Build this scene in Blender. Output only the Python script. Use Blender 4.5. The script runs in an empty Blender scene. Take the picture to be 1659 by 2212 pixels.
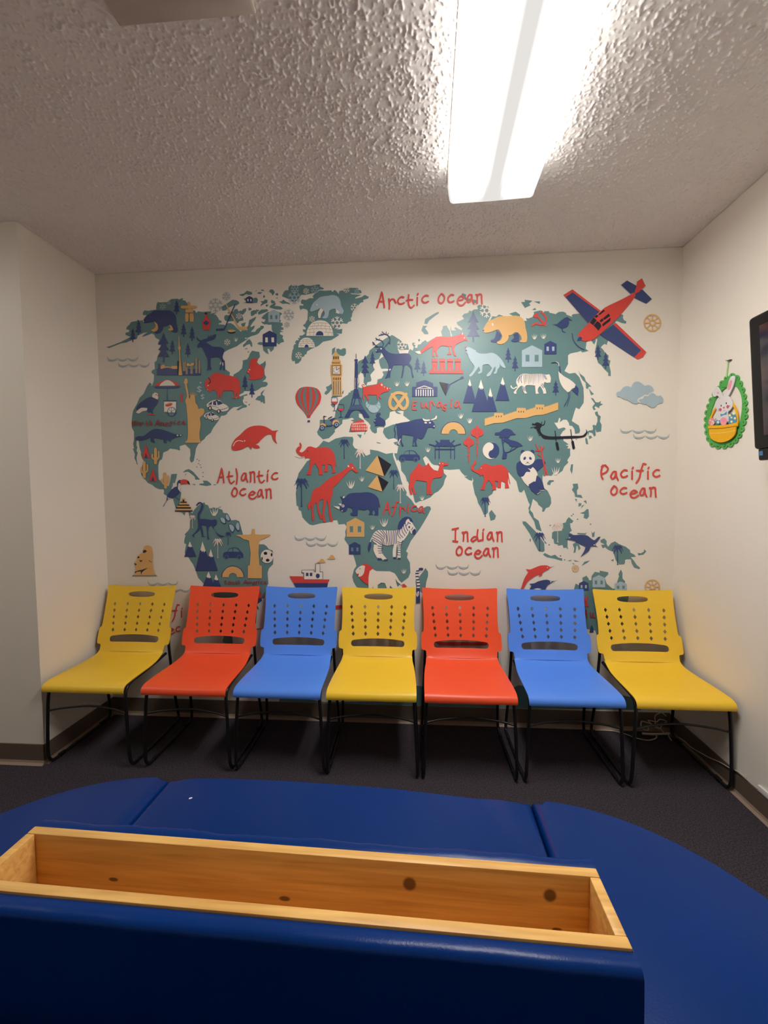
import bpy, bmesh, math, random
from mathutils import Vector, Matrix
from mathutils.geometry import delaunay_2d_cdt
random.seed(7)
scene = bpy.context.scene
COL = scene.collection
MURAL = """
#north_america_land;teal land mass of North America
LT -1809,2432 46,12 57,19 35,15 32,15 -14,3 -22,11 3,13 20,2 6,13 -22,6 6,16 17,12 12,16 40,6 6,8 8,-7 31,1 23,30 -27,3 0,16 12,13 28,-4 22,4 28,2 1,21 9,25 20,-3 44,1 28,17 42,1 8,-6 22,8 8,-3 -8,-8 22,-6 5,-13 11,0 -2,-47 44,-2 10,-16 12,10 27,-5 55,2 5,-8 -11,-7 27,4 20,2 -23,-12 14,0 16,-22 5,-13 16,-6 0,-10 -20,-4 3,-8 22,-1 -24,6 14,-6 18,0 10,-5 19,13 19,-1 18,-11 19,-21 18,-16 7,-7 7,8 38,1 -5,16 10,13 6,31 47,21 -10,-22 -14,-13 -15,-22 2,-7 26,10 -5,-17 -22,-22 26,-1 15,18 19,8 4,10 19,-1 2,-12 -21,-15 -12,-17 -17,-9 -33,-8 -14,-6 -14,-4 -15,3 5,-9 24,6 -24,-15 -38,-21 -19,-13 -58,-21 -26,-13 -10,-27 1,-18 12,-9 0,-25 -1,-26 33,-22 -4,-18 25,-8 3,12 33,18 22,20 7,36 -3,11 30,7 12,15 6,18 16,20 27,-6 19,-3 5,-31 -14,-15 -6,-18 16,-16 24,12 14,13 2,-26 -11,-31 2,-31 10,-14 -5,-13 -20,-15 27,-3 8,-13 -14,-16 -30,-4 -22,-15 -22,-8 -32,1 -36,1 -3,-8 -27,-13 -23,-15 -11,-8 28,8 27,10 28,9 2,-10 -24,-5 -1,-16 -5,-5 -1,-13 8,-16 19,-8 -3,-11 -25,-4 -27,-14 -16,1 5,7 39,24 -28,-10 -33,-2 -22,-15 -23,-21 3,-5 -20,-10 -22,-2 -17,-29 -38,-47 -9,-16 -6,-13 -34,-24 -11,-16 -23,-15 -17,-14 -18,-31 -7,-35 -10,-43 -14,-13 -11,10 -2,22 6,13 -1,43 -11,9 -22,21 -37,-10 2,-29 -25,8 -42,6 -15,-13 -31,-11 -4,-16 -6,-27 -18,-10 -9,-27 -2,-38 1,-55 22,-22 16,-16 28,-7 10,28 10,49 40,2 -7,-29 -12,-33 -11,5 -4,-25 -9,-13 39,-19 28,-6 -4,-27 -10,-44 -6,-16 -23,-16 -5,21 -10,39 -39,19 -23,14 4,19 -5,11 -26,0 -28,11 -22,20 -28,11 -16,22 -17,13 6,-4 -17,27 8,49 13,38 -11,17 -7,27 3,8 -10,35 -4,44 -14,0 -1,-33 5,-11 -7,-21 8,-14 -10,-30 2,-27 5,-22 -8,6 -2,16 -11,22 4,27 -13,36 9,0 -5,30 7,26 2,54 -13,22 -1,38 7,48 7,27 27,42 19,38 29,26 25,47 18,23 16,-11 -9,-10 9,2 12,27 4,40 -19,16 7,13 19,8 -1,42 15,10 6,26 15,26 16,42 -25,6 3,16 9,13 -27,16 -8,19 -13,8 -35,-12 -34,-9 12,15 29,15 -28,-4 -40,-15 -7,-21 -28,-4 -46,-17 -34,-4 -46,-15 -35,-12
LW -1056,2304 11,16 14,-8 3,-19 -12,3
#greenland;teal land mass of Greenland
LT -450,2700 14,13 31,21 32,-4 42,1 5,-10 8,5 8,7 13,-11 12,-15 3,17 19,4 15,0 -10,10 36,4 57,-4 3,-6 -18,1 31,-9 7,-16 -23,-4 -47,5 6,-6 62,-7 -37,-14 -2,-7 39,8 20,12 26,-13 -5,-8 -31,-9 2,-12 -18,-4 -21,-20 -26,-29 -6,-15 -2,-18 -8,-7 5,-18 -21,-7 -6,-10 -31,4 -8,-12 -21,-25 29,4 -3,-30 -35,3 21,-8 -21,-14 -32,-17 -52,-9 -27,-22 -27,-12 -21,-7 -11,-7 -16,-8 -3,-15 -13,-5 -3,-10 -16,-4 -3,-18 -17,-18 -21,-5 -5,21 -11,-5 -8,14 1,23 6,30 8,16 -2,10 8,13 11,2 -8,10 11,13 13,-3 -5,18 13,-6 -2,18 18,0 19,14 -15,11 0,13 16,-3 3,10 -19,16 16,12 6,13 8,10 4,50 -8,11 -24,6 -16,-7 -6,18 4,10 18,-3 6,7 -16,6 -2,15 8,10 26,-4 21,10 27,-1
#island;
LT -643,2711 14,24 11,8 16,-1 3,20 16,12 8,-8 21,4 13,-5 32,9 15,-9 37,-1 48,6 10,-6 -5,-7 26,-11 -3,-8 -24,1 -16,-14 -26,-7 -48,-8 -26,1 -11,-17 -27,-25 -21,4 -26,18 -32,14
#island;
LT -1033,2656 12,8 17,9 43,25 24,-3 16,-8 4,-13 -17,-11 -18,1 -19,-8 -19,-6 -15,-15 -19,-2 -7,7
#island;
LT -1015,2602 12,5 21,-4 5,15 -14,-4 -5,7 19,4 19,-1 10,15 18,2 7,-16 12,6 7,-4 12,12 19,4 -1,-15 -14,-18 -14,-8 8,-18 0,-16 -26,-3 -7,-11 -14,0 -14,19 -5,-7 -14,1 -19,-2 -18,7 -7,12
#island;
LT -857,2647 16,-5 3,-9 -17,-6 -4,7
#island;
LT -843,2624 21,6 14,-3 -5,7 26,-5 -17,-11 -2,-11 -12,-1 -5,-7 -19,-6 -4,16
#island;
LT -799,2616 23,15 33,1 12,-5 -8,-9 -28,-10 -28,-8
#island;
LT -722,2649 12,10 24,10 4,-6 -10,-13 24,-1 18,-5 11,-12 -11,-6 -33,3 -27,8 -14,5
#island;
LT -663,2675 18,2 10,10 18,-14 18,-7 9,-11 -27,7 -23,-1
#island;
LT -781,2682 21,1 7,9 18,-3 -2,-18 -24,-8 -19,-12 1,11 9,8
#island;
LT -749,2659 16,3 0,-11 -12,-4
#island;
LT -714,2677 5,13 9,-7 14,-7 -5,-9 -19,-1
#island;
LT -916,2729 29,4 22,17 32,-11 0,-13 -22,-2 -16,6 -21,-12 -17,3
#island;
LT -894,2677 22,4 -16,21 22,5 32,-7 27,7 11,-13 -6,-21 -32,0
#island;
LT -801,2730 9,8 24,-1 -11,-11
#island;
LT -776,2752 11,2 13,-11 -22,3
#island;
LT -811,2743 3,6 8,1
#island;
LT -726,2739 11,13 16,-2 11,-15 -6,-12 -8,-10 -8,16
#island;
LT -683,2727 16,0 0,-15 -16,5
#island;
LT -684,2699 16,2 -5,-7
#island;
LT -758,2720 8,-8 -6,-12 -8,8
#island;
LT -909,2549 10,3 21,5 -7,-23 -12,-4 -9,7
#island;
LT -777,2580 15,17 28,19 74,-5 18,-10 -14,-10 -3,-24 7,-10 -7,-8 16,-5 2,-14 -12,-8 14,-5 2,-13 -21,-4 21,-10 -21,-1 -3,-11 21,-12 -5,-13 9,-16 0,-9 -19,-4 -14,-11 -14,12 -1,18 -29,63 0,31 -18,-1 -14,5 -14,-2 -14,9 -7,10 21,-3 8,15 -17,3
#island;
LT -772,2405 73,-2 -3,-18 -19,-17 -11,21 -12,0 9,-34 -19,10 -16,16
#island;
LT -809,2422 15,11 23,-3 0,-16 -19,0
#island;
LT -900,2418 17,13 9,14 19,8 14,-23 1,-27 -9,5 -6,14 -19,-4 -24,-15
#island;
LT -896,2389 21,10 5,-6
#island;
LT -871,2368 5,13 5,-9
#island;
LT -830,2076 19,20 17,5 3,18 27,20 -14,-23 -5,-10 16,-11 1,-45 -13,1 0,10 -14,-5 -2,11 -16,3
#island;
LT -899,2061 14,3 2,-8
#island;
LT -875,2045 13,8 -7,-16
#island;
LT -1323,1620 20,16 23,6 27,-17 17,-19 29,-33 -33,0 -3,19 -27,22 -16,11
#island;
LT -1213,1546 31,3 -8,18 31,-2 22,-17 5,-11 -34,-6 -45,7
#island;
LT -1261,1546 22,-3 -5,-8
#island;
LT -1124,1536 14,6 11,-6
#island;
LT -1307,1609 10,3 -6,-11
#island;
LT -1355,1367 20,-6 23,3 -7,-25 -16,17
#island;
PT -1217,1705 -2,-3 -5,-2 -3,2 2,4 4,1
#island;
PT -1205,1696 -2,-3 -5,-2 -3,2 2,3 4,2
#island;
PT -1210,1678 -1,-3 -5,-2 -3,2 1,4 5,1
#island;
PT -1199,1669 -1,-3 -5,-2 -3,2 1,3 5,2
#island;
PT -1222,1656 -1,-4 -5,-1 -3,2 1,3 5,2
#island;
PT -1181,1620 -1,-3 -5,-2 -3,2 1,4 5,1
#island;
PT -1183,1594 -1,-3 -5,-2 -3,2 1,4 5,1
#island;
PT -1194,1653 -1,-4 -5,-1 -3,2 1,3 5,2
#south_america_land;teal land mass of South America
LT -1292,1361 8,5 17,-11 18,27 23,22 28,16 12,3 3,5 5,-16 19,-5 8,-20 14,0 12,6 22,-6 28,11 3,-4 -20,-7 28,-11 5,-19 28,-3 21,-38 2,-8 31,3 22,-8 10,-36 13,-49 5,-27 33,-16 38,-22 61,-1 17,-10 16,-21 24,-8 5,-36 -4,-54 -28,-28 -9,-27 4,-77 -7,-1 -10,-47 -11,-40 -29,-13 -25,-20 -13,-139 -35,-39 -123,-32 5,-70 -56,2 -15,19 11,29 -43,48 -17,242 -67,62 -36,40 -16,49 -16,39 -16,22 -16,28 -22,27 7,33 6,22 -14,6 1,22 9,27 -5,11 24,22 12,17 4,60 -5,16
#africa_land;teal land mass of Africa
LT -395,1810 -30,-33 -19,-13 -31,-68 -27,-13 -28,-39 -28,-37 -5,-19 -3,-6 -12,-32 8,-32 -9,-37 2,-43 2,-37 11,-5 2,-22 16,-8 8,-40 24,-27 21,-19 22,-5 32,8 22,5 43,5 22,6 11,7 27,1 8,-27 40,3 13,-17 -11,-32 3,-24 -9,-24 18,-27 11,-16 26,-53 13,-43 8,-32 -17,-25 -11,-46 8,-32 18,-32 32,-16 204,2 27,16 32,32 37,28 13,32 -3,64 -18,32 6,29 -12,10 31,67 24,32 31,42 26,42 27,47 18,37 -5,15 -18,3 -27,-13 -20,-8 -32,29 -20,32 -21,21 -11,8 3,18 -23,42 -11,32 -12,52 -24,61 -13,37 -2,23 -42,-6 -52,20 -50,9 2,-29 -26,-10 2,-2 -31,34 -42,16 -13,21 5,31 -5,19 -55,2 -54,-11 -43,-23
#eurasia_land;teal land mass of Europe and Asia
LT -435,1866 6,-18 31,-30 38,7 27,24 13,15 -2,13 48,36 3,26 29,2 32,9 13,-10 -24,-8 19,-6 -19,-27 -11,-39 18,0 61,5 26,3 -10,-20 5,-5 6,18 10,18 -21,52 -31,21 0,23 16,-3 13,-5 3,-26 26,-21 15,-21 -5,-16 13,-23 18,-11 13,5 0,29 14,5 26,-1 2,-5 14,20 -3,26 24,20 5,31 31,10 6,-13 13,-8 23,-1 -29,16 42,7 -3,-33 42,-32 -42,-20 -62,-1 -42,-17 -17,-6 -7,-25 18,-31 16,-13 36,7 21,-11 5,-39 -5,-28 -3,-16 -17,0 1,-10 16,-39 5,10 16,-18 5,-52 26,-32 10,-37 5,2 16,-47 15,-31 10,-48 8,-10 24,13 31,7 36,16 26,26 21,10 21,21 13,20 8,32 12,23 -18,18 -2,22 -34,-8 -26,6 -20,21 -31,10 -16,42 16,13 15,-13 21,-32 15,-10 26,-3 31,-24 41,-5 59,4 13,-21 21,-21 15,3 -10,-8 -10,0 31,-21 20,-5 -3,23 8,-13 -9,12 10,-20 -5,-16 13,-67 13,-26 8,-31 18,-31 18,-42 13,2 12,13 0,32 5,36 -3,31 23,15 10,26 15,13 26,7 2,26 13,10 10,-15 13,-19 2,59 7,26 8,-10 40,-47 11,-46 5,-18 15,-5 15,18 11,-31 15,-42 10,-20 -9,-21 5,-15 -3,-11 34,-56 13,-47 33,-15 -16,56 -3,11 -28,20 -7,26 -18,21 7,26 10,41 27,-21 6,-15 25,-21 -2,-23 12,2 10,21 20,7 12,23 -3,36 -20,41 -21,16 -10,46 0,25 4,11 3,-12 12,7 35,-3 10,15 30,-2 24,17 10,25 24,25 -7,13 17,28 -1,43 -17,0 7,15 -18,5 20,5 -32,23 -1,20 -19,11 14,24 19,15 -10,10 -34,-9 -25,38 20,0 9,30 8,-8 -5,-20 22,15 20,-1 12,-20 3,-15 17,-3 13,-18 5,-30 25,5 4,15 -8,30 -42,28 14,52 9,28 20,-11 24,37 2,30 -4,59 -25,65 -25,26 -34,-4 -27,15 0,3 19,39 -1,50 12,11 49,9 12,5 10,-10 36,8 -17,13 4,39 24,14 20,-30 7,14 4,22 7,-7 -4,-25 -9,-48 11,-35 10,-30 15,-10 24,-30 20,-20 0,-17 15,-1 -1,27 -8,35 5,29 -13,5 2,25 -12,10 -10,10 -10,15 -14,15 14,14 9,5 10,-8 7,22 21,33 22,82 10,0 24,-11 24,-5 2,14 -12,5 -8,15 2,17 -9,3 -144,0 -106,14 -29,-2 -10,-7 7,-10 -17,8 -19,8 -3,10 -17,8 -24,-1 -20,-12 -19,6 -15,3 -5,10 -14,0 -13,0 -5,-9 -5,12 -14,3 -20,-4 -17,-4 2,-10 -9,-19 -25,-9 -14,5 7,-17 -17,0 -25,23 -39,7 -55,2 -30,11 -15,-12 -24,3 -10,-19 -15,-10 19,39 -20,50 -30,6 -22,4 -13,-7 6,-18 -25,-1 -15,-10 -10,6 -10,-15 -20,-4 -1,2 -15,-16 12,-16 -25,-11 -20,-9 5,-13 30,-26 -5,-10 -35,21 -10,-4 13,-16 -28,1 -8,33 3,-38 10,-25 -8,-10 -7,36 -15,25 -3,9 -23,-1 -5,-22 -7,-10 7,-30 -35,-1 -31,-17 -25,-14 -11,13 -20,-12 -10,-12 -16,-2 -5,-20 -15,3 5,15 -13,5 13,7 -18,3 -2,-12 10,-16 -8,-20 -15,11 -6,-10 -7,36 -21,5 -30,27 -16,10 -15,11 -16,8 -15,-7 -21,-10 -52,-33 -26,-20 -26,-19 -5,-21 -16,-14 -16,-15 -16,-7 -18,-7 -6,-31 -5,-20 10,-31 4,-47 -21,-40 -26,-10 -6,0 0,-10 -10,0 -6,-13 -26,-15 -27,-20 -11,-31 -16,-36 -6,-36 -22,-10 -32,-4 -40,0 -3,-47
LW -171,2138 8,25 -5,47 19,25 10,-21 5,-21 -3,-25 8,-16 10,-10 -31,-11
LW -23,2341 13,-21 -29,-17 0,-17 7,-26 8,-15 26,1 16,-3 5,-10 -42,-4 8,-21 -13,-20 -26,-7 -1,-17 -5,-11 -63,-8 6,20 21,5 5,10 -7,31 28,30 -12,25 13,31 26,9
LW 75,2368 18,-13 54,1 -7,-22 -52,1
#island;
LT 1159,2204 10,-20 25,-20 10,-25 32,-33 -16,-2 -5,-13 -10,5 -3,33 -17,15 -15,25
#island;
LT 1220,2099 15,-21 17,-17 -17,-7 -10,30
#island;
LT 1233,2039 15,-3 15,-23 15,-2 16,9 -4,-15 17,-5 -22,-12 -2,-12 -20,13 -7,-5 8,-15 -12,-3 -8,18 5,10 9,10
#island;
LT 1259,1954 15,5 5,-20 15,-11 -5,-30 11,-20 -2,-40 -27,-4 -7,20 3,-40 -10,-5 -10,20 -20,6 -4,-25 -5,20 -15,-15 -5,10 29,20 20,2 4,12 -5,15 7,5 13,-5 9,25 -1,25 -12,15
#island;
LT 1208,1805 10,-10 6,-33 -13,3 -5,25
#island;
LT 1225,1812 12,3 10,-11 -17,-12
#island;
LT 1125,1642 12,3 -2,-36 -4,-25 -11,26
#island;
LT 1149,1796 8,1 -3,-10
#island;
LT 984,1531 13,18 27,0 0,-10 -15,-3 -7,-18 -15,3
#island;
LT 1136,1525 30,2 5,-28 -9,-15 2,-25 23,-1 10,-20 -15,3 -30,5 -5,23 -15,20 9,16
#island;
LT 1150,1433 12,1 1,-21
#island;
LT 1173,1408 17,-1 -2,-15 -15,-7
#island;
LT 1188,1372 5,20 17,8 -12,-13
#island;
LT 1202,1420 15,5 5,-23
#island;
LT 1181,1346 27,10 15,16 10,-3 3,-43 -12,-16 -20,8 4,23
#island;
LT 1019,1228 12,8 45,3 9,30 -5,16 18,5 7,18 12,15 28,-25 -10,-13 -10,0 3,-26 8,-20 -15,-11 20,-10 -29,-31 0,-52 -25,-2 -5,18 -30,-5 5,7 -25,6 -5,28 -10,5
#island;
LT 839,1298 20,-2 26,-26 35,-36 21,-26 31,-47 3,-47 -13,-7 -25,7 -21,42 -31,62 -30,47 -13,15
#island;
LT 965,1091 12,10 36,-18 25,8 20,-18 23,-5 0,-16 -43,13 -50,10
#island;
LT 1111,1053 30,7 -12,-10
#island;
LT 1149,1059 35,-9 -25,-2
#island;
LT 1197,1022 17,26 34,8 -19,-16
#island;
LT 1141,1040 16,-5 -8,-6
#island;
LT 1171,1218 -3,8 48,-3 9,8 -7,-16
#island;
LT 1142,1156 25,16 15,-21 8,-21 -12,-13 -6,29 -7,0 -5,-41 -12,-3 4,28
#island;
LT 1252,1236 8,-13 12,13 -2,-33 -12,-6
#island;
LT 1306,1182 22,10 15,-15 0,-21 10,-15 15,21 24,12 25,-17 39,-16 25,-20 3,-16 23,-12 10,-13 -30,-3 20,-23 16,-25 20,-16 -5,-10 -30,10 -15,26 -5,25 -25,0 -10,-5 1,-15 -5,-11 -29,-2 -21,28 -16,51 -29,11 -20,17 -13,-7 -10,20 22,5 -25,11
#island;
LT 1526,1103 19,-2 17,10 2,15 13,-13 -17,-20 -29,-5
#island;
LT 1370,1056 17,11 -2,-16
#island;
LT 181,920 26,33 21,27 16,24 16,-24 0,-27 -11,-37 -5,-38 -16,-37 -42,26
#island;
LT -305,2375 16,2 10,-8 22,10 13,-6 -1,-30 -13,-13 -26,4 -21,21
#island;
LT -331,2376 21,10 -6,-31 -18,-20
#island;
LT -385,2102 8,15 10,5 -7,21 18,7 17,13 4,-31 -16,-21 -21,-17
#island;
LT -343,2075 13,15 63,-7 -47,-4
#island;
LT -274,2107 13,15 -3,-21 -9,-7
#island;
LT -347,2034 16,7 16,-13 -16,-13
#island;
LT 240,2509 5,27 43,24 21,11 17,6 3,-9 -25,-16 -36,-27 -10,-19
#island;
LT 222,2469 10,28 26,-1 -13,-15 18,-23 2,-13 -23,1
#island;
LT 457,2660 13,22 22,-9 -2,-17 20,-8 25,-6 25,-6 -5,-17 -15,3 -15,15 -30,-3 -15,15
#island;
LT 201,2412 6,8 9,-7 -9,-11
#island;
LT 818,2616 23,0 -3,13 47,-8 -20,-16 10,-10 -34,-15
#island;
LT 892,2616 37,0 -2,-15
#island;
LT 883,2567 17,12 8,-13
#island;
LT 748,2550 39,11 25,-18 0,-15 -40,9
#island;
LT 651,1369 28,-37 -8,-23 -25,-8 -11,47
#island;
LT -182,1846 31,-3 -8,-23
#island;
LT -59,1797 29,-8 -8,-3 -18,4
#island;
LT 48,1793 24,5 -3,-21 -15,3
#island;
LT 883,1187 8,3 -1,-19 -6,1
#island;
LT 974,1177 13,-16 -5,-4 -10,12
#island;
PT 1138,1331 -2,-4 -5,0 -2,4 2,4 4,0
#island;
PT 1147,1340 -3,-4 -4,0 -2,4 2,4 4,0
#island;
PT 1173,1309 -2,-4 -5,0 -2,4 2,4 5,0
#island;
PT 1251,1279 -3,-4 -4,0 -2,4 2,4 4,0
#island;
PT 1011,1272 -2,-4 -5,0 -2,4 2,4 5,0
#island;
PT 1006,1152 -2,-4 -5,0 -2,4 2,4 5,0
#island;
PT 1100,1059 -2,-4 -5,0 -2,4 2,4 5,0
#island;
PT 1116,1131 -3,-4 -4,0 -2,4 2,4 4,0
#island;
PT 1075,1084 -2,-5 -5,0 -2,5 2,4 5,0
#australia_land;teal land mass of Australia
LT 1154,876 10,37 20,-11 22,21 -3,26 25,13 13,-18 2,-10 15,0 0,26 19,26 30,-5 -3,13 52,-10 1,-13 -20,-21 11,-36 35,-31 13,0 11,32 14,46 -5,10 14,31 10,-20 1,-36 15,-16 3,-25 8,-26 13,-49 -19,-126 -44,-137 -59,-69 -44,40 -28,82 -65,12 -23,50 -41,109
#antarctica_land;teal land strip above the baseboard
LT -726,85 16,51 109,12 184,-29 513,21 45,59 45,44 88,-7 234,-36 260,31 57,32 49,-8 66,-31 394,-25 125,16 83,-16 29,-75 -1091,-15 -594,-9
#pine_tree_motif;
LN -1582,2599 4,-17 8,-14 -6,1 1,-8 9,-16 -9,1 3,-10 8,-18 -18,1 -1,-20 -6,0 1,20 -18,1 10,16 4,10 -9,0 10,15 1,8 -5,0 9,13
#pine_tree_motif;
LN -1621,2550 3,-16 8,-12 -6,0 1,-7 8,-14 -8,0 2,-9 8,-16 -16,0 -1,-18 -6,0 1,19 -17,0 9,16 4,9 -9,0 10,13 1,8 -5,0 8,12
#pine_tree_motif;
LN -1324,2712 4,-16 7,-12 -5,0 1,-7 9,-14 -9,0 3,-9 8,-16 -18,1 0,-18 -6,0 0,18 -17,1 9,15 4,9 -9,0 9,13 2,8 -5,0 8,11
#pine_tree_motif;
LN -1283,2567 3,-15 8,-12 -5,0 1,-7 8,-13 -9,0 3,-9 8,-15 -17,0 0,-17 -6,0 1,17 -18,1 10,15 3,9 -9,0 10,13 1,7 -5,0 8,11
#pine_tree_motif;
LN -1228,2544 4,-15 7,-12 -5,0 1,-7 8,-14 -8,0 2,-9 9,-16 -17,1 -1,-19 -6,0 1,19 -17,0 9,15 4,9 -9,1 9,13 2,7 -6,1 9,11
#pine_tree_motif;
LN -1361,2465 4,-15 8,-12 -6,0 1,-8 9,-14 -9,1 3,-10 8,-16 -17,1 -1,-18 -6,0 1,18 -18,1 10,15 4,9 -10,0 10,14 2,7 -6,0 9,12
#pine_tree_motif;
LN -1259,2444 4,-16 7,-12 -5,0 1,-7 8,-14 -8,0 2,-9 9,-16 -17,0 -1,-18 -6,0 1,19 -17,0 9,15 4,10 -9,0 9,13 2,8 -6,0 9,11
#pine_tree_motif;
LN -891,2232 4,-16 8,-13 -5,1 1,-8 8,-14 -9,0 3,-10 9,-16 -18,1 0,-19 -6,0 1,19 -18,0 9,16 4,9 -9,1 9,13 2,8 -6,0 9,12
#pine_tree_motif;
LN -847,2186 4,-17 7,-12 -5,0 1,-8 9,-15 -9,0 3,-9 8,-17 -17,0 0,-19 -6,0 1,20 -17,0 9,16 3,10 -8,0 9,14 1,8 -5,0 8,13
#pine_tree_motif;
LN -79,2353 4,-16 7,-12 -5,0 1,-7 8,-14 -8,0 3,-9 8,-16 -16,1 0,-19 -5,0 0,19 -16,0 8,16 3,9 -8,0 8,13 1,8 -4,0 7,11
#pine_tree_motif;
LN 198,2312 4,-16 7,-13 -5,0 1,-7 9,-14 -9,0 4,-10 8,-16 -17,1 0,-19 -6,0 1,19 -18,0 9,16 3,9 -8,1 8,13 2,8 -6,0 9,12
#pine_tree_motif;
LN 236,2288 4,-16 7,-12 -5,0 1,-8 8,-14 -8,0 3,-9 8,-16 -16,0 0,-19 -5,0 0,19 -16,1 8,15 3,10 -8,0 8,14 2,7 -5,0 7,12
#pine_tree_motif;
LN 744,2353 4,-16 8,-12 -5,0 2,-7 8,-15 -8,1 3,-10 9,-15 -17,0 0,-18 -6,0 0,18 -17,1 9,15 3,9 -9,0 9,14 1,7 -5,0 7,12
#pine_tree_motif;
LN 785,2302 5,-16 8,-13 -5,1 1,-8 9,-14 -9,0 3,-9 10,-17 -18,1 0,-19 -6,0 0,19 -17,1 9,15 3,9 -9,1 9,14 1,7 -6,0 9,12
#pine_tree_motif;
LN 1027,2151 4,-16 8,-13 -5,0 1,-7 10,-14 -9,0 3,-9 9,-16 -17,0 0,-19 -6,1 0,18 -18,1 9,15 3,9 -9,1 9,13 1,8 -5,0 8,12
#pine_tree_motif;
LN 1269,2354 4,-16 8,-12 -5,0 2,-8 8,-14 -8,0 3,-9 9,-16 -17,0 1,-18 -6,0 0,18 -17,1 9,15 3,10 -9,0 8,14 1,7 -5,0 8,12
#pine_tree_motif;
LN 1314,2306 5,-17 8,-13 -5,0 1,-8 9,-15 -9,1 4,-10 9,-17 -17,0 0,-19 -6,0 0,20 -18,0 9,17 3,9 -9,0 9,15 1,8 -6,0 8,12
#pine_tree_motif;
LN -1417,2509 9,-30 21,-39 -20,1 4,-13 18,-28 -22,0 7,-16 16,-27 -33,1 -2,-33 -11,1 2,33 -34,1 18,25 9,16 -22,1 19,27 6,13 -21,0 24,38
#pine_tree_motif;
LN -125,2331 7,-21 14,-28 -14,0 3,-9 13,-20 -15,0 5,-12 12,-19 -23,1 0,-24 -7,0 0,24 -23,0 12,19 5,12 -14,0 12,19 4,10 -14,0 15,27
#pine_tree_motif;
LN 535,2575 11,-30 22,-40 -20,1 5,-13 18,-29 -21,1 8,-17 17,-27 -34,2 0,-34 -10,0 -1,34 -33,1 17,26 8,16 -22,1 18,27 5,13 -20,1 22,38
#palm_tree_motif;
LN -264,1787 3,0 0,-87 5,-4 -14,0 4,4
PN -262,1796 -18,15 -16,-24 -1,-3 0,-3 15,19
PN -262,1796 -13,23 -14,-14 -2,-2 -2,-3 12,10
PN -262,1796 0,22 -7,-5 -3,-1 -3,-2 3,3
PN -262,1796 10,17 2,-3 -3,1 -3,2 -6,5
PN -262,1796 19,13 12,-10 -2,2 -2,3 -14,14
PN -262,1796 20,3 14,-22 0,3 0,3 -16,27
PN -262,1796 -16,1 -10,-27 1,-2 2,-3 12,22
PN -262,1796 12,-8 12,-22 1,3 1,3 -10,26
PN -262,1796 -8,-5 2,-16 2,0 3,-1 4,14
#palm_tree_motif;pale pink palm tree
LP -164,1723 3,0 0,-86 5,-4 -14,0 4,4
PP -162,1732 -18,15 -16,-24 0,-3 -1,-3 15,19
PP -162,1732 -13,23 -14,-14 -2,-2 -2,-3 12,10
PP -162,1732 0,22 -7,-5 -3,-1 -3,-2 3,3
PP -162,1732 10,17 2,-3 -3,1 -3,2 -6,5
PP -162,1732 19,13 11,-10 -1,2 -2,3 -14,14
PP -162,1732 20,3 14,-22 0,3 -1,3 -15,26
PP -162,1732 -16,1 -10,-27 1,-3 2,-3 12,23
PP -162,1732 11,-8 13,-22 1,2 1,3 -11,27
PP -162,1732 -8,-6 2,-15 2,0 3,-1 4,14
#palm_tree_motif;
LN -542,1534 5,0 -2,-134 7,-5 -20,0 7,5
PN -540,1547 -24,20 -22,-34 -1,-4 -1,-4 21,27
PN -540,1547 -16,31 -21,-20 -2,-3 -3,-3 17,13
PN -540,1547 1,29 -10,-7 -4,-1 -4,-2 3,4
PN -540,1547 15,23 2,-4 -3,1 -4,2 -9,7
PN -540,1547 27,17 16,-14 -2,4 -2,3 -20,20
PN -540,1547 28,3 20,-30 0,4 -1,4 -21,37
PN -540,1547 -21,0 -14,-37 1,-3 2,-5 17,32
PN -540,1547 17,-12 16,-30 2,3 1,5 -14,36
PN -540,1547 -10,-8 2,-21 3,-1 5,-1 5,19
#palm_tree_motif;
LN 46,1593 3,0 0,-86 5,-4 -14,0 5,4
PN 47,1602 -17,14 -16,-24 0,-3 -1,-3 15,20
PN 47,1602 -12,22 -14,-14 -2,-2 -2,-3 12,10
PN 47,1602 0,21 -6,-5 -3,-1 -3,-1 2,3
PN 47,1602 11,17 1,-3 -2,1 -3,1 -6,5
PN 47,1602 19,12 12,-10 -2,3 -1,3 -14,13
PN 47,1602 20,2 15,-21 -1,2 0,4 -16,26
PN 47,1602 -15,0 -10,-27 1,-2 2,-3 12,22
PN 47,1602 12,-9 12,-22 1,3 1,3 -10,26
PN 47,1602 -7,-6 1,-15 3,-1 3,-1 4,14
#palm_tree_motif;pale pink palm tree
LP 87,1505 3,0 0,-86 5,-5 -13,0 4,5
PP 89,1513 -15,13 -15,-22 0,-2 -1,-3 13,18
PP 89,1513 -11,20 -13,-12 -1,-2 -2,-3 11,9
PP 89,1513 0,19 -6,-4 -2,-1 -3,-1 2,2
PP 89,1513 9,15 1,-2 -2,1 -2,1 -6,4
PP 89,1513 17,11 10,-8 -2,2 -1,2 -13,13
PP 89,1513 17,2 13,-19 0,3 -1,3 -13,23
PP 89,1513 -14,1 -8,-24 1,-3 1,-2 10,20
PP 89,1513 10,-7 11,-20 1,3 1,2 -9,24
PP 89,1513 -6,-5 1,-13 2,-1 3,-1 3,13
#palm_tree_motif;
LN 610,1418 4,0 1,-85 5,-4 -14,0 4,4
PN 612,1427 -16,14 -15,-24 -1,-2 0,-3 13,19
PN 612,1427 -12,22 -13,-14 -2,-2 -1,-3 10,10
PN 612,1427 0,21 -7,-5 -2,-1 -3,-2 2,3
PN 612,1427 10,16 1,-2 -2,1 -3,1 -6,5
PN 612,1427 18,12 11,-9 -2,2 -1,3 -14,13
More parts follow.
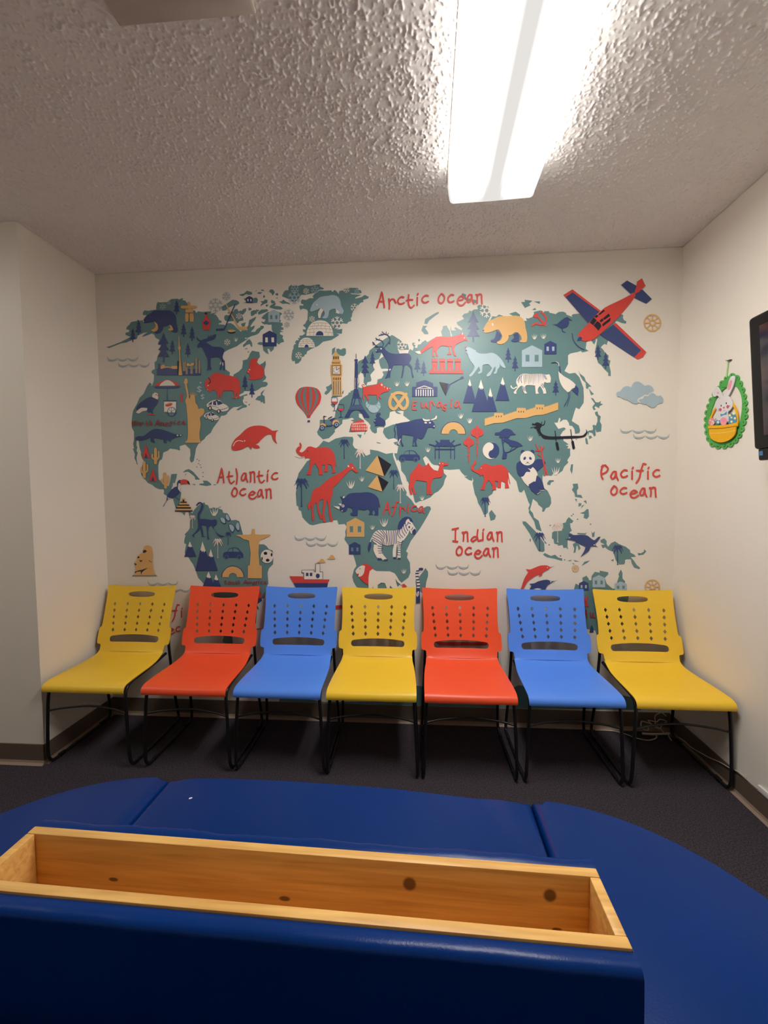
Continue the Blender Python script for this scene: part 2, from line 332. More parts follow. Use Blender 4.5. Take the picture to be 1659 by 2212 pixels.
PN 612,1427 19,3 14,-21 -1,2 0,4 -15,25
PN 612,1427 -15,1 -8,-27 1,-2 1,-3 11,22
PN 612,1427 11,-8 12,-21 1,2 1,3 -10,26
PN 612,1427 -7,-6 2,-14 2,-1 3,0 4,13
#palm_tree_motif;
LN 942,1197 3,0 2,-80 5,-4 -14,0 4,4
PN 943,1207 -18,15 -16,-26 0,-3 -1,-3 15,21
PN 943,1207 -13,24 -14,-15 -2,-3 -1,-3 11,11
PN 943,1207 0,23 -7,-6 -2,-1 -4,-1 3,3
PN 943,1207 11,18 2,-3 -3,1 -3,2 -7,5
PN 943,1207 20,13 12,-10 -2,3 -2,3 -14,14
PN 943,1207 21,3 15,-23 0,3 -1,3 -16,28
PN 943,1207 -15,0 -10,-28 1,-3 2,-3 11,24
PN 943,1207 13,-9 13,-23 0,3 2,3 -11,28
PN 943,1207 -7,-6 2,-16 2,-1 4,-1 3,15
#palm_tree_motif;pale pink palm tree
LP 1049,1262 3,0 2,-89 5,-5 -14,0 5,5
PP 1050,1271 -18,16 -15,-26 -1,-3 0,-4 14,21
PP 1050,1271 -13,24 -14,-15 -1,-2 -2,-3 11,10
PP 1050,1271 0,23 -7,-5 -2,-2 -3,-1 2,3
PP 1050,1271 11,18 1,-3 -2,1 -3,2 -7,5
PP 1050,1271 19,14 12,-11 -1,3 -2,3 -15,14
PP 1050,1271 21,3 15,-22 0,2 -1,4 -17,28
PP 1050,1271 -15,1 -10,-29 2,-2 1,-4 12,24
PP 1050,1271 13,-8 12,-23 1,2 1,4 -11,27
PP 1050,1271 -7,-6 2,-16 3,0 3,-1 3,15
#palm_tree_motif;
LN 1406,1121 4,0 2,-87 5,-4 -14,0 4,4
PN 1408,1130 -18,15 -15,-26 -1,-2 -1,-4 15,21
PN 1408,1130 -13,24 -14,-15 -2,-2 -2,-3 12,10
PN 1408,1130 -1,23 -7,-6 -2,-1 -3,-1 2,3
PN 1408,1130 9,18 2,-3 -2,1 -3,2 -7,5
PN 1408,1130 18,13 12,-10 -1,3 -2,3 -15,14
PN 1408,1130 19,3 16,-22 -1,2 0,4 -17,27
PN 1408,1130 -16,1 -9,-29 1,-3 2,-3 11,24
PN 1408,1130 12,-9 12,-22 1,2 1,4 -11,27
PN 1408,1130 -7,-6 1,-16 3,-1 3,0 3,15
#palm_tree_motif;pale pink palm tree
LP -1267,1322 3,0 -2,-59 4,-4 -10,0 3,4
PP -1265,1329 -12,10 -12,-17 0,-2 -1,-2 11,13
PP -1265,1329 -9,15 -10,-9 -1,-2 -1,-2 8,7
PP -1265,1329 0,14 -5,-3 -2,-1 -2,-1 2,2
PP -1265,1329 7,11 1,-2 -1,1 -2,1 -5,3
PP -1265,1329 13,8 8,-6 -1,1 -1,2 -10,10
PP -1265,1329 14,2 10,-15 -1,2 0,2 -10,18
PP -1265,1329 -11,0 -8,-19 1,-1 1,-2 9,15
PP -1265,1329 8,-6 8,-15 1,2 1,2 -7,18
PP -1265,1329 -5,-4 0,-11 2,0 2,-1 3,10
#palm_tree_motif;pale pink palm tree
LP -1102,1161 4,0 -3,-93 5,-5 -14,0 5,5
PP -1100,1170 -17,14 -17,-24 0,-3 -1,-3 15,20
PP -1100,1170 -12,22 -15,-14 -1,-2 -2,-3 12,10
PP -1100,1170 1,21 -7,-5 -3,-1 -3,-1 2,3
PP -1100,1170 11,17 2,-3 -3,1 -3,1 -6,5
PP -1100,1170 19,12 12,-9 -2,2 -1,3 -14,14
PP -1100,1170 20,3 14,-22 0,3 0,3 -15,26
PP -1100,1170 -15,0 -11,-27 1,-2 1,-3 13,23
PP -1100,1170 12,-8 11,-22 2,3 1,3 -10,26
PP -1100,1170 -7,-6 1,-15 2,-1 3,0 5,14
#palm_tree_motif;
LN -1031,1213 3,0 -2,-59 3,-4 -9,0 3,4
PN -1030,1219 -11,9 -11,-16 0,-2 -1,-2 10,13
PN -1030,1219 -7,15 -10,-10 -1,-1 -2,-2 8,7
PN -1030,1219 1,14 -5,-3 -2,-1 -2,-1 2,2
PN -1030,1219 8,11 1,-2 -2,1 -2,1 -4,3
PN -1030,1219 13,8 8,-6 -1,1 -1,2 -9,9
PN -1030,1219 14,2 9,-14 0,1 0,2 -10,18
PN -1030,1219 -10,0 -7,-18 1,-1 1,-2 8,15
PN -1030,1219 8,-6 8,-14 1,2 1,2 -7,17
PN -1030,1219 -4,-4 0,-10 2,0 2,-1 3,9
#house_motif;
LN -871,2707 21,9 21,-11 -1,-33 -42,2
LC -864,2698 8,0 0,-14 -8,1
LC -845,2697 8,0 0,-14 -8,1
#house_motif;pale blue-grey house
LB -732,2610 36,18 36,-20 -1,-60 -72,3
LT -719,2594 13,0 0,-25 -14,1
LT -687,2593 14,-1 -1,-24 -13,1
#house_motif;
LN -770,2478 45,22 44,-24 -2,-73 -89,2
LC -754,2459 16,-1 0,-30 -17,1
LC -715,2457 17,0 0,-30 -17,1
#house_motif;pale blue-grey house
LB 825,2330 60,29 60,-32 1,-98 -120,3
LT 847,2304 23,-1 0,-40 -22,1
LT 901,2302 23,-1 0,-39 -23,0
#house_motif;
LN 957,2364 35,18 37,-20 0,-60 -72,2
LB 970,2348 13,0 1,-25 -14,0
LB 1002,2347 14,0 0,-25 -13,0
#house_motif;tan house
LY -254,1293 57,29 57,-29 -1,-92 -114,0
LT -234,1269 22,0 -1,-38 -21,0
LT -183,1269 22,0 0,-38 -22,0
#house_motif;
LN -240,1149 37,20 37,-20 -1,-60 -74,0
LT -227,1133 14,0 0,-24 -14,0
LT -193,1133 14,0 -1,-24 -14,0
#house_motif;
LN 1183,915 28,15 29,-14 1,-46 -58,0
LB 1193,904 11,0 0,-19 -10,0
LB 1219,904 11,0 0,-19 -11,0
#house_motif;pale blue-grey house
LB 1263,948 37,19 37,-18 2,-58 -75,-1
LT 1277,933 14,0 0,-24 -14,0
LT 1310,933 14,0 1,-23 -14,-1
#house_motif;pale blue-grey house
LB 1395,913 35,15 36,-14 2,-46 -72,0
LT 1408,901 14,0 0,-18 -13,0
LT 1440,902 14,0 0,-19 -13,0
#snowflake_motif;
SB2.6 -1412,2671 13,-8
SB2.6 -1409,2669 -8,-4
SB2.6 -1406,2667 2,-8
SB2.6 -1406,2667 9,2
SB2.6 -1417,2669 -1,-15
SB2.6 -1417,2665 -8,5
SB2.6 -1417,2661 -7,-5
SB2.6 -1417,2661 6,-5
SB2.6 -1421,2671 -14,-7
SB2.6 -1425,2670 1,8
SB2.6 -1428,2668 -9,3
SB2.6 -1428,2668 -2,-8
SB2.6 -1421,2676 -14,8
SB2.6 -1424,2678 8,4
SB2.6 -1428,2680 -1,8
SB2.6 -1428,2680 -8,-2
SB2.6 -1417,2678 1,15
SB2.6 -1416,2682 7,-5
SB2.6 -1416,2686 7,5
SB2.6 -1416,2686 -7,5
SB2.6 -1412,2676 14,7
SB2.6 -1409,2677 0,-8
SB2.6 -1405,2679 8,-3
SB2.6 -1405,2679 2,8
#snowflake_motif;
SB1.6 -1374,2694 8,-5
SB1.6 -1372,2693 -5,-3
SB1.6 -1370,2691 1,-5
SB1.6 -1370,2691 5,2
SB1.6 -1377,2692 -1,-9
SB1.6 -1377,2690 -5,3
SB1.6 -1377,2688 -5,-4
SB1.6 -1377,2688 4,-4
SB1.6 -1380,2694 -9,-4
SB1.6 -1382,2693 0,5
SB1.6 -1384,2692 -6,2
SB1.6 -1384,2692 -2,-5
SB1.6 -1380,2697 -8,5
SB1.6 -1382,2698 5,3
SB1.6 -1384,2700 -1,5
SB1.6 -1384,2700 -5,-2
SB1.6 -1377,2699 0,9
SB1.6 -1377,2701 5,-3
SB1.6 -1377,2703 4,3
SB1.6 -1377,2703 -4,4
SB1.6 -1374,2697 9,4
SB1.6 -1372,2698 0,-5
SB1.6 -1370,2699 5,-2
SB1.6 -1370,2699 1,5
#snowflake_motif;
SG5.7 -1061,2662 30,-17
SG5.7 -1054,2659 -17,-9
SG5.7 -1046,2654 3,-18
SG5.7 -1046,2654 18,5
SG5.7 -1071,2657 -1,-32
SG5.7 -1071,2650 -16,10
SG5.7 -1071,2641 -15,-11
SG5.7 -1071,2641 14,-12
SG5.7 -1080,2663 -31,-15
SG5.7 -1087,2660 0,18
SG5.7 -1095,2656 -18,6
SG5.7 -1095,2656 -5,-18
SG5.7 -1080,2674 -29,17
SG5.7 -1087,2678 17,8
SG5.7 -1095,2683 -3,17
SG5.7 -1095,2683 -18,-6
SG5.7 -1070,2679 1,32
SG5.7 -1070,2686 17,-9
SG5.7 -1070,2695 15,11
SG5.7 -1070,2695 -14,13
SG5.7 -1060,2673 30,15
SG5.7 -1053,2677 -1,-18
SG5.7 -1045,2681 18,-7
SG5.7 -1045,2681 4,17
#snowflake_motif;
SG3.4 -992,2716 17,-10
SG3.4 -988,2714 -10,-5
SG3.4 -984,2711 2,-11
SG3.4 -984,2711 11,3
SG3.4 -998,2713 -1,-19
SG3.4 -998,2709 -10,5
SG3.4 -999,2704 -8,-7
SG3.4 -999,2704 9,-8
SG3.4 -1004,2717 -18,-9
SG3.4 -1008,2714 0,11
SG3.4 -1013,2712 -11,4
SG3.4 -1013,2712 -2,-10
SG3.4 -1004,2723 -17,10
SG3.4 -1008,2725 10,5
SG3.4 -1012,2728 -2,11
SG3.4 -1012,2728 -11,-3
SG3.4 -998,2726 1,19
SG3.4 -998,2730 10,-6
SG3.4 -998,2735 9,7
SG3.4 -998,2735 -8,8
SG3.4 -992,2722 18,9
SG3.4 -988,2724 0,-10
SG3.4 -983,2727 10,-4
SG3.4 -983,2727 2,10
#snowflake_motif;
SC2.6 -916,2593 13,-8
SC2.6 -913,2591 -7,-3
SC2.6 -909,2589 1,-8
SC2.6 -909,2589 8,3
SC2.6 -920,2591 -1,-15
SC2.6 -920,2588 -8,4
SC2.6 -920,2584 -7,-6
SC2.6 -920,2584 6,-6
SC2.6 -925,2593 -13,-6
SC2.6 -928,2592 1,8
SC2.6 -931,2590 -8,3
SC2.6 -931,2590 -2,-8
SC2.6 -924,2598 -14,8
SC2.6 -927,2600 7,4
SC2.6 -931,2602 -1,8
SC2.6 -931,2602 -8,-2
SC2.6 -920,2601 0,14
SC2.6 -920,2604 8,-4
SC2.6 -920,2608 7,5
SC2.6 -920,2608 -6,5
SC2.6 -916,2598 14,7
SC2.6 -912,2600 -1,-9
SC2.6 -909,2601 8,-3
SC2.6 -909,2601 2,8
#snowflake_motif;
SC2.6 -996,2435 13,-8
SC2.6 -993,2433 -8,-4
SC2.6 -990,2431 2,-8
SC2.6 -990,2431 9,2
SC2.6 -1001,2432 0,-15
SC2.6 -1001,2429 -7,4
SC2.6 -1001,2425 -7,-5
SC2.6 -1001,2425 6,-6
SC2.6 -1005,2435 -14,-7
SC2.6 -1008,2433 0,9
SC2.6 -1012,2431 -8,3
SC2.6 -1012,2431 -2,-8
SC2.6 -1005,2440 -13,8
SC2.6 -1008,2442 8,3
SC2.6 -1011,2444 -2,8
SC2.6 -1011,2444 -9,-3
SC2.6 -1000,2442 0,15
SC2.6 -1000,2445 7,-4
SC2.6 -1000,2449 6,6
SC2.6 -1000,2449 -7,6
SC2.6 -996,2439 14,7
SC2.6 -993,2441 0,-8
SC2.6 -989,2443 8,-3
SC2.6 -989,2443 2,8
#snowflake_motif;
SG4.5 -593,2587 22,-13
SG4.5 -588,2584 -13,-6
SG4.5 -582,2581 3,-14
SG4.5 -582,2581 14,4
SG4.5 -601,2583 0,-25
SG4.5 -601,2578 -13,7
SG4.5 -601,2571 -11,-9
SG4.5 -601,2571 11,-10
SG4.5 -608,2588 -23,-12
SG4.5 -614,2585 1,14
SG4.5 -620,2582 -14,5
SG4.5 -620,2582 -3,-14
SG4.5 -608,2596 -23,14
SG4.5 -613,2599 13,7
SG4.5 -619,2603 -3,14
SG4.5 -619,2603 -14,-4
SG4.5 -601,2600 1,25
SG4.5 -600,2606 12,-8
SG4.5 -600,2613 11,9
SG4.5 -600,2613 -11,9
SG4.5 -593,2596 23,12
SG4.5 -588,2598 0,-14
SG4.5 -582,2602 14,-5
SG4.5 -582,2602 4,13
#snowflake_motif;
SG2.3 -610,2530 12,-7
SG2.3 -607,2529 -7,-4
SG2.3 -604,2527 1,-7
SG2.3 -604,2527 7,2
SG2.3 -614,2528 0,-13
SG2.3 -614,2525 -6,4
SG2.3 -614,2522 -6,-5
SG2.3 -614,2522 6,-5
SG2.3 -618,2530 -11,-6
SG2.3 -620,2529 0,7
SG2.3 -623,2527 -8,3
SG2.3 -623,2527 -2,-7
SG2.3 -617,2535 -12,7
SG2.3 -620,2536 7,4
SG2.3 -623,2538 -2,7
SG2.3 -623,2538 -7,-2
SG2.3 -614,2537 1,13
SG2.3 -613,2540 6,-4
SG2.3 -613,2543 5,5
SG2.3 -613,2543 -6,5
SG2.3 -610,2535 12,6
SG2.3 -607,2536 0,-7
SG2.3 -604,2538 7,-3
SG2.3 -604,2538 2,7
#snowflake_motif;
SC2.5 -485,2729 12,-7
SC2.5 -482,2727 -7,-3
SC2.5 -479,2725 2,-7
SC2.5 -479,2725 8,2
SC2.5 -489,2727 0,-14
SC2.5 -489,2724 -7,4
SC2.5 -489,2720 -6,-5
SC2.5 -489,2720 6,-5
SC2.5 -493,2729 -12,-6
SC2.5 -496,2728 0,7
SC2.5 -499,2726 -8,3
SC2.5 -499,2726 -2,-7
SC2.5 -493,2734 -12,7
SC2.5 -496,2735 7,4
SC2.5 -499,2737 -1,8
SC2.5 -499,2737 -8,-2
SC2.5 -489,2736 0,14
SC2.5 -489,2739 7,-4
SC2.5 -489,2743 6,4
SC2.5 -489,2743 -6,5
SC2.5 -485,2733 13,7
SC2.5 -482,2735 0,-8
SC2.5 -479,2737 8,-3
SC2.5 -479,2737 2,7
#snowflake_motif;
SB3.3 -428,2734 16,-9
SB3.3 -424,2732 -10,-4
SB3.3 -420,2730 2,-10
SB3.3 -420,2730 10,3
SB3.3 -434,2732 0,-18
SB3.3 -434,2728 -9,5
SB3.3 -434,2723 -8,-7
SB3.3 -434,2723 8,-7
SB3.3 -439,2735 -17,-8
SB3.3 -443,2733 0,10
SB3.3 -447,2731 -10,3
SB3.3 -447,2731 -2,-10
SB3.3 -439,2741 -16,10
SB3.3 -443,2743 10,5
SB3.3 -447,2746 -2,10
SB3.3 -447,2746 -10,-3
SB3.3 -433,2744 0,18
SB3.3 -433,2748 9,-6
SB3.3 -433,2753 8,6
SB3.3 -433,2753 -8,7
SB3.3 -428,2741 17,8
SB3.3 -424,2742 0,-10
SB3.3 -420,2745 10,-4
SB3.3 -420,2745 2,10
#snowflake_motif;
SB5.2 -555,2690 26,-16
SB5.2 -549,2686 -15,-7
SB5.2 -542,2682 3,-16
SB5.2 -542,2682 16,5
SB5.2 -564,2685 0,-29
SB5.2 -564,2679 -14,8
SB5.2 -564,2671 -13,-10
SB5.2 -564,2671 12,-11
SB5.2 -572,2690 -27,-13
SB5.2 -578,2687 0,16
SB5.2 -585,2684 -16,5
SB5.2 -585,2684 -4,-16
SB5.2 -572,2700 -26,15
SB5.2 -578,2703 15,8
SB5.2 -585,2708 -3,16
SB5.2 -585,2708 -16,-5
SB5.2 -563,2704 0,29
SB5.2 -563,2711 14,-9
SB5.2 -563,2719 13,10
SB5.2 -563,2719 -13,11
SB5.2 -555,2699 27,14
SB5.2 -549,2702 0,-16
SB5.2 -542,2706 16,-6
SB5.2 -542,2706 4,16
#snowflake_motif;
SB3.4 -554,2742 17,-10
SB3.4 -550,2740 -10,-5
SB3.4 -546,2737 2,-11
SB3.4 -546,2737 11,3
SB3.4 -560,2739 0,-19
SB3.4 -560,2735 -10,5
SB3.4 -560,2730 -9,-7
SB3.4 -560,2730 8,-8
SB3.4 -566,2742 -17,-8
SB3.4 -570,2740 1,11
SB3.4 -574,2738 -11,4
SB3.4 -574,2738 -3,-10
SB3.4 -566,2749 -17,10
SB3.4 -569,2751 9,5
SB3.4 -574,2754 -2,10
SB3.4 -574,2754 -11,-3
SB3.4 -560,2752 1,19
SB3.4 -560,2756 10,-6
SB3.4 -560,2761 9,7
SB3.4 -560,2761 -8,7
SB3.4 -554,2748 17,9
SB3.4 -550,2750 0,-10
SB3.4 -546,2753 11,-4
SB3.4 -546,2753 3,10
#snowflake_motif;
SC2.5 -451,2559 12,-8
SC2.5 -448,2557 -7,-4
SC2.5 -445,2555 2,-7
SC2.5 -445,2555 8,2
SC2.5 -455,2557 0,-14
SC2.5 -455,2553 -7,5
SC2.5 -455,2550 -6,-5
SC2.5 -455,2550 6,-6
SC2.5 -459,2559 -12,-6
SC2.5 -462,2558 0,7
SC2.5 -465,2556 -8,3
SC2.5 -465,2556 -2,-8
SC2.5 -459,2564 -12,7
SC2.5 -462,2565 7,4
SC2.5 -465,2567 -1,8
SC2.5 -465,2567 -8,-2
SC2.5 -455,2566 0,13
SC2.5 -455,2569 7,-4
SC2.5 -455,2572 6,5
SC2.5 -455,2572 -6,6
SC2.5 -451,2563 13,7
SC2.5 -448,2565 0,-8
SC2.5 -445,2566 8,-2
SC2.5 -445,2566 2,8
#snowflake_motif;
SC5.1 -289,2528 25,-15
SC5.1 -283,2524 -15,-7
SC5.1 -277,2520 3,-15
SC5.1 -277,2520 16,5
SC5.1 -298,2523 0,-28
SC5.1 -298,2517 -14,8
SC5.1 -298,2509 -12,-10
SC5.1 -298,2509 12,-10
SC5.1 -306,2528 -25,-13
SC5.1 -312,2525 1,16
SC5.1 -318,2522 -16,5
SC5.1 -318,2522 -4,-16
SC5.1 -306,2538 -25,15
SC5.1 -311,2541 14,7
SC5.1 -318,2545 -3,16
SC5.1 -318,2545 -16,-4
SC5.1 -297,2542 0,28
SC5.1 -297,2548 14,-8
SC5.1 -297,2556 12,10
SC5.1 -297,2556 -12,11
SC5.1 -289,2537 25,13
SC5.1 -283,2540 0,-16
SC5.1 -276,2544 15,-6
SC5.1 -276,2544 3,15
#snowflake_motif;
SC3.4 -181,2616 17,-10
SC3.4 -177,2614 -10,-5
SC3.4 -173,2611 2,-10
SC3.4 -173,2611 11,3
SC3.4 -187,2613 0,-19
SC3.4 -187,2609 -9,6
SC3.4 -187,2604 -8,-7
SC3.4 -187,2604 8,-7
SC3.4 -192,2617 -17,-9
SC3.4 -196,2615 0,10
SC3.4 -201,2612 -10,4
SC3.4 -201,2612 -2,-10
SC3.4 -192,2623 -17,10
SC3.4 -196,2625 9,5
SC3.4 -201,2628 -2,10
SC3.4 -201,2628 -10,-3
SC3.4 -187,2626 1,19
SC3.4 -187,2630 10,-5
SC3.4 -186,2635 8,7
SC3.4 -186,2635 -9,8
SC3.4 -181,2623 17,8
SC3.4 -177,2625 0,-11
SC3.4 -173,2627 11,-4
SC3.4 -173,2627 3,10
#snowflake_motif;
SC2.7 -539,2339 14,-8
SC2.7 -536,2337 -8,-4
SC2.7 -532,2335 1,-9
SC2.7 -532,2335 8,2
SC2.7 -544,2336 0,-15
SC2.7 -544,2333 -8,4
SC2.7 -544,2329 -7,-6
SC2.7 -544,2329 7,-6
SC2.7 -548,2339 -14,-7
SC2.7 -552,2337 1,9
SC2.7 -555,2335 -9,3
SC2.7 -555,2335 -2,-8
SC2.7 -548,2344 -14,8
SC2.7 -551,2346 7,4
SC2.7 -555,2348 -2,9
SC2.7 -555,2348 -9,-2
SC2.7 -544,2346 1,16
SC2.7 -544,2350 8,-5
SC2.7 -543,2354 6,6
SC2.7 -543,2354 -7,6
SC2.7 -539,2344 14,7
SC2.7 -536,2345 0,-8
SC2.7 -532,2347 8,-3
SC2.7 -532,2347 2,9
#snowflake_motif;
SC2.6 -233,2727 13,-7
SC2.6 -230,2726 -7,-4
SC2.6 -227,2723 2,-7
SC2.6 -227,2723 8,3
SC2.6 -237,2725 -1,-14
SC2.6 -237,2722 -8,4
SC2.6 -237,2718 -7,-5
SC2.6 -237,2718 6,-6
SC2.6 -242,2728 -13,-7
SC2.6 -245,2726 1,8
SC2.6 -248,2724 -8,3
SC2.6 -248,2724 -2,-7
SC2.6 -242,2732 -12,8
SC2.6 -244,2734 7,4
SC2.6 -248,2736 -1,8
SC2.6 -248,2736 -8,-2
SC2.6 -237,2735 0,14
SC2.6 -237,2738 7,-4
SC2.6 -237,2742 6,5
SC2.6 -237,2742 -6,5
SC2.6 -233,2732 13,7
SC2.6 -230,2734 0,-8
SC2.6 -227,2735 8,-3
SC2.6 -227,2735 2,8
#snowflake_motif;
SB2.2 -169,2715 11,-6
SB2.2 -167,2714 -6,-4
SB2.2 -164,2712 2,-7
SB2.2 -164,2712 7,2
SB2.2 -173,2713 0,-12
SB2.2 -173,2710 -6,4
SB2.2 -173,2707 -5,-4
SB2.2 -173,2707 6,-4
SB2.2 -176,2715 -11,-5
SB2.2 -179,2714 0,7
SB2.2 -182,2713 -6,2
SB2.2 -182,2713 -1,-7
SB2.2 -176,2719 -11,7
SB2.2 -179,2721 7,3
SB2.2 -181,2723 -2,6
SB2.2 -181,2723 -7,-2
SB2.2 -172,2721 0,12
SB2.2 -172,2724 6,-4
SB2.2 -172,2727 5,4
SB2.2 -172,2727 -6,5
SB2.2 -169,2719 11,6
SB2.2 -166,2720 -1,-6
SB2.2 -164,2722 7,-3
SB2.2 -164,2722 2,6
#snowflake_motif;
SC4.2 111,2384 20,-13
SC4.2 115,2381 -11,-6
SC4.2 121,2378 3,-13
SC4.2 121,2378 13,3
SC4.2 104,2380 0,-24
SC4.2 104,2375 -12,7
SC4.2 104,2368 -10,-8
SC4.2 104,2368 10,-9
SC4.2 97,2384 -21,-11
SC4.2 92,2382 0,13
SC4.2 87,2379 -13,4
SC4.2 87,2379 -3,-13
SC4.2 97,2392 -21,12
SC4.2 92,2395 12,6
SC4.2 87,2398 -3,13
SC4.2 87,2398 -13,-4
SC4.2 104,2396 0,23
SC4.2 104,2401 12,-7
SC4.2 104,2407 10,8
SC4.2 104,2407 -10,9
SC4.2 111,2391 21,12
SC4.2 116,2394 -1,-13
SC4.2 121,2397 13,-5
SC4.2 121,2397 3,13
#snowflake_motif;
SC5.7 624,2567 27,-17
SC5.7 630,2563 -15,-8
SC5.7 638,2559 3,-17
SC5.7 638,2559 16,5
SC5.7 615,2562 0,-31
SC5.7 615,2555 -15,9
SC5.7 615,2547 -13,-11
SC5.7 615,2547 14,-12
SC5.7 606,2568 -27,-15
SC5.7 600,2564 0,18
SC5.7 593,2560 -17,7
SC5.7 593,2560 -4,-17
SC5.7 606,2578 -27,16
SC5.7 600,2582 15,8
SC5.7 593,2586 -4,17
SC5.7 593,2586 -17,-5
SC5.7 615,2583 0,31
SC5.7 615,2590 15,-9
SC5.7 615,2598 13,11
SC5.7 615,2598 -13,12
SC5.7 624,2577 27,15
SC5.7 630,2581 0,-18
SC5.7 638,2584 16,-6
SC5.7 638,2584 3,17
#grass_tuft_motif;
LC 53,2165 10,-18 5,-10 -4,1 -5,11
LC 65,2169 4,-20 1,-13 -4,2 -1,13
LC 75,2167 0,-19 -3,-12 -4,2 3,12
LC 86,2166 -4,-19 -8,-11 -4,2 8,11
#grass_tuft_motif;
LC 115,2164 10,-19 6,-10 -4,2 -6,11
LC 127,2168 4,-21 1,-12 -4,2 -1,12
LC 137,2166 0,-20 -3,-11 -4,2 3,11
LC 148,2165 -4,-19 -8,-11 -4,2 8,11
#grass_tuft_motif;
LC 881,2423 10,-19 6,-11 -4,2 -6,11
LC 893,2427 4,-21 1,-13 -4,2 -1,13
LC 903,2425 0,-20 -3,-12 -4,2 3,12
LC 914,2423 -4,-19 -8,-11 -4,2 8,11
#grass_tuft_motif;
LC 933,2425 10,-19 6,-11 -4,2 -6,11
LC 945,2429 5,-21 1,-13 -4,1 -1,14
LC 955,2427 1,-20 -3,-12 -4,1 3,13
LC 967,2426 -4,-20 -8,-12 -4,2 8,12
#grass_tuft_motif;
LC -960,2466 8,-17 6,-9 -4,2 -5,9
LC -949,2469 4,-18 0,-11 -3,2 -1,11
LC -940,2467 0,-17 -3,-10 -4,2 4,10
LC -930,2466 -4,-16 -7,-10 -4,1 7,10
#grass_tuft_motif;
LC -172,1582 10,-20 6,-11 -4,2 -6,11
LC -159,1586 4,-22 1,-13 -4,2 -1,13
LC -149,1584 1,-21 -4,-12 -4,2 3,12
LC -137,1583 -5,-20 -8,-12 -4,2 8,12
#grass_tuft_motif;
LC -254,1557 16,-32 10,-18 -7,3 -10,19
LC -234,1564 8,-35 1,-22 -7,3 -1,22
LC -216,1561 0,-34 -5,-20 -7,3 5,21
LC -198,1560 -7,-34 -13,-19 -7,3 13,20
#grass_tuft_motif;
LC -45,1315 16,-32 10,-18 -7,3 -10,19
LC -25,1322 7,-35 2,-22 -7,3 -1,22
LC -8,1319 1,-34 -6,-20 -7,3 6,21
LC 11,1318 -8,-34 -13,-19 -7,3 14,20
#grass_tuft_motif;
LC -108,1277 10,-20 6,-11 -4,2 -6,11
LC -95,1281 4,-22 1,-13 -4,2 -1,13
LC -85,1279 1,-21 -4,-12 -4,2 3,12
LC -73,1278 -5,-20 -8,-12 -4,2 8,12
#grass_tuft_motif;
LC 90,998 9,-19 6,-11 -4,2 -6,11
LC 102,1002 4,-21 1,-13 -4,2 -1,13
LC 112,1001 0,-21 -3,-12 -4,2 3,12
LC 123,1000 -4,-20 -8,-12 -4,2 8,12
#grass_tuft_motif;
LC 243,1759 9,-19 6,-11 -4,2 -6,11
LC 255,1763 4,-21 1,-13 -4,2 -1,13
LC 265,1761 0,-20 -3,-12 -4,1 3,13
LC 276,1760 -4,-20 -8,-11 -4,1 8,12
#grass_tuft_motif;
LC 443,1962 10,-20 6,-11 -4,2 -6,11
LC 456,1966 4,-22 1,-13 -4,2 -1,13
LC 466,1964 1,-21 -4,-12 -4,2 3,12
LC 477,1963 -4,-20 -8,-12 -4,2 8,12
#grass_tuft_motif;
LC 498,1932 10,-20 6,-11 -4,2 -6,11
LC 511,1936 4,-22 1,-13 -4,2 -1,13
LC 521,1934 1,-21 -4,-12 -4,2 3,12
LC 532,1933 -4,-20 -8,-12 -4,2 8,12
#grass_tuft_motif;
LC 497,1931 10,-19 6,-10 -4,1 -6,11
LC 509,1935 5,-21 1,-12 -5,1 0,13
LC 519,1933 1,-20 -3,-12 -5,2 4,12
LC 530,1932 -4,-19 -8,-12 -4,2 8,12
#grass_tuft_motif;
LC 862,1819 10,-20 7,-11 -5,1 -6,12
LC 874,1823 5,-22 1,-13 -4,1 -1,14
LC 885,1821 1,-21 -3,-12 -5,1 3,13
LC 896,1820 -4,-20 -8,-12 -4,1 8,13
#grass_tuft_motif;
LC 1029,1681 10,-18 6,-11 -4,2 -6,11
LC 1040,1686 5,-21 1,-13 -4,2 -1,13
LC 1050,1684 1,-20 -3,-12 -4,2 3,12
LC 1061,1683 -4,-20 -7,-11 -4,2 7,11
#grass_tuft_motif;
LC 1007,1627 15,-30 9,-17 -6,3 -9,17
LC 1025,1633 7,-33 2,-20 -6,3 -2,20
LC 1040,1630 2,-31 -5,-19 -6,3 5,19
LC 1057,1629 -5,-31 -12,-18 -6,3 11,18
#grass_tuft_motif;
LC 207,1458 9,-18 5,-10 -4,2 -5,10
LC 218,1462 4,-20 1,-12 -4,2 -1,12
LC 228,1461 0,-20 -3,-11 -4,2 3,11
LC 238,1460 -4,-19 -7,-11 -4,2 7,11
#grass_tuft_motif;
LC -1149,1389 17,-33 10,-19 -8,3 -10,19
LC -1127,1397 7,-37 1,-23 -7,3 -1,23
LC -1109,1394 0,-36 -6,-21 -8,3 7,22
LC -1089,1392 -8,-35 -15,-20 -7,3 14,21
#wave_motif;
PG -1803,2376 13,-20 21,-5 22,4 14,7 -9,-12 -27,-10 -27,10
PG -1733,2362 14,-8 21,-5 22,4 14,7 -9,-13 -27,-9 -27,10
PG -1662,2360 14,-8 21,-5 21,4 15,19 -9,-25 -27,-9 -27,10
PG -1728,2337 13,-21 21,-4 22,3 14,7 -9,-12 -27,-9 -27,9
PG -1658,2322 14,-8 21,-4 21,3 15,7 -9,-12 -27,-9 -27,9
PG -1587,2320 14,-8 21,-4 21,3 15,20 -10,-25 -27,-9 -26,9
#wave_motif;
PG -592,1214 13,-20 21,-4 21,4 15,8 -9,-13 -27,-11 -26,9
PG -522,1202 13,-8 21,-4 21,4 14,8 -8,-13 -27,-11 -26,9
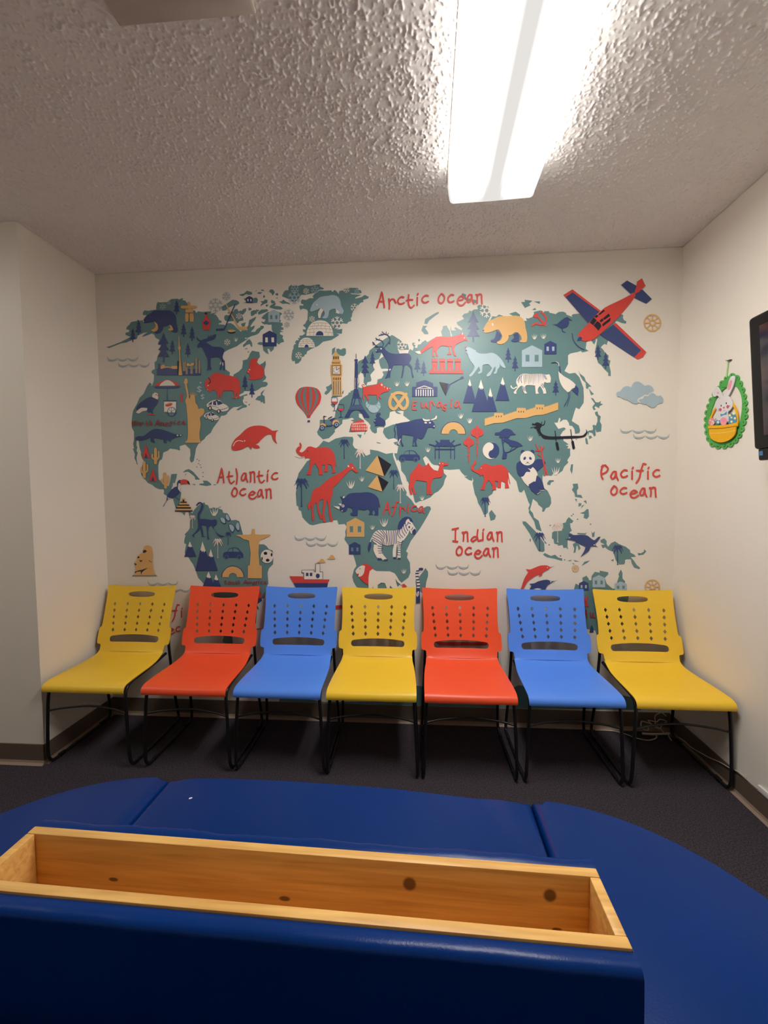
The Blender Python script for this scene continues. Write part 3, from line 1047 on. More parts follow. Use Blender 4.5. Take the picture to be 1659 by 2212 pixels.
PG -453,1202 14,-8 21,-4 21,4 14,20 -9,-25 -26,-11 -26,9
PG -517,1176 14,-20 21,-4 21,4 14,8 -8,-13 -27,-10 -27,9
PG -447,1164 14,-8 21,-4 21,4 14,8 -9,-13 -26,-10 -27,9
PG -377,1164 13,-8 21,-4 21,4 14,20 -9,-25 -26,-10 -26,9
#wave_motif;
PG 1404,1859 15,-19 21,-4 21,3 14,7 -8,-11 -26,-9 -28,8
PG 1475,1846 15,-7 21,-4 21,3 14,7 -8,-12 -27,-9 -27,9
PG 1546,1845 14,-7 22,-4 21,3 13,18 -8,-23 -26,-9 -27,9
PG 1480,1824 15,-19 21,-4 21,3 14,7 -8,-11 -27,-10 -27,9
PG 1551,1811 14,-7 21,-4 21,3 14,7 -8,-12 -26,-9 -27,9
PG 1621,1810 15,-7 21,-4 21,3 13,18 -8,-23 -26,-9 -27,9
#wave_motif;
PG 307,1033 14,-20 21,-4 21,5 14,7 -8,-12 -27,-11 -26,9
PG 377,1021 14,-7 21,-4 20,4 14,8 -8,-13 -26,-10 -27,8
PG 446,1022 14,-8 21,-4 21,4 13,20 -8,-25 -26,-10 -26,9
PG 380,995 14,-19 21,-4 21,4 14,7 -9,-12 -26,-10 -26,8
PG 450,983 14,-7 20,-4 21,4 14,8 -8,-13 -27,-10 -26,9
PG 519,984 14,-8 20,-3 21,4 14,20 -8,-25 -27,-11 -26,9
#wave_motif;
PG -1586,912 13,-21 21,-4 21,5 14,8 -8,-13 -28,-11 -26,9
PG -1517,900 14,-8 21,-4 21,4 15,8 -9,-13 -27,-11 -27,9
PG -1446,900 13,-7 21,-5 21,5 15,21 -9,-26 -27,-11 -27,9
PG -1501,871 13,-21 21,-4 21,5 14,8 -9,-14 -27,-11 -26,9
PG -1432,859 14,-8 21,-4 21,4 14,8 -9,-13 -27,-11 -26,9
PG -1362,859 14,-8 21,-4 21,5 14,21 -9,-26 -27,-11 -26,9
#car_motif;
PN 82,1688 3,19 13,9 10,1 11,17 18,7 23,1 20,-6 17,-19 12,-11 3,-22 -10,-3 -107,2
PT 112,1717 10,15 21,5 0,-20
PT 148,1737 16,-1 13,-6 12,-14 -41,1
PT 118,1684 -2,-7 -6,-5 -8,-1 -7,3 -4,7 0,8 4,6 7,3 8,-1 6,-5
PN 115,1684 -2,-6 -5,-4 -7,0 -6,4 -2,7 2,6 6,4 7,0 5,-4
PT 200,1683 -2,-7 -6,-5 -8,-1 -7,3 -4,7 0,8 4,6 7,3 8,-1 6,-5
PN 197,1683 -2,-6 -5,-4 -7,0 -6,4 -2,7 2,6 6,4 7,0 5,-4
#car_motif;
PN -1067,1071 3,22 14,9 11,2 11,19 20,7 24,2 20,-6 17,-21 12,-12 3,-23 -11,-4 -111,0
PT -1035,1104 11,17 22,5 -1,-22
PT -997,1126 16,0 14,-7 11,-15 -41,0
PT -1030,1068 -3,-7 -6,-6 -8,-1 -7,4 -4,6 0,8 5,7 7,3 8,-1 6,-5
PN -1033,1068 -2,-6 -6,-5 -7,0 -6,4 -2,7 2,7 6,4 8,0 5,-4
PT -945,1069 -2,-8 -6,-5 -8,-1 -8,3 -4,6 1,8 4,7 7,3 8,-1 6,-5
PN -947,1069 -3,-7 -6,-4 -7,0 -5,4 -2,6 2,7 6,4 7,0 6,-4
#rainbow_arch_motif;tan arch with a navy outer rim
LN 340,1840 2,17 6,16 9,14 12,12 14,9 17,5 17,2 17,-2 16,-6 14,-10 13,-12 9,-15 5,-16 2,-17 -7,0 -4,22 -10,19 -15,16 -19,10 -21,3 -22,-3 -19,-9 -15,-15 -10,-19 -3,-21
LY 344,1840 2,16 6,15 8,13 12,12 13,8 16,5 16,1 16,-2 15,-5 14,-9 11,-12 9,-13 5,-16 2,-16 -44,1 -2,9 -4,8 -6,6 -8,4 -8,2 -9,-2 -8,-4 -6,-6 -4,-7 -1,-9
#rainbow_arch_motif;tan arch with a navy outer rim
LN -1082,937 2,17 7,16 9,14 13,12 14,9 17,6 17,2 17,-2 16,-6 14,-9 11,-11 9,-14 5,-16 2,-17 -8,0 -3,21 -9,19 -15,14 -18,10 -22,3 -21,-3 -19,-10 -16,-15 -10,-19 -4,-21
LY -1077,937 2,16 6,15 9,13 11,11 14,9 16,5 16,2 15,-2 15,-5 14,-8 11,-11 8,-13 5,-15 1,-16 -43,0 -2,8 -3,8 -6,6 -8,4 -9,1 -8,-1 -8,-4 -7,-6 -4,-8 -2,-9
#wheel_motif;tan ship wheel
SY8.3 1622,2465 -2,-15 -6,-12 -10,-10 -12,-6 -15,-2 -14,2 -13,8 -10,10 -7,13 -3,15 2,14 7,13 9,10 13,6 14,2 14,-3 13,-7 10,-11 7,-13 3,-14
SY8.3 1591,2466 0,-5 -2,-4 -4,-3 -4,-2 -4,-1 -5,1 -4,2 -4,4 -2,4 -1,5 1,5 2,4 3,3 4,2 5,1 4,-1 5,-3 3,-3 2,-4 1,-5
SY6.6 1591,2466 30,-1
SY6.6 1587,2455 22,-22
SY6.6 1577,2451 0,-30
SY6.6 1566,2456 -21,-21
SY6.6 1561,2467 -30,1
SY6.6 1565,2477 -21,23
SY6.6 1576,2482 -1,30
SY6.6 1587,2477 20,20
#wheel_motif;tan ship wheel
SY7.3 1658,896 -2,-13 -5,-13 -9,-9 -12,-7 -12,-2 -13,2 -12,6 -9,10 -7,12 -2,13 2,14 5,12 9,10 12,6 12,2 13,-2 12,-6 9,-9 6,-13 3,-13
SY7.3 1630,896 -1,-5 -1,-4 -3,-3 -4,-2 -4,-1 -4,1 -4,2 -3,3 -2,4 -1,5 1,4 1,4 3,3 4,2 4,1 4,-1 4,-2 3,-3 2,-4 1,-4
SY5.8 1630,896 27,0
SY5.8 1626,886 20,-20
SY5.8 1617,881 1,-28
SY5.8 1607,886 -18,-21
SY5.8 1603,896 -27,-1
SY5.8 1607,906 -20,20
SY5.8 1616,910 -1,28
SY5.8 1626,906 18,20
#wheel_motif;tan ship wheel
SY3.3 1179,1006 -1,-6 -3,-6 -4,-4 -5,-3 -6,-1 -6,1 -5,3 -5,4 -3,6 -1,6 1,6 3,6 4,4 5,3 6,1 6,-1 6,-3 4,-4 3,-6 1,-6
SY3.3 1166,1006 0,-2 -1,-2 -2,-1 -1,-1 -2,0 -2,0 -2,1 -1,1 -1,2 -1,2 1,2 1,2 1,1 2,1 2,1 2,-1 1,-1 2,-1 1,-2 0,-2
SY2.6 1166,1006 13,0
SY2.6 1164,1001 9,-9
SY2.6 1160,1000 0,-14
SY2.6 1155,1001 -8,-9
SY2.6 1153,1006 -12,0
SY2.6 1155,1011 -9,9
SY2.6 1160,1013 -1,13
SY2.6 1164,1011 9,9
#mountain_motif;
LN 515,2169 40,-146 -80,2
LC 515,2169 11,-41 -3,2 -4,-8 -3,10 -4,-8 -3,9 -4,0
LN 582,2164 59,-195 -114,2
LC 582,2164 17,-55 -5,3 -5,-11 -5,13 -5,-11 -6,13 -5,-1
LN 638,2113 42,-144 -72,1
LC 638,2113 15,-53 -4,2 -4,-8 -4,10 -5,-8 -4,10 -4,-1
#mountain_motif;
LN 712,2175 42,-142 -83,2
LC 712,2175 14,-45 -4,2 -5,-8 -4,10 -4,-8 -4,10 -5,-1
#mountain_motif;
LN -1288,1172 41,-102 -82,0
LC -1288,1172 15,-37 -5,2 -5,-6 -4,7 -5,-6 -5,7 -4,0
#mountain_motif;
LN -1203,1172 65,-194 -119,-1
LC -1203,1172 22,-66 -6,3 -7,-11 -6,13 -7,-11 -6,13 -6,-1
LN -1148,1122 42,-143 -89,-1
LC -1148,1122 15,-51 -5,2 -5,-8 -5,10 -5,-8 -5,9 -5,0
#mountain_motif;
LN -1168,974 46,-119 -96,-1
LC -1168,974 16,-42 -5,2 -5,-7 -5,8 -6,-6 -5,8 -6,-1
LN -1118,956 38,-101 -73,0
LC -1118,956 15,-38 -5,1 -4,-5 -4,6 -5,-5 -4,7 -5,-1
#black_bear_motif;navy bear with tan legs
PN -1549,2587 7,15 20,21 20,9 23,15 22,4 50,-4 28,1 22,-8 19,-21 6,-29 3,-32 6,-31 -5,-18 -17,-1 -22,10 12,20 -8,19 -16,3 -20,-10 -20,1 -6,-21 -14,-17 -23,-7 -19,8 28,12 4,21 -8,24 -13,13 -23,-4 -28,-4 -22,-1
PY -1479,2582 22,-17 5,-23 -9,-18 -23,-5 -16,9 25,12 7,18
PY -1378,2559 15,-7 12,-24 -7,-6 -25,1 -3,9 17,4
PC -1544,2584 -1,-3 -3,-1 -2,1 -1,3 1,4 3,1 2,-1
#inukshuk_motif;tan stacked stone figure
PY -1234,2684 -3,-8 -6,-4 -6,2 -4,6 0,9 4,6 7,1 6,-5
PY -1296,2669 6,4 94,-4 6,-8 -7,-8 -90,2 -10,5
PY -1267,2650 51,-1 1,-20 -52,0
PY -1268,2624 19,1 2,-23 -5,-29 -17,0 -2,25
PY -1239,2624 22,0 3,-23 -2,-29 -24,0 -2,30
#syrup_bottle_motif;red bottle with a navy leaf
PR -1143,2614 17,-1 3,-20 16,-22 1,-20 -7,-21 0,-13 -41,1 -2,14 -5,21 3,20 17,20
LK -1142,2624 17,0 -1,-11 -16,1
LN -1133,2580 5,-9 15,-6 -6,-11 -15,-9 -15,10 -5,12 15,5
#hockey_sticks_motif;crossed navy and tan hockey sticks with a puck
SY7.7 -1002,2670 81,-150
PY -922,2529 48,0 6,-9 -4,-9 -46,1
SN6.8 -943,2668 -76,-152
PN -1072,2522 54,2 0,-14 -52,-1
PK -945,2499 -2,-3 -5,-3 -9,-1 -9,-1 -10,1 -8,2 -6,3 -2,4 3,3 5,2 8,2 10,0 10,-1 8,-2 6,-3
PY -944,2505 -2,-3 -6,-2 -8,-1 -10,-1 -10,1 -8,2 -5,3 -2,3 2,3 5,2 9,1 9,1 10,-1 8,-2 6,-3
#moose_motif;navy moose
PN -1198,2481 11,-20 17,-6 19,6 22,5 7,23 2,-18 20,17 -7,-21 23,21 15,-1 -16,-28 -30,-8 -28,-7 -27,2 -25,11
PN -1199,2418 15,21 19,12 19,-6 30,-19 22,-13 49,-5 21,-13 3,-13 -12,-26 2,-21 10,-16 2,-55 -11,-2 1,52 -8,5 -1,-31 -9,-24 -8,4 9,31 4,31 -16,16 -39,-1 -16,-2 -2,-53 7,-13 -10,-14 -5,28 -3,-21 -11,-8 6,34 -1,42 -13,26 -11,27 -15,27 -20,-11
#skyline_motif;tall tan tower and navy city skyline
LN -1469,2284 290,-8 -1,-40 -291,8
LN -1461,2316 14,-1 -1,-34 -14,1
LK -1332,2331 10,-1 -4,-90 -9,1
LD -1296,2323 22,-1 -2,-56 -22,0
LD -1278,2292 14,0 -1,-47 -14,0
LD -1247,2305 17,-1 -2,-58 -17,1
LD -1213,2346 15,-1 -3,-95 -15,0
LD -1192,2329 13,0 -3,-80 -12,0
LY -1445,2305 12,0 0,5 17,-1 -1,-11 45,-4 0,6 39,-1 -1,-19 -111,3
PN -1453,2265 16,17 34,8 33,-6 25,-22
LY -1271,2313 16,0 0,-6 14,-1 0,9 18,-1 0,-13 -24,-4 -25,-2
LY -1317,2485 4,0 1,-63 6,-5 0,-14 -5,-5 1,-71 9,-87 -26,0 9,88 0,70 -7,9 2,10 3,5
#hot_dog_cart_motif;red striped umbrella over a hot dog cart
PR -1489,2177 26,22 34,10 26,4 30,-6 33,-14 19,-20
PC -1459,2175 19,21 37,16 36,-16 19,-24
PN -1493,2174 35,2 137,-2 3,-3 -6,-7 -22,-4 -107,2 -33,2
SN3.2 -1405,2162 -3,-81
LC -1429,2076 80,-2 -3,-64 -79,1
LN -1433,2084 87,-2 0,-8 -87,2
LY -1432,2013 66,-2 0,-4 -67,1
PR -1374,2060 -1,-5 -6,-5 -9,-4 -11,-2 -10,0 -7,2 -4,4 2,5 5,5 10,4 10,3 11,0 7,-3
SY4.2 -1420,2058 42,8
PN -1352,2010 -2,-11 -7,-9 -10,-7 -11,-2 -11,3 -9,6 -6,10 -2,11 3,11 6,10 10,6 11,2 11,-2 10,-7 6,-10
PC -1356,2013 -3,-10 -7,-8 -10,-5 -11,1 -10,4 -6,9 -2,10 2,10 8,8 10,4 11,0 9,-5 7,-8
LT -1405,2006 49,-1 -13,-19 -13,-2 -13,3
SN2.1 -1380,2036 -2,-49
SN2.1 -1402,2027 42,-33
SN2.1 -1403,1995 44,31
#hydrant_motif;red hydrant
PR -1317,2121 10,2 5,-10 -4,-11 -1,-22 5,-7 -22,0 5,7 1,22 -4,11
#bald_eagle_motif;navy eagle with cream head and tail
PN -1622,2032 19,29 35,26 34,18 29,2 27,-12 8,-8 -6,-24 -26,-26 -10,-21 8,-15 -11,-5 -5,18 -12,-9 -13,17 0,16 -31,1 -35,-13
PC -1508,2106 3,17 18,13 19,-11 3,-14 -7,-22 -17,9
PC -1623,2010 36,29 44,-2 -5,-15 -29,-5 -23,-13
PR -1473,2122 12,-6 -9,-8
PR -1558,1991 31,8 23,-1 22,-10 -39,5
PK -1477,2121 -2,-2 -2,-1 -3,1 -1,2 1,2 3,1 3,-1
#alligator_motif;navy alligator
PN -1631,1834 -1,12 15,11 40,2 35,23 34,19 34,2 45,-12 39,-14 33,-11 40,-1 -3,-13 -32,-3 -28,-12 -11,-7 -2,-14 -21,16 -12,-3 6,-20 -20,4 -2,22 -23,3 -34,9 -11,-14 10,-22 -28,12 -2,27 -37,-16 -40,-5
PC -1341,1859 -2,-3 -4,-2 -4,2 -2,3 2,3 4,1 5,-1
PC -1321,1859 -1,-3 -4,-1 -4,1 -2,3 2,3 4,1 4,-2
#tent_motif;red tent
LR -1563,1804 27,-87 -56,1
LN -1563,1750 9,-33 -21,0
#tent_motif;red tent
LR -1522,1649 28,-83 -58,1
LN -1524,1598 10,-30 -21,0
#cactus_motif;tan cactus
SY20.0 -1498,1775 -4,-93
SY11.0 -1478,1757 -1,-35 -17,-21
SY11.0 -1521,1739 -1,-22 18,-11
#cactus_motif;tan cactus
SY20.0 -1579,1689 -2,-96
SY11.0 -1558,1672 -2,-38 -17,-14
SY11.0 -1599,1653 2,-24 13,-13
#cactus_motif;tan cactus
SY20.0 -1442,1615 2,-91
SY11.0 -1417,1598 -2,-37 -16,-22
SY11.0 -1462,1579 1,-23 15,-12
#crowned_statue_motif;tan statue with a raised arm and spiked crown
PY -1292,2189 -2,8 5,5 3,14 10,3 7,-7 1,-10 1,-11 -7,-7 1,-8 7,-43 2,-21 2,-16 5,-8 4,18 5,8 17,2 8,-8 1,-18 3,-27 11,-16 7,-24 15,5 16,-3 7,-11 -5,-21 -23,-21 -3,-10 4,-32 -4,-27 -6,-32 2,-43 8,-19 -106,1 1,8 13,12 5,69 0,75 -3,43 -2,32 -6,26 6,16 7,21 -10,53 -2,19
SY3.2 -1249,2112 -13,4
SY3.2 -1246,2117 -10,7
SY3.2 -1240,2120 -5,9
SY3.2 -1234,2120 2,10
SY3.2 -1228,2118 8,9
SY3.2 -1223,2114 12,6
SY3.2 -1222,2109 14,2
#dollar_signs_motif;pale blue dollar signs and sparkle
SB7.0 -1179,2157 -13,7 -14,-6 13,-10 14,-8 -14,-7 -14,6
SB4.1 -1192,2171 -1,-46
SB5.9 -1161,2108 -12,5 -12,-5 12,-8 11,-7 -12,-6 -11,6
SB3.5 -1172,2120 -2,-39
LB -1182,2200 2,-8 8,-3 -8,-3 -3,-7 -2,8 -7,2 7,3
#bison_motif;red bison
PR -1153,2188 8,16 20,13 23,25 22,8 27,-5 44,-13 43,-9 27,-11 11,-19 2,-37 9,-8 -10,-23 -6,-16 10,-20 -22,0 -1,31 -9,-15 3,-20 -23,1 12,24 -8,24 -41,1 -22,0 -11,-23 -1,-22 -11,0 3,20 -11,-3 0,-17 -9,1 1,27 -13,21 -19,3 -12,-14 -13,7 -14,11 -8,16
SK5.8 -1129,2218 10,-15 -1,-15 -9,-4
PC -1129,2173 0,-3 -3,-2 -4,-1 -2,1 0,3 3,2 3,1
PC -1135,2145 -1,-2 -2,0 -2,0 -1,2 1,1 2,1 2,-1
#taxi_motif;white taxi
PC -1147,2050 9,9 14,10 17,7 22,3 27,-4 19,-19 25,-13 13,-17 -9,-15 -39,-6 -10,12 -11,3 -9,-8 -33,12 -2,10 -11,9 -11,-8 -7,-1
LN -1138,2051 28,20 -4,-22 -16,1
LN -1102,2071 17,1 2,-28 -22,5
LN -1080,2073 25,-3 16,-16 -35,-9
LK -1085,2077 15,1 -4,-8 -16,0
PK -1115,2027 -3,-8 -6,-4 -7,1 -4,7 0,9 5,7 7,2 6,-5
PC -1119,2028 -2,-7 -5,-2 -4,2 -1,7 2,6 4,3 4,-3
PK -1058,2007 -3,-9 -6,-4 -7,2 -4,7 0,9 5,6 7,2 5,-5
PC -1062,2007 -2,-7 -5,-2 -4,3 -1,6 1,6 5,3 4,-3
SN3.2 -1055,2016 23,5 25,8
SN2.1 -1139,2045 31,-4 38,-12
#taxi_motif;white taxi
PC -1167,1982 6,6 10,7 12,5 15,2 19,-2 13,-14 17,-9 9,-12 -6,-10 -27,-4 -7,8 -8,2 -6,-5 -22,8 -2,7 -7,6 -8,-6 -5,0
LN -1161,1982 20,15 -3,-16 -11,0
LN -1136,1996 12,1 2,-19 -16,3
LN -1120,1998 17,-2 11,-11 -24,-7
LK -1124,2001 10,0 -2,-5 -11,0
PK -1145,1966 -2,-6 -5,-3 -5,3 -2,6 3,7 4,3 5,-3
PC -1148,1966 -1,-4 -3,-2 -3,2 -1,4 1,5 3,2 3,-2
PK -1106,1952 -2,-7 -5,-2 -5,3 -1,6 2,7 5,2 5,-3
PC -1108,1952 -2,-4 -3,-2 -3,2 -1,4 2,4 3,2 3,-2
SN2.2 -1103,1958 16,4 17,5
SN1.5 -1161,1979 21,-4 26,-8
#red_squirrel_motif;red squirrel
PR -858,2273 1,36 14,20 22,4 19,-5 -9,-15 -6,-10 11,-8 27,-14 13,-26 -4,-32 -14,-15 -24,-7 -38,-2 -25,5 13,14 -4,18 -17,9 4,15 12,14
PC -855,2262 -1,-2 -3,-1 -3,1 -2,2 2,3 3,0 3,-1
PC -865,2250 -1,-2 -2,-1 -3,1 -1,2 1,2 3,1 2,-1
#whale_motif;red whale
PR -990,1768 4,30 21,32 33,26 34,31 33,18 44,7 49,-5 38,-20 13,-9 40,2 -15,-12 -4,-32 0,-21 10,-23 -24,23 -15,40 -28,-2 -33,-26 -28,-26 -21,-6 26,-10 9,-14 -20,-4 -22,5 -5,11 -12,-24 -10,16 -10,6 -29,-13 -33,-10 -33,-1
SC4.7 -979,1785 13,23 22,11 30,-6
PC -899,1817 -1,-3 -3,-2 -3,2 -1,3 1,3 3,1 3,-1
#hot_air_balloon_motif;red and teal striped hot air balloon
PR -567,2085 6,26 19,26 27,9 32,1 32,-5 26,-11 16,-24 5,-26 -9,-36 -19,-25 -22,-28 -19,-23 -24,0 -18,24 -27,29 -18,27
PT -526,2144 -21,-28 -5,-31 10,-42 21,-37 23,-36 3,0 -18,36 -16,37 -7,41 4,32 16,28
PT -506,2143 -11,-28 -3,-31 5,-42 11,-36 11,-36 3,0 -5,35 -5,37 -2,42 2,31 5,28
PT -480,2143 3,-29 0,-31 -3,-41 -3,-37 -3,-35 2,0 10,35 8,36 5,42 -1,31 -7,29
PT -457,2142 14,-29 2,-31 -8,-41 -15,-36 -16,-35 2,0 22,35 21,36 10,41 -3,31 -19,29
LR -497,1969 25,0 -4,-14 -18,0
SN2.6 -497,1968 25,0
LN -493,1939 15,0 0,-11 -15,0
#igloo_motif;large cream igloo
PC -492,2459 4,29 17,33 26,22 37,8 37,-6 26,-21 16,-26 7,-41 -3,-3
SD2.1 -451,2533 47,3 47,-6
SD2.1 -471,2516 66,2 65,-6
SD2.1 -481,2499 76,1 76,-6
SD2.1 -487,2479 82,1 81,-7
SD1.6 -439,2535 -1,-18
SD1.6 -416,2534 0,-18
SD1.6 -392,2533 -1,-17
SD1.6 -369,2533 0,-18
SD1.6 -452,2518 0,-18
SD1.6 -425,2517 -1,-18
SD1.6 -399,2516 0,-18
SD1.6 -373,2515 0,-18
SD1.6 -346,2514 0,-18
SD1.6 -469,2500 0,-20
SD1.6 -443,2500 -1,-21
SD1.6 -418,2499 0,-21
SD1.6 -393,2498 0,-21
SD1.6 -367,2497 -1,-20
SD1.6 -342,2496 0,-20
SD1.6 -469,2480 -1,-18
SD1.6 -446,2479 0,-18
SD1.6 -423,2478 0,-17
SD1.6 -400,2478 0,-18
SD1.6 -377,2477 0,-18
SD1.6 -353,2476 -1,-18
SD1.6 -330,2475 0,-17
PC -442,2460 10,26 25,11 27,-12 5,-27
PN -433,2460 8,19 18,7 19,-9 4,-19
#igloo_motif;small cream igloo
PC -545,2390 5,26 19,25 30,8 29,-10 18,-26 7,-27
SD2.1 -523,2435 32,3 31,-5
SD2.1 -534,2424 42,3 43,-6
SD2.1 -540,2412 49,3 48,-6
SD2.1 -544,2400 53,2 52,-5
SD1.6 -513,2437 0,-12
SD1.6 -491,2436 -1,-12
SD1.6 -470,2436 0,-12
SD1.6 -513,2425 0,-12
SD1.6 -485,2424 0,-12
SD1.6 -456,2423 -1,-11
SD1.6 -528,2414 0,-12
SD1.6 -503,2413 -1,-12
SD1.6 -479,2412 0,-12
SD1.6 -455,2412 0,-13
SD1.6 -524,2401 0,-11
SD1.6 -498,2401 0,-12
SD1.6 -472,2400 0,-12
SD1.6 -446,2399 0,-12
PC -512,2390 6,17 15,6 17,-7 3,-17
PN -506,2390 6,13 9,4 10,-6 3,-12
#polar_bear_motif;pale blue-grey polar bear
PC -396,2627 15,-15 -15,-25 -5,-22 -13,1 -2,27 9,21
PC -307,2619 26,-19 0,-15 -25,8 4,8
PB -467,2614 11,26 13,20 27,21 21,12 42,4 32,4 31,-12 15,-26 5,-30 15,-31 -8,-18 -26,2 8,12 -18,12 -13,9 -32,-11 -4,-18 -7,-22 -16,-7 -20,4 13,14 4,17 -11,18 -16,10 -16,-7 -21,-7 -21,-5
PC -419,2648 2,-4 -2,-3 -3,0 -3,4 -1,4 1,3 3,-1
#clock_tower_motif;tan clock tower
LY -310,2366 24,-35 0,-20 9,-13 -1,-16 10,-8 -2,-64 -5,-10 4,-114 -62,2 -3,114 -5,10 -1,64 10,8 -1,15 9,13 -1,20
LK -334,2275 57,-1 -1,-62 -57,2
LY -331,2272 51,-1 -1,-55 -51,1
LK -327,2268 44,-1 -1,-47 -44,1
LC -326,2267 41,-1 0,-45 -41,2
SN3.2 -291,2244 5,0
SN3.2 -293,2236 4,-2
SN3.2 -298,2231 2,-5
SN3.2 -306,2229 0,-5
SN3.2 -313,2231 -3,-4
SN3.2 -318,2237 -5,-2
SN3.2 -320,2244 -5,1
SN3.2 -318,2252 -4,3
SN3.2 -313,2258 -2,4
SN3.2 -305,2259 0,5
SN3.2 -298,2257 2,4
SN3.2 -293,2251 4,3
SN4.2 -305,2265 0,-22 19,14
LK -326,2177 4,0 -1,-82 -4,0
LC -322,2177 1,0 -1,-79 -1,0
LK -315,2176 3,0 -1,-81 -3,0
LC -312,2176 2,0 -1,-78 -2,0
LK -304,2176 3,0 -1,-81 -3,0
LC -301,2176 2,0 -1,-78 -2,0
LK -293,2176 3,0 -1,-82 -3,0
LC -290,2176 2,0 -1,-79 -2,0
LK -282,2176 3,0 -1,-82 -3,0
LC -279,2176 2,-1 -1,-78 -2,0
LK -326,2199 3,0 0,-14 -3,0
LK -315,2199 3,-1 0,-13 -4,0
LK -305,2198 4,0 0,-14 -4,0
LK -294,2198 4,0 0,-14 -4,0
LK -283,2198 4,0 0,-14 -4,0
LK -323,2329 4,0 0,-17 -5,0
LK -313,2328 4,0 0,-16 -5,0
LK -303,2328 4,0 0,-16 -5,0
LK -293,2328 4,0 0,-17 -5,0
LK -329,2294 3,0 0,-9 -3,0
LK -321,2294 3,0 0,-10 -3,1
LK -312,2293 3,0 0,-9 -3,0
LK -304,2293 3,0 0,-9 -3,0
LK -295,2293 3,0 0,-9 -4,0
LK -287,2293 3,0 0,-10 -3,1
#iron_tower_motif;navy lattice tower
SN3.2 -181,2340 0,-29
LN -190,2308 18,0 2,-11 -6,-4 -10,0 -6,7
LN -188,2295 16,-1 1,-89 -2,-75 13,-55 8,-7 5,-45 14,-24 31,-44 0,-6 -35,1 -10,25 -17,17 -18,4 -18,-3 -17,-15 -11,-26 -28,0 0,6 21,36 15,31 14,48 12,54 3,93
LT -186,2066 15,0 8,-38 -32,0
LT -202,2066 8,0 -9,-37 -10,0
LT -164,2065 7,0 9,-38 -8,1
ST2.8 -222,2021 83,-1
ST2.8 -226,2013 91,-2
ST2.8 -231,2004 100,-2
SC2.1 -190,2192 5,-3
SC2.1 -175,2190 3,-3
SC2.1 -190,2185 5,-4
SC2.1 -175,2182 3,-2
SC2.1 -190,2177 5,-3
SC2.1 -175,2175 3,-3
SC2.1 -191,2170 6,-4
SC2.1 -175,2167 3,-3
SC2.1 -191,2162 6,-3
SC2.1 -175,2160 3,-3
SC2.1 -192,2155 7,-4
SC2.1 -175,2152 2,-3
SC2.1 -192,2147 6,-3
SC2.1 -175,2145 2,-3
SC2.1 -193,2140 7,-4
SC2.1 -175,2137 2,-3
SC2.1 -193,2132 7,-4
SC2.1 -175,2130 2,-3
SN1.8 -202,2066 -11,-37
SN1.8 -213,2066 10,-37
SN1.8 -158,2065 10,-38
#wine_glass_motif;glass of red wine
PR -339,2052 38,-1 -3,-11 -16,-4 -15,5
SN2.5 -336,2077 -3,-25 5,-13 14,-4 15,4 5,12 -3,26 -33,0
SN3.5 -320,2036 0,-39
SN2.8 -332,1993 12,3 12,-3
#wine_glass_motif;glass of red wine
PR -299,2009 38,-1 -3,-10 -16,-5 -16,6
SN2.5 -296,2034 -4,-25 6,-12 14,-5 14,4 6,12 -3,25 -33,1
SN3.5 -280,1993 0,-38
SN2.8 -293,1952 13,3 12,-3
#scooter_motif;navy scooter with tan fenders
PN -389,1941 5,0 1,-24 11,-12 29,1 5,23 -15,11 21,8 21,-3 11,-11 -22,-5 -10,-26 -33,-7 -16,4 -9,15
PY -415,1906 5,10 14,3 16,-7 4,-14 -21,5
PY -337,1910 4,19 17,12 18,-7 7,-18 -2,-8 -18,11 -16,-13
PN -384,1890 -3,-8 -6,-6 -8,-2 -8,2 -5,6 -2,9 2,8 6,6 8,2 8,-2 6,-6
PB -390,1890 -3,-6 -6,-4 -7,1 -4,6 0,7 5,6 6,1 6,-4
PN -395,1890 -2,-3 -4,-2 -3,2 -2,4 2,3 4,2 3,-2
PN -293,1908 -2,-9 -6,-6 -9,-2 -8,2 -6,7 -3,8 3,9 6,6 9,2 8,-2 6,-7
PB -299,1908 -2,-6 -6,-4 -6,0 -5,4 -2,6 2,6 5,4 7,0 5,-4
PN -304,1908 -2,-4 -4,-2 -4,2 -1,4 1,4 4,2 5,-2
SK3.7 -387,1936 -2,23 15,2
PK -382,1961 -2,-3 -3,-1 -4,1 -1,3 2,3 3,1 3,-1
SK4.7 -361,1948 24,10
#boar_motif;red boar
PR -142,2136 28,3 42,8 24,7 18,9 10,-6 10,-14 18,-10 22,-5 -1,-8 -10,-5 0,-10 -25,-3 -25,-13 -7,-10 13,-15 -6,-1 -14,15 0,-21 -7,0 -3,29 -39,1 -20,2 13,-30 -9,-4 -15,26 -2,10 -10,-11 5,-22 -7,1 -5,19 5,24 -1,24
SR3.5 -139,2136 -7,9 4,7 9,-2 0,-5
PC -29,2152 7,2 5,-9 -5,-7 -5,6
PC -3,2134 -1,-2 -2,-1 -3,1 -1,2 1,1 3,1 2,-1
PC 15,2124 -1,-4 -2,-2 -2,2 -1,4 1,4 2,2 2,-2
PC 32,2124 -1,-2 -3,-1 -2,1 -1,2 1,2 2,0 3,-1
#croissant_motif;pale blue croissant
PB -124,2023 2,17 5,10 6,-14 12,-7 15,-5 18,1 14,8 7,15 12,-20 2,-14 -8,-17 -17,-17 -21,-4 -21,8 -14,18
ST2.5 -122,2023 11,11
ST2.5 -112,2002 13,26
ST2.5 -63,2025 24,-28
ST2.5 -57,2030 26,-9
#pretzel_motif;tan pretzel
SY18.9 128,2089 -36,-45 -29,-40 -16,-6 -18,17 -3,28 11,31 24,19 23,3 24,-6 18,-18 10,-31 -6,-28 -18,-16 -15,9 -26,39 -32,44
#squirrel_motif;navy squirrel
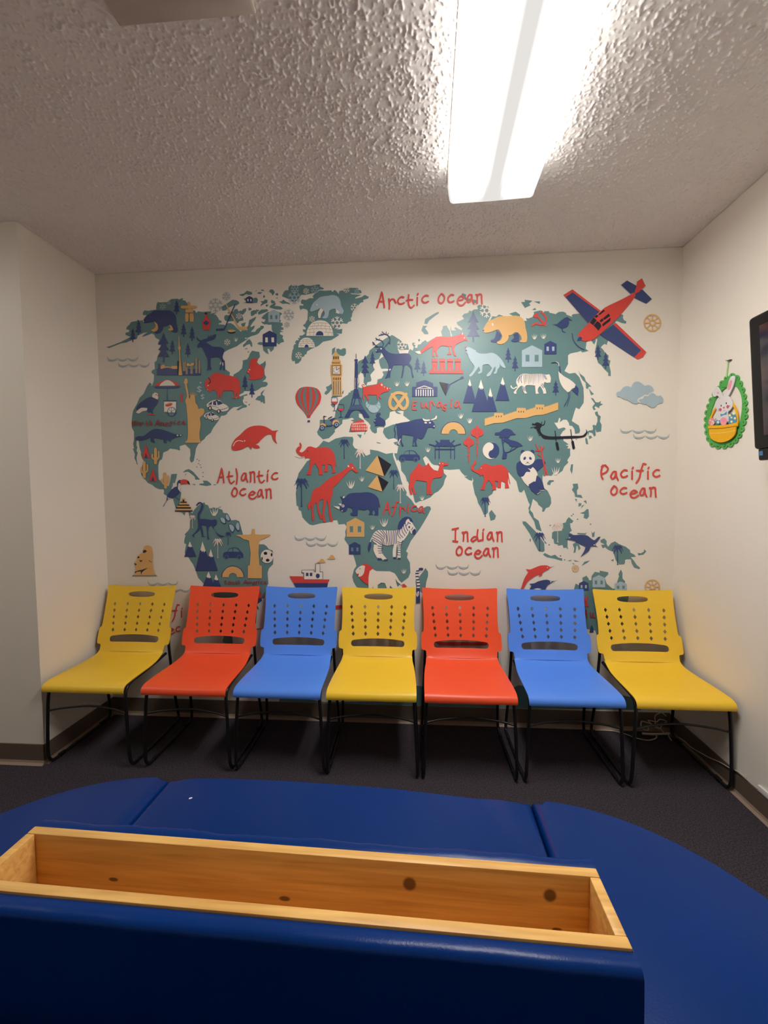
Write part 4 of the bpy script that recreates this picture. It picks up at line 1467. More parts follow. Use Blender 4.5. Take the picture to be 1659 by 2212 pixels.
PN -75,1923 9,17 14,4 -8,16 8,16 18,1 4,-12 -11,-10 10,-8 20,-13 9,-21 -12,-17 -23,2 -33,-4 11,14 -9,3
PC -66,1927 0,-2 -2,-1 -2,1 -1,2 1,2 2,1 2,-1
#amphitheatre_motif;red ancient amphitheatre
PR -219,1904 17,18 60,15 6,-22 20,-16 0,-34 -100,-1
LC -208,1917 5,-1 0,-11 -5,0
LC -199,1917 5,0 0,-11 -5,0
LC -190,1918 5,-1 0,-11 -5,0
LC -181,1918 5,0 0,-11 -5,0
LC -172,1918 5,0 -1,-11 -4,0
LC -163,1919 4,0 0,-12 -4,1
LC -154,1919 4,0 0,-11 -5,0
LC -146,1920 5,0 0,-12 -5,1
LC -137,1920 5,0 0,-11 -5,0
LC -213,1903 4,0 0,-13 -4,0
LC -202,1902 5,0 0,-12 -5,0
LC -191,1902 5,0 0,-12 -5,0
LC -180,1902 5,0 0,-13 -5,1
LC -168,1902 4,0 0,-13 -5,0
LC -157,1902 5,0 -1,-13 -4,0
LC -146,1901 5,0 0,-12 -5,0
LC -135,1901 5,0 0,-12 -5,0
LC -124,1901 5,0 0,-13 -5,1
LC -213,1884 4,0 0,-11 -5,0
LC -202,1884 4,0 0,-11 -4,0
LC -191,1884 5,0 0,-11 -5,0
LC -180,1884 5,0 0,-12 -5,0
LC -169,1884 5,0 0,-12 -5,0
LC -157,1883 4,0 0,-11 -5,0
LC -146,1883 5,0 -1,-11 -4,0
LC -135,1883 5,0 0,-11 -5,0
LC -124,1883 5,0 0,-12 -5,0
#reindeer_motif;navy reindeer with tall antlers
PN -63,2357 17,8 21,8 18,-1 13,-17 25,-16 37,-6 67,1 20,-13 6,-21 -14,-25 18,-26 2,-30 9,-31 -11,-3 -5,34 -5,26 -23,21 -13,-10 -6,-36 -8,-31 -8,-2 6,34 5,30 -5,15 -51,-1 -8,-17 -11,-25 -3,-32 -10,-2 3,29 -5,-22 -14,-11 -6,2 14,31 9,46 -11,30 -20,31 -10,21 -18,1 -16,-3
SN5.3 -9,2369 -16,10 -21,-2 -18,3
SN5.3 -7,2370 18,21 16,19 2,18 -12,18 -18,8 -37,-7
SN4.2 29,2428 0,-35 -10,10 -13,-22
SN3.7 -1,2452 -18,18
SN3.7 6,2451 1,17
SN3.7 14,2446 7,14
SN4.7 -17,2379 7,17 -12,19 -24,8 -12,10
SN3.7 -38,2420 4,9
SN3.2 -46,2423 -11,-4
SN4.2 -43,2378 -21,15 -14,16
SN3.2 -64,2393 -13,0
SN3.2 -64,2393 -7,13
SN3.2 -14,2447 -11,10
PC -21,2366 -1,-3 -3,-1 -4,1 -1,4 1,3 4,1 3,-1
PC -52,2356 -2,-2 -3,-1 -2,1 -2,2 2,2 3,0 2,0
LC 27,2230 -4,12 12,1
#fox_motif;red fox
PR 211,2342 31,26 31,30 25,21 31,9 76,-4 35,8 20,9 14,9 4,-14 13,-18 14,-26 -19,9 -15,-7 -31,-12 -15,-14 -5,-25 16,-33 -13,-1 -13,29 -3,30 -12,-2 2,-28 9,-18 -31,-2 15,16 -3,32 -43,7 -20,-17 -10,-20 10,-24 -13,0 -8,34 -10,-14 10,-22 -12,-2 -5,29 7,30 -10,0 -41,-24 -23,-15
PC 180,2343 33,3 7,-18 -19,1
PC 486,2415 -1,-3 -3,-1 -3,1 -1,3 1,3 3,1 3,-1
LC 465,2437 9,14 -1,-17
#red_towers_motif;four red castle towers
LR 270,2229 206,-6 0,-21 -206,6
LR 284,2299 10,-5 9,6 10,-7 8,7 -1,-23 -35,1
LR 284,2275 37,-1 0,-4 -37,1
LR 288,2271 30,-1 2,-43 -33,1
LT 300,2243 6,0 0,-23 -6,0
LR 331,2298 10,-6 9,7 9,-7 8,6 -1,-22 -34,1
LR 331,2274 36,-1 0,-4 -36,1
LR 334,2270 30,-1 2,-43 -33,1
LT 347,2242 6,0 0,-23 -6,0
LR 377,2296 10,-5 9,6 9,-6 9,6 -1,-22 -35,1
LR 377,2273 37,-1 0,-4 -37,1
LR 381,2269 29,-1 2,-44 -32,1
LT 393,2241 6,-1 0,-22 -6,0
LR 424,2295 10,-5 9,6 9,-7 9,6 -1,-22 -35,1
LR 424,2271 37,-1 0,-4 -37,1
LR 428,2267 29,-1 2,-43 -32,1
LT 440,2239 6,0 0,-23 -6,1
ST1.6 273,2219 201,-6
#wolf_motif;pale blue-grey howling wolf
PB 489,2351 10,9 18,-3 22,-13 14,-6 -3,-5 20,-12 40,-3 42,3 38,-24 25,-33 15,-34 -10,-2 -20,16 -10,21 5,-25 -14,-20 -5,-21 -15,-4 -3,6 10,14 2,25 -10,-9 -9,-20 -15,-26 -18,-5 -1,12 23,24 8,15 -23,23 -32,-4 -3,-17 -2,-26 -18,-10 -7,7 15,14 -8,25 -20,-29 -20,-26 -15,-7 -4,10 24,28 7,25 -22,31 -13,25 -8,25 -16,7 14,8
PR 485,2360 8,7 5,-7 -9,-4
LN 487,2342 10,2 2,-9 -10,-2
#brown_bear_motif;tan bear with navy legs
PN 674,2457 32,-34 -17,-29 -15,-10 -32,3 -3,10 20,6 10,22
PN 801,2438 8,-28 -3,-26 -32,-2 -14,9 19,15 -6,20
PY 594,2456 10,25 20,29 25,9 39,16 65,0 39,1 30,-13 17,-25 6,-35 10,-45 -2,-35 -12,-6 -33,5 15,13 -5,20 -17,20 -18,3 -19,-14 -18,-2 -2,-20 -20,-24 -25,-8 -20,6 -3,9 23,11 8,22 -18,36 -15,3 -35,-12 -35,-3
PC 655,2490 1,-7 -1,-4 -4,2 -3,6 -2,7 2,4 4,-2
PK 601,2456 -2,-3 -3,-1 -3,1 -1,3 1,2 3,1 3,-1
#crossed_tools_motif;red crossed hammer and sickle
SR10.0 935,2552 19,-17 11,-27 -10,-24 -22,-7 -27,10 -23,-14
SR9.5 910,2532 30,-35 25,-28
LR 890,2525 14,23 17,-8 -14,-21
#songbird_motif;navy bird
PN 1001,2477 27,2 20,16 29,19 14,2 8,-7 21,-14 -23,5 2,-21 -12,-19 -19,-7 -20,3 -24,15
SN4.2 1060,2456 3,-21 17,-7
SN3.7 1056,2456 5,-21
#aeroplane_motif;red and navy aeroplane
LR 1063,2646 52,31 164,-129 -40,-40 -33,-28 -131,154
LN 1076,2633 41,26 154,-118 -63,-62
LN 1278,2407 77,59 161,-156 -39,-40
LR 1352,2465 17,7 176,-173 -18,-30 -29,-11 -22,12 40,39
LN 1393,2691 33,24 55,-33 -11,-35 -23,-9
LN 1465,2615 14,41 36,3 54,-56 -32,-25
LR 1468,2635 11,42 4,29 27,18 21,-44 -37,-34
PR 1150,2409 13,19 57,57 57,56 28,24 85,39 80,40 6,-19 -84,-108 -28,-28 -75,-70 -48,-37 -38,-10 -25,4
LK 1218,2480 23,28 17,-16 -20,-28
LK 1240,2463 21,25 17,-13 8,-18 -17,-26
LK 1268,2528 28,24 8,-7 -31,-24
LK 1246,2512 12,13 10,-9 -14,-11
LK 1273,2488 15,14 11,-11 -16,-12
LK 1291,2500 34,29 10,-15 -32,-21
LK 1290,2469 48,37 -3,-21 -42,-31
PN 1146,2375 8,19 12,7 11,-10 -7,-11
SN4.7 1118,2421 4,-31 18,-32 25,-23 24,-11
#tiger_motif;cream striped tiger
PC 796,2159 19,24 20,9 40,-3 69,-1 25,-6 19,3 9,-22 -2,-28 -21,-1 -12,6 -7,-15 12,-28 5,-26 -17,-2 -5,21 -15,26 -10,-10 -4,-20 8,-14 -19,-2 -3,26 -2,23 -49,4 -10,-10 3,-23 11,-16 -16,-1 -10,20 -8,30 -20,-17 -12,-20 3,-13 -14,0 -4,10 17,21 5,15 -8,20
SC6.8 796,2114 -17,-9 -13,7 -4,10
LN 836,2190 3,0 -2,-32 -2,-20
LN 844,2190 3,0 -2,-51 -3,-14
LN 851,2189 3,0 -2,-43 -2,-21
LN 858,2189 3,0 -2,-37 -2,-15
LN 866,2189 3,0 -2,-56 -2,-8
LN 873,2189 3,0 -2,-49 -2,-15
LN 881,2189 3,0 -3,-43 -2,-9
LN 888,2188 3,0 -2,-36 -2,-28
LN 896,2188 3,0 -3,-55 -2,-9
LN 903,2188 3,0 -3,-48 -1,-4
LN 910,2188 3,0 -3,-42 -1,-22
LN 918,2188 3,0 -3,-36 -1,-29
LN 925,2188 3,-1 -3,-53 -1,2
LN 933,2187 3,0 -4,-47 -1,-17
LN 940,2187 3,0 -4,-41 0,-23
LN 947,2187 3,0 -3,-34 -1,-18
LN 955,2187 3,0 -4,-53 0,-11
SN3.2 820,2183 -9,-24 -5,-20
SN3.2 813,2176 -12,-27
SN3.2 828,2188 -7,-30 5,-20
SN3.2 832,2118 5,-25
SN3.2 840,2113 4,-25
SN3.2 940,2123 15,-20
SN3.2 945,2130 17,-23
SN3.2 954,2180 13,-25
SN3.2 961,2181 13,-27
#crane_motif;cream crane with a navy tail
PC 1041,2201 31,-29 35,-21 35,-31 0,-17 -20,-8 -12,-14 -12,-7 -30,31 -20,43
PN 1141,2116 19,-21 -3,-43 -35,35 15,14
SN6.8 1052,2192 -4,30 -7,25 -14,8
SC4.2 1044,2232 -4,17 -16,8
SK3.7 1029,2254 -29,-3
SN3.2 1100,2076 2,-34 -25,-50
SN3.2 1109,2077 2,-23 -17,-59
#fortress_wall_motif;tan long fortress wall
LY 606,1926 56,14 1,20 54,-2 3,-14 77,25 2,18 52,-2 2,-14 54,17 1,17 52,-2 2,-14 80,26 1,-43 -86,-28 -50,-2 -54,-16 -55,1 -80,-26 -55,-2 -56,-15
LY 610,1931 2,0 0,-6 -2,0
LY 616,1933 2,0 0,-6 -2,0
LY 622,1934 2,0 0,-6 -2,0
LY 627,1936 3,0 0,-6 -3,0
LY 633,1937 3,0 0,-6 -3,0
LY 639,1939 3,0 0,-6 -3,0
LY 645,1940 3,0 0,-6 -3,0
LY 651,1942 3,0 0,-6 -3,0
LY 657,1943 3,0 0,-6 -3,0
LY 725,1949 2,0 0,-6 -2,0
LY 731,1952 3,0 0,-6 -3,0
LY 738,1954 3,0 0,-6 -3,0
LY 745,1956 2,0 0,-6 -2,0
LY 751,1958 3,0 0,-6 -2,0
LY 758,1961 3,0 0,-6 -3,0
LY 765,1963 2,0 0,-6 -2,0
LY 772,1965 2,0 0,-6 -2,0
LY 778,1967 3,0 0,-6 -3,0
LY 785,1970 3,0 0,-7 -3,1
LY 792,1972 2,0 0,-6 -2,0
LY 857,1977 3,0 0,-6 -3,0
LY 863,1979 3,0 0,-6 -2,0
LY 870,1981 2,0 0,-6 -2,0
LY 876,1983 3,0 0,-6 -3,0
LY 882,1985 3,0 0,-6 -3,0
LY 889,1987 2,0 0,-6 -2,0
LY 895,1989 3,0 0,-6 -3,0
LY 901,1991 3,0 0,-6 -3,0
LY 966,1995 3,0 0,-6 -3,0
LY 973,1997 3,0 0,-6 -2,0
LY 981,1999 2,0 0,-6 -2,0
LY 988,2001 2,0 0,-6 -2,0
LY 995,2004 2,0 0,-6 -2,0
LY 1002,2006 2,0 0,-6 -2,0
LY 1009,2008 2,0 1,-6 -3,0
LY 1016,2010 3,0 0,-6 -3,0
LY 1023,2013 3,0 0,-6 -3,0
LY 1030,2015 3,0 0,-6 -3,0
LY 1037,2017 3,0 0,-6 -3,0
LY 666,1964 3,0 0,-6 -3,0
LY 673,1964 2,0 0,-6 -2,0
LY 679,1963 3,0 0,-6 -2,0
LY 686,1963 3,0 0,-6 -3,0
LY 693,1963 2,0 0,-6 -2,0
LY 699,1963 3,0 0,-6 -3,0
LY 706,1962 3,0 0,-6 -3,0
LY 713,1962 2,0 0,-6 -2,0
LY 802,1991 2,0 0,-6 -2,0
LY 808,1991 3,0 0,-6 -3,0
LY 814,1991 3,0 0,-6 -3,0
LY 821,1991 2,0 0,-6 -2,0
LY 827,1990 3,0 0,-6 -3,0
LY 833,1990 3,0 0,-6 -2,0
LY 840,1990 2,0 0,-6 -2,0
LY 846,1990 3,-1 0,-6 -3,1
LY 911,2009 2,0 0,-6 -2,0
LY 917,2009 3,0 0,-6 -3,0
LY 924,2009 2,0 0,-6 -2,0
LY 930,2008 2,0 0,-6 -2,0
LY 936,2008 3,0 0,-6 -3,0
LY 943,2008 2,0 0,-6 -2,0
LY 949,2008 2,-1 0,-6 -2,1
LY 955,2007 3,0 0,-6 -3,0
LK 674,1944 4,0 0,-10 -4,0
LK 688,1944 4,0 0,-10 -4,0
LK 703,1944 4,0 0,-10 -4,0
LK 807,1970 4,0 1,-10 -4,0
LK 822,1970 4,0 0,-10 -4,0
LK 836,1970 4,-1 0,-10 -4,0
LK 917,1988 4,0 0,-10 -4,0
LK 932,1988 4,0 0,-10 -4,0
LK 946,1987 4,0 1,-10 -4,0
#balalaika_motif;navy three-cornered lute
LK 330,2156 69,-15 -29,-70
LN 384,2144 15,-3 -28,-67
SN5.3 392,2138 69,36
LN 455,2179 19,9 6,-13 -15,-6
#theatre_motif;navy theatre with white columns
LN 165,2130 25,1 0,25 54,14 49,-21 1,-20 26,-3 -1,-58 -155,3
LC 186,2119 53,17 55,-20
LN 206,2121 33,10 34,-11
LC 186,2113 6,0 0,-40 -6,0
LC 201,2112 5,0 0,-39 -5,0
LC 215,2112 6,0 0,-40 -6,0
LC 230,2112 6,0 0,-40 -6,0
LC 245,2111 5,0 0,-40 -5,1
LC 259,2111 6,0 0,-40 -6,0
LC 274,2111 6,-1 0,-39 -6,0
LC 289,2110 5,0 0,-40 -5,1
#bull_motif;navy bull with cream horns
PN 65,1906 31,7 52,7 31,10 47,4 15,-11 41,6 16,-22 11,-21 -9,-11 -18,6 -20,-4 -11,-25 -20,-36 -16,-6 -15,11 -11,-25 6,-30 -14,1 -2,29 -11,-20 11,-9 -14,0 3,34 3,29 -34,5 -31,6 -8,-39 14,-34 -11,0 -8,24 -3,16 -10,-31 -12,-4 9,30 -5,41 -2,36
SN5.8 64,1906 -10,-30 6,-26 -5,-27
PC 228,1938 16,-8 31,-1 -2,-8 -27,-2 -13,6
PC 278,1928 25,10 7,15 7,-5 -4,-16 -31,-9
PC 256,1909 -2,-3 -5,-1 -6,1 -4,2 0,3 4,3 6,0 5,-2
PC 280,1909 -2,-3 -5,-1 -5,1 -2,3 2,3 5,1 5,-1
PC 303,1888 -1,-4 -3,-1 -3,1 -1,4 1,3 3,1 3,-1
SC5.3 90,1813 -10,-21 2,-15
#temple_gate_motif;navy temple gate
PN 300,1764 18,19 16,4 3,17 56,-1 3,-14 17,-12 14,-17
LN 304,1750 123,-2 0,-7 -123,2
SN6.3 269,1778 34,-11
SN6.3 462,1776 -37,-10
SN6.3 308,1799 18,-15
SN6.3 422,1798 -17,-14
LN 303,1766 5,0 0,-78 -5,0
LN 327,1765 5,0 0,-77 -5,0
LN 398,1764 5,0 0,-77 -5,0
LN 422,1764 5,0 0,-78 -5,0
#paper_lantern_motif;red paper lantern
PR 600,1844 -2,-9 -7,-8 -10,-6 -13,-3 -14,1 -13,3 -10,6 -7,9 -2,9 2,9 7,8 10,6 13,3 14,0 12,-4 11,-6 7,-8
LR 553,1883 16,0 0,-14 -16,1
SR2.1 561,1895 0,-13
LR 553,1821 16,0 0,-9 -16,0
SR2.1 555,1813 0,-38
SR2.1 559,1813 0,-38
SR2.1 563,1813 0,-38
SR2.1 567,1813 0,-38
PR 567,1760 -1,-5 -5,-2 -4,2 -2,5 2,6 4,2 5,-3
SR6.8 561,1754 0,-46
SR2.1 561,1708 1,-15
SQ2.1 548,1868 -9,-22 9,-24
SQ2.1 556,1868 -3,-23 3,-23
SQ2.1 565,1868 4,-23 -3,-23
SQ2.1 574,1868 8,-23 -8,-23
#paper_lantern_motif;red paper lantern
PR 543,1784 -2,-8 -6,-7 -8,-5 -11,-3 -11,1 -11,3 -9,5 -5,7 -2,8 2,8 5,7 9,5 11,3 11,0 10,-3 9,-6 6,-7
LR 502,1820 16,-1 0,-13 -16,0
SR2.1 510,1831 0,-13
LR 502,1764 16,0 1,-9 -17,0
SR2.1 504,1756 0,-34
SR2.1 508,1756 0,-34
SR2.1 512,1756 1,-34
SR2.1 516,1756 1,-34
PR 517,1707 -2,-5 -4,-2 -5,2 -2,5 2,5 5,3 4,-3
SR6.8 511,1701 0,-32
SR2.1 511,1669 0,-16
SQ2.1 499,1805 -7,-20 8,-20
SQ2.1 506,1805 -2,-20 2,-20
SQ2.1 514,1805 3,-20 -3,-20
SQ2.1 521,1805 7,-21 -7,-19
#yin_yang_motif;navy and cream yin-yang disc
PC 695,1733 -2,-15 -6,-13 -9,-11 -12,-8 -14,-4 -14,0 -13,4 -12,9 -10,11 -6,14 -2,14 2,15 6,13 9,11 12,8 14,4 14,0 13,-4 12,-9 10,-11 6,-13
LN 623,1780 9,3 8,2 9,-1 9,-1 8,-3 8,-5 7,-6 5,-7 5,-7 3,-9 1,-9 0,-9 -1,-8 -3,-9 -4,-7 -6,-7 -7,-6 -7,-4 -1,1 -8,-2 -8,0 -7,3 -6,5 -4,7 -3,7 1,8 2,7 5,7 6,4 3,0 6,4 5,7 3,7 0,8 -2,8 -5,6 -6,5 -7,3 -8,1 -8,-2
PC 646,1759 -1,-5 -5,-3 -6,1 -3,4 0,6 3,5 6,1 5,-3
PN 661,1710 -1,-6 -5,-3 -6,2 -3,4 0,6 3,5 6,1 4,-3
#spreading_tree_motif;navy spreading tree
PN 666,1828 4,14 28,4 20,15 25,4 25,-10 11,-15 16,-13 -36,-3 -3,-12 -17,-3 -46,1 5,15
PN 714,1798 25,12 20,-13 40,-11 25,-15 12,-13 -37,-4 -40,4 -7,14 -23,15
PN 706,1808 10,-1 5,-45 8,-36 13,-15 -4,-29 -27,-1 7,51
SN5.3 729,1719 30,7 45,27
SN3.7 759,1728 15,23
SN4.2 718,1772 11,26
#dragon_boat_motif;black dragon-headed boat with oars
PK 921,1865 17,0 5,-25 20,-18 40,-9 124,2 58,0 19,13 6,15 -5,9 8,-5 2,-15 -12,-22 -37,-8 -88,-3 -114,1 -25,25 -15,25
PK 889,1885 3,11 11,-5 15,9 25,-10 6,-10 -13,-16 -28,-1 -8,7 18,6 -15,7
SK5.3 940,1882 20,3 6,22
SK4.2 945,1887 2,15
SK3.2 913,1873 -15,-2 -17,-4
SK5.3 1026,1846 8,-63
SK15.8 1037,1774 8,-39
SK5.3 1118,1853 9,-67
SK15.8 1130,1780 8,-39
SK3.7 928,1857 -12,-1
SK3.7 931,1849 -12,-2
SK3.7 934,1840 -11,-2
SK3.7 937,1832 -10,-3
SK3.7 941,1823 -11,-3
#panda_motif;navy and cream panda holding bamboo
PC 826,1572 25,35 45,31 30,-52 -12,-53 -44,-20 -23,23
PN 800,1649 25,23 16,-19 40,-10 39,33 40,-4 15,-20 -49,-48 -29,26 -13,-13 -28,11 25,-18 0,-11 -22,1 -18,-26 -20,0 -18,29
PN 848,1723 -2,-8 -6,-4 -8,0 -6,5 -2,7 2,7 6,4 7,0 6,-4
PN 905,1722 -2,-7 -6,-5 -8,0 -6,5 -2,7 2,7 6,5 7,0 6,-5
PC 909,1683 -3,-15 -7,-13 -12,-9 -14,-5 -15,0 -15,5 -12,10 -8,13 -2,15 2,15 8,13 11,10 15,5 15,0 14,-6 12,-10 8,-13
PN 854,1679 -5,-5 -6,0 -3,5 2,8 5,5 6,0 3,-5
PN 888,1686 2,-7 -3,-5 -6,0 -5,5 -2,7 3,5 5,0
PN 859,1661 13,0 -6,-7
SN2.1 853,1652 13,3 12,-3
PN 872,1522 30,19 12,0 7,38 26,-22 22,-64 -21,-5 -13,18 5,-31 -17,-14 -31,25
SC3.2 925,1464 17,12
SC3.2 948,1487 19,0
SR7.4 944,1754 14,-87 26,-86
SR5.8 960,1677 9,-99
SR5.3 947,1728 -37,1
SR5.3 932,1729 -20,40
SR5.3 950,1733 12,20
SR4.7 944,1749 -5,12
SR4.7 943,1693 -18,15 7,13
#asian_elephant_motif;red elephant with small ears
PR 552,1679 4,-22 -15,-20 4,-18 23,-1 15,18 15,15 26,0 35,-11 30,8 31,-8 25,-26 7,-36 -3,-41 8,-32 -26,-3 0,35 -21,10 -4,-42 -21,1 5,36 -20,6 9,-56 -27,0 3,25 -21,36 -20,-25 -5,-35 -29,2 16,28 8,41 -6,20 -26,-6 9,9 -28,13 -23,16 -7,21 19,20 3,15
SR3.7 748,1609 5,-41 9,-39
PC 590,1627 -1,-2 -2,-1 -2,1 -1,2 1,2 2,0 2,0
#african_elephant_motif;red elephant with tusks
PR -544,1803 10,-17 -3,-21 -13,-21 17,-5 21,15 17,18 21,3 27,-9 38,3 42,-2 27,-20 15,-27 5,-37 14,-45 -14,30 -6,-37 11,-20 -28,-7 4,27 -8,26 -21,6 0,-49 -26,1 7,43 -19,0 6,-62 -27,0 -1,36 -21,37 -21,-21 -7,-51 -30,-1 17,37 10,63 -11,8 -16,-3 -11,-11 8,17 -29,8 -24,19 -7,21 10,16 16,7 -4,14
SC4.7 -576,1718 26,-11 32,3
PK -493,1745 -1,-2 -3,-1 -2,1 -1,2 1,2 2,1 3,-1
#giraffe_motif;red giraffe
PR -243,1642 6,16 13,5 8,9 5,-12 13,-18 25,-32 -15,-4 -26,20 -21,-10 -81,-84 -22,-21 -1,-37 -11,-26 -6,-38 5,-63 11,-47 -15,0 -10,47 -4,53 -8,37 -11,-37 -9,-53 11,-53 -15,0 -10,47 9,59 1,43 -24,-11 -6,-32 10,-48 14,-33 -15,-3 -15,47 -5,43 -5,16 -17,-22 0,-42 2,-51 -13,0 -3,56 -2,43 -8,-27 -9,-1 -3,33 15,16 12,48 16,32 33,13 38,34 38,26 43,21
PC -233,1649 0,-5 -3,-3 -3,2 -3,4 0,6 3,2 3,-1
PC -206,1638 -2,-3 -3,-1 -3,1 -2,3 2,2 3,1 3,-1
#pyramid_motif;tan pyramid with a black side
LY -53,1713 41,-132 -117,38
LK -53,1713 86,-58 -45,-74
#pyramid_motif;tan pyramid with a black side
LY -55,1590 31,-104 -92,30
LK -55,1590 70,-45 -39,-59
#rhinoceros_motif;navy rhinoceros with cream horns
PN -294,1376 -3,24 11,10 8,21 -17,28 12,-4 11,12 8,-20 22,24 32,9 53,1 42,3 37,-12 27,-26 7,-32 8,-31 -13,15 -2,-59 -28,0 8,17 -7,21 -11,-26 6,-9 -31,0 14,20 -16,15 -21,-7 -42,8 -4,-42 -40,3 -6,12 17,6 -5,26 -26,8 -11,-24 -22,-8
PC -336,1397 40,-3 -3,-19
PC -307,1412 25,1 -8,-15
PC -266,1398 -2,-5 -6,-4 -6,2 -4,4 0,7 4,4 6,1 6,-3
PN -271,1398 -1,-3 -3,-1 -3,1 -2,3 2,3 3,2 3,-2
PC -265,1452 -4,-5 -4,0 -3,3 1,5 3,5 4,0 3,-3
PC -277,1370 -1,-3 -2,-2 -3,-1 -2,1 0,3 3,2 3,1
#camel_motif;red two-humped camel
PR 149,1589 19,26 26,31 11,19 10,-14 15,-13 21,10 12,16 14,-24 20,-21 24,-8 10,33 -4,16 17,7 21,-4 22,-7 -3,-11 -25,-1 -7,-13 3,-34 -16,-25 -42,-5 -13,-26 -5,-31 8,-43 -18,0 -2,43 -3,-43 -12,1 1,78 -33,6 -32,5 -10,-20 -5,-26 15,-41 -17,0 -9,41 -5,-11 8,-32 -14,0 -11,48 9,37
PC 355,1657 -1,-2 -2,0 -3,0 -1,2 1,1 3,1 2,-1
PC 336,1659 -1,-3 -2,-2 -3,2 0,3 0,3 3,1 2,-2
#zebra_motif;cream and navy striped zebra
PC -80,1154 -3,-42 29,-57 21,1 -24,50 1,43
PC -93,1197 16,32 27,16 48,-3 74,3 21,26 26,37 11,13 13,-3 23,-36 22,-43 -11,-19 -21,2 -11,23 -10,-27 -22,-32 -21,-26 -5,-53 2,-44 -24,-1 6,55 -5,43 -6,-43 -2,-51 -18,-1 -2,47 9,42 -40,-8 -37,8 0,-53 38,-49 -28,-2 -37,51 -5,53 -21,16
PN 70,1247 2,24 10,27 22,23 26,8 26,-11 12,-26 -17,5 -11,19 -13,-8 -13,-26 -27,-35
SN4.2 -85,1213 50,-27 12,-32
SN4.2 -90,1200 50,-30 13,-21
SN4.2 -74,1226 47,-34 13,-38
SN4.2 -61,1239 40,-37
SN4.2 -42,1244 26,-31 0,-27
SN4.2 -26,1244 23,-36 0,-56
SN4.2 -2,1241 7,-44 5,-49
SN4.2 13,1241 5,-55 3,-37
SN4.2 29,1239 0,-53 2,-34
SN4.2 43,1240 -3,-48 2,-38
SN4.2 56,1241 -6,-44 3,-40
SN4.2 69,1245 -8,-43 2,-42
SN4.2 80,1250 -9,-32 16,-26
SN4.2 87,1261 -5,-38 21,-26
SN4.2 98,1271 0,-32 18,-31
SN4.2 106,1284 5,-34 16,-27
SN4.2 117,1292 7,-32 11,-21
SN4.2 -56,1144 29,-6
SN4.2 -56,1128 29,-3
SN4.2 -54,1112 24,0
SN4.2 -51,1098 21,0
SN4.2 71,1144 21,0
SN4.2 71,1131 18,0
SN4.2 68,1117 19,0
SN4.2 67,1104 19,-2
SN4.2 68,1088 16,-3
SN4.2 71,1170 21,-5 11,13
SN4.2 71,1157 24,-5
SN4.2 124,1271 16,21
SN4.2 135,1292 16,-8
SN4.2 156,1245 10,15
SN4.2 -88,1186 40,-24 13,-13
PN 162,1239 15,15 10,-15 -8,-20 -18,2
PN 148,1263 -1,-5 -4,-2 -4,2 -2,5 2,5 4,2 4,-2
PN -109,1165 13,5 -3,-32 -15,-36 -4,36
SC4.2 -93,1197 -11,-27
LN -60,1069 27,-5 0,-9 -21,0
LN -20,1058 28,3 -1,-10 -26,-2
LN 40,1073 20,1 -1,-10 -18,0
LN 64,1069 25,0 -1,-8 -15,0
#lion_motif;cream lion with a red mane
PR -184,950 27,22 6,27 -11,22 24,10 24,-10 31,-26 -23,-18 -10,-83 -26,13 -21,22
PC -201,982 17,22 27,15 19,-4 -3,-16 -6,-30 -16,-19 -21,-4 5,15 -13,2
LC -118,864 1,81 8,38 17,13 26,-13 85,-1 30,-12 13,-18 15,-27 22,-22 -8,-7 -24,18 -13,22 7,-33 11,-37 -27,0 -26,25 -3,-26 -13,0 -16,42 -24,2 -22,-15 0,-29 -27,-1 -3,22 -7,-22
PR 95,897 14,7 20,-20 -31,-1
PR -192,965 13,2 -1,-13 -9,1
PK -167,997 -2,-2 -3,0 -3,0 -1,2 1,1 3,1 3,-1
#lemur_motif;navy lemur with a ringed tail
SC18.9 213,995 -20,-21 -2,-32 8,-32 -1,-38
LN 185,877 23,0 2,-95 -27,-4
SN17.9 223,998 -16,-2
LN 185,989 21,2 0,-9 -21,-2
LN 180,973 21,2 0,-10 -21,-1
LN 181,953 21,2 0,-9 -21,-1
LN 184,933 21,2 0,-10 -21,-1
LN 188,915 21,2 0,-9 -21,-1
LN 188,894 21,2 0,-10 -21,-1
PC 183,853 6,-10 7,14 7,-2 -1,-21 -10,-15 -7,12
PN 191,839 -1,-2 -1,-1 -2,1 -1,2 1,3 2,0 1,0
PN 199,840 0,-2 -2,-1 -2,1 0,2 0,2 2,1 2,-1
PN 195,829 -1,-2 -2,0 -1,0 -1,2 1,1 1,1 2,-1
#steamship_motif;red and navy steamship
LR -629,947 88,-1 6,-20 168,1 -11,-23 -226,-2
LN -604,902 226,2 -9,-42 -194,-2
LK -548,988 82,1 -1,-13 7,0 1,53 31,1 0,-53 18,0 -1,-50 -125,-1 0,42 -13,1
LC -546,986 77,0 0,-12 12,0 1,53 26,0 -1,-53 18,0 0,-46 -121,-1 1,44 -13,1
LN -521,969 17,1 0,-22 -18,0
LN -496,970 17,0 -1,-22 -16,0
PN -431,950 -3,-9 -6,-6 -8,0 -7,6 -2,9 3,9 6,5 8,0 7,-5
PY -455,1035 23,11 9,12 16,1 16,-23
PY -387,1059 21,11 8,14 14,0 17,-25
#stone_head_motif;tan carved stone heads
LT -1694,939 10,9 146,7 23,-14
PY -1595,1141 32,1 14,-18 5,-50 -3,-44 6,-56 11,-27 -151,-2 13,23 5,17 -5,33 -6,11 23,17 -1,22 26,23 12,5 7,23
PK -1609,1107 13,9 15,-10 -15,-10 -12,-2
PK -1652,1064 11,8 9,-6 -12,-8
PK -1641,1053 14,-8 15,2 -16,-15
PK -1674,1028 20,-9 -12,-8
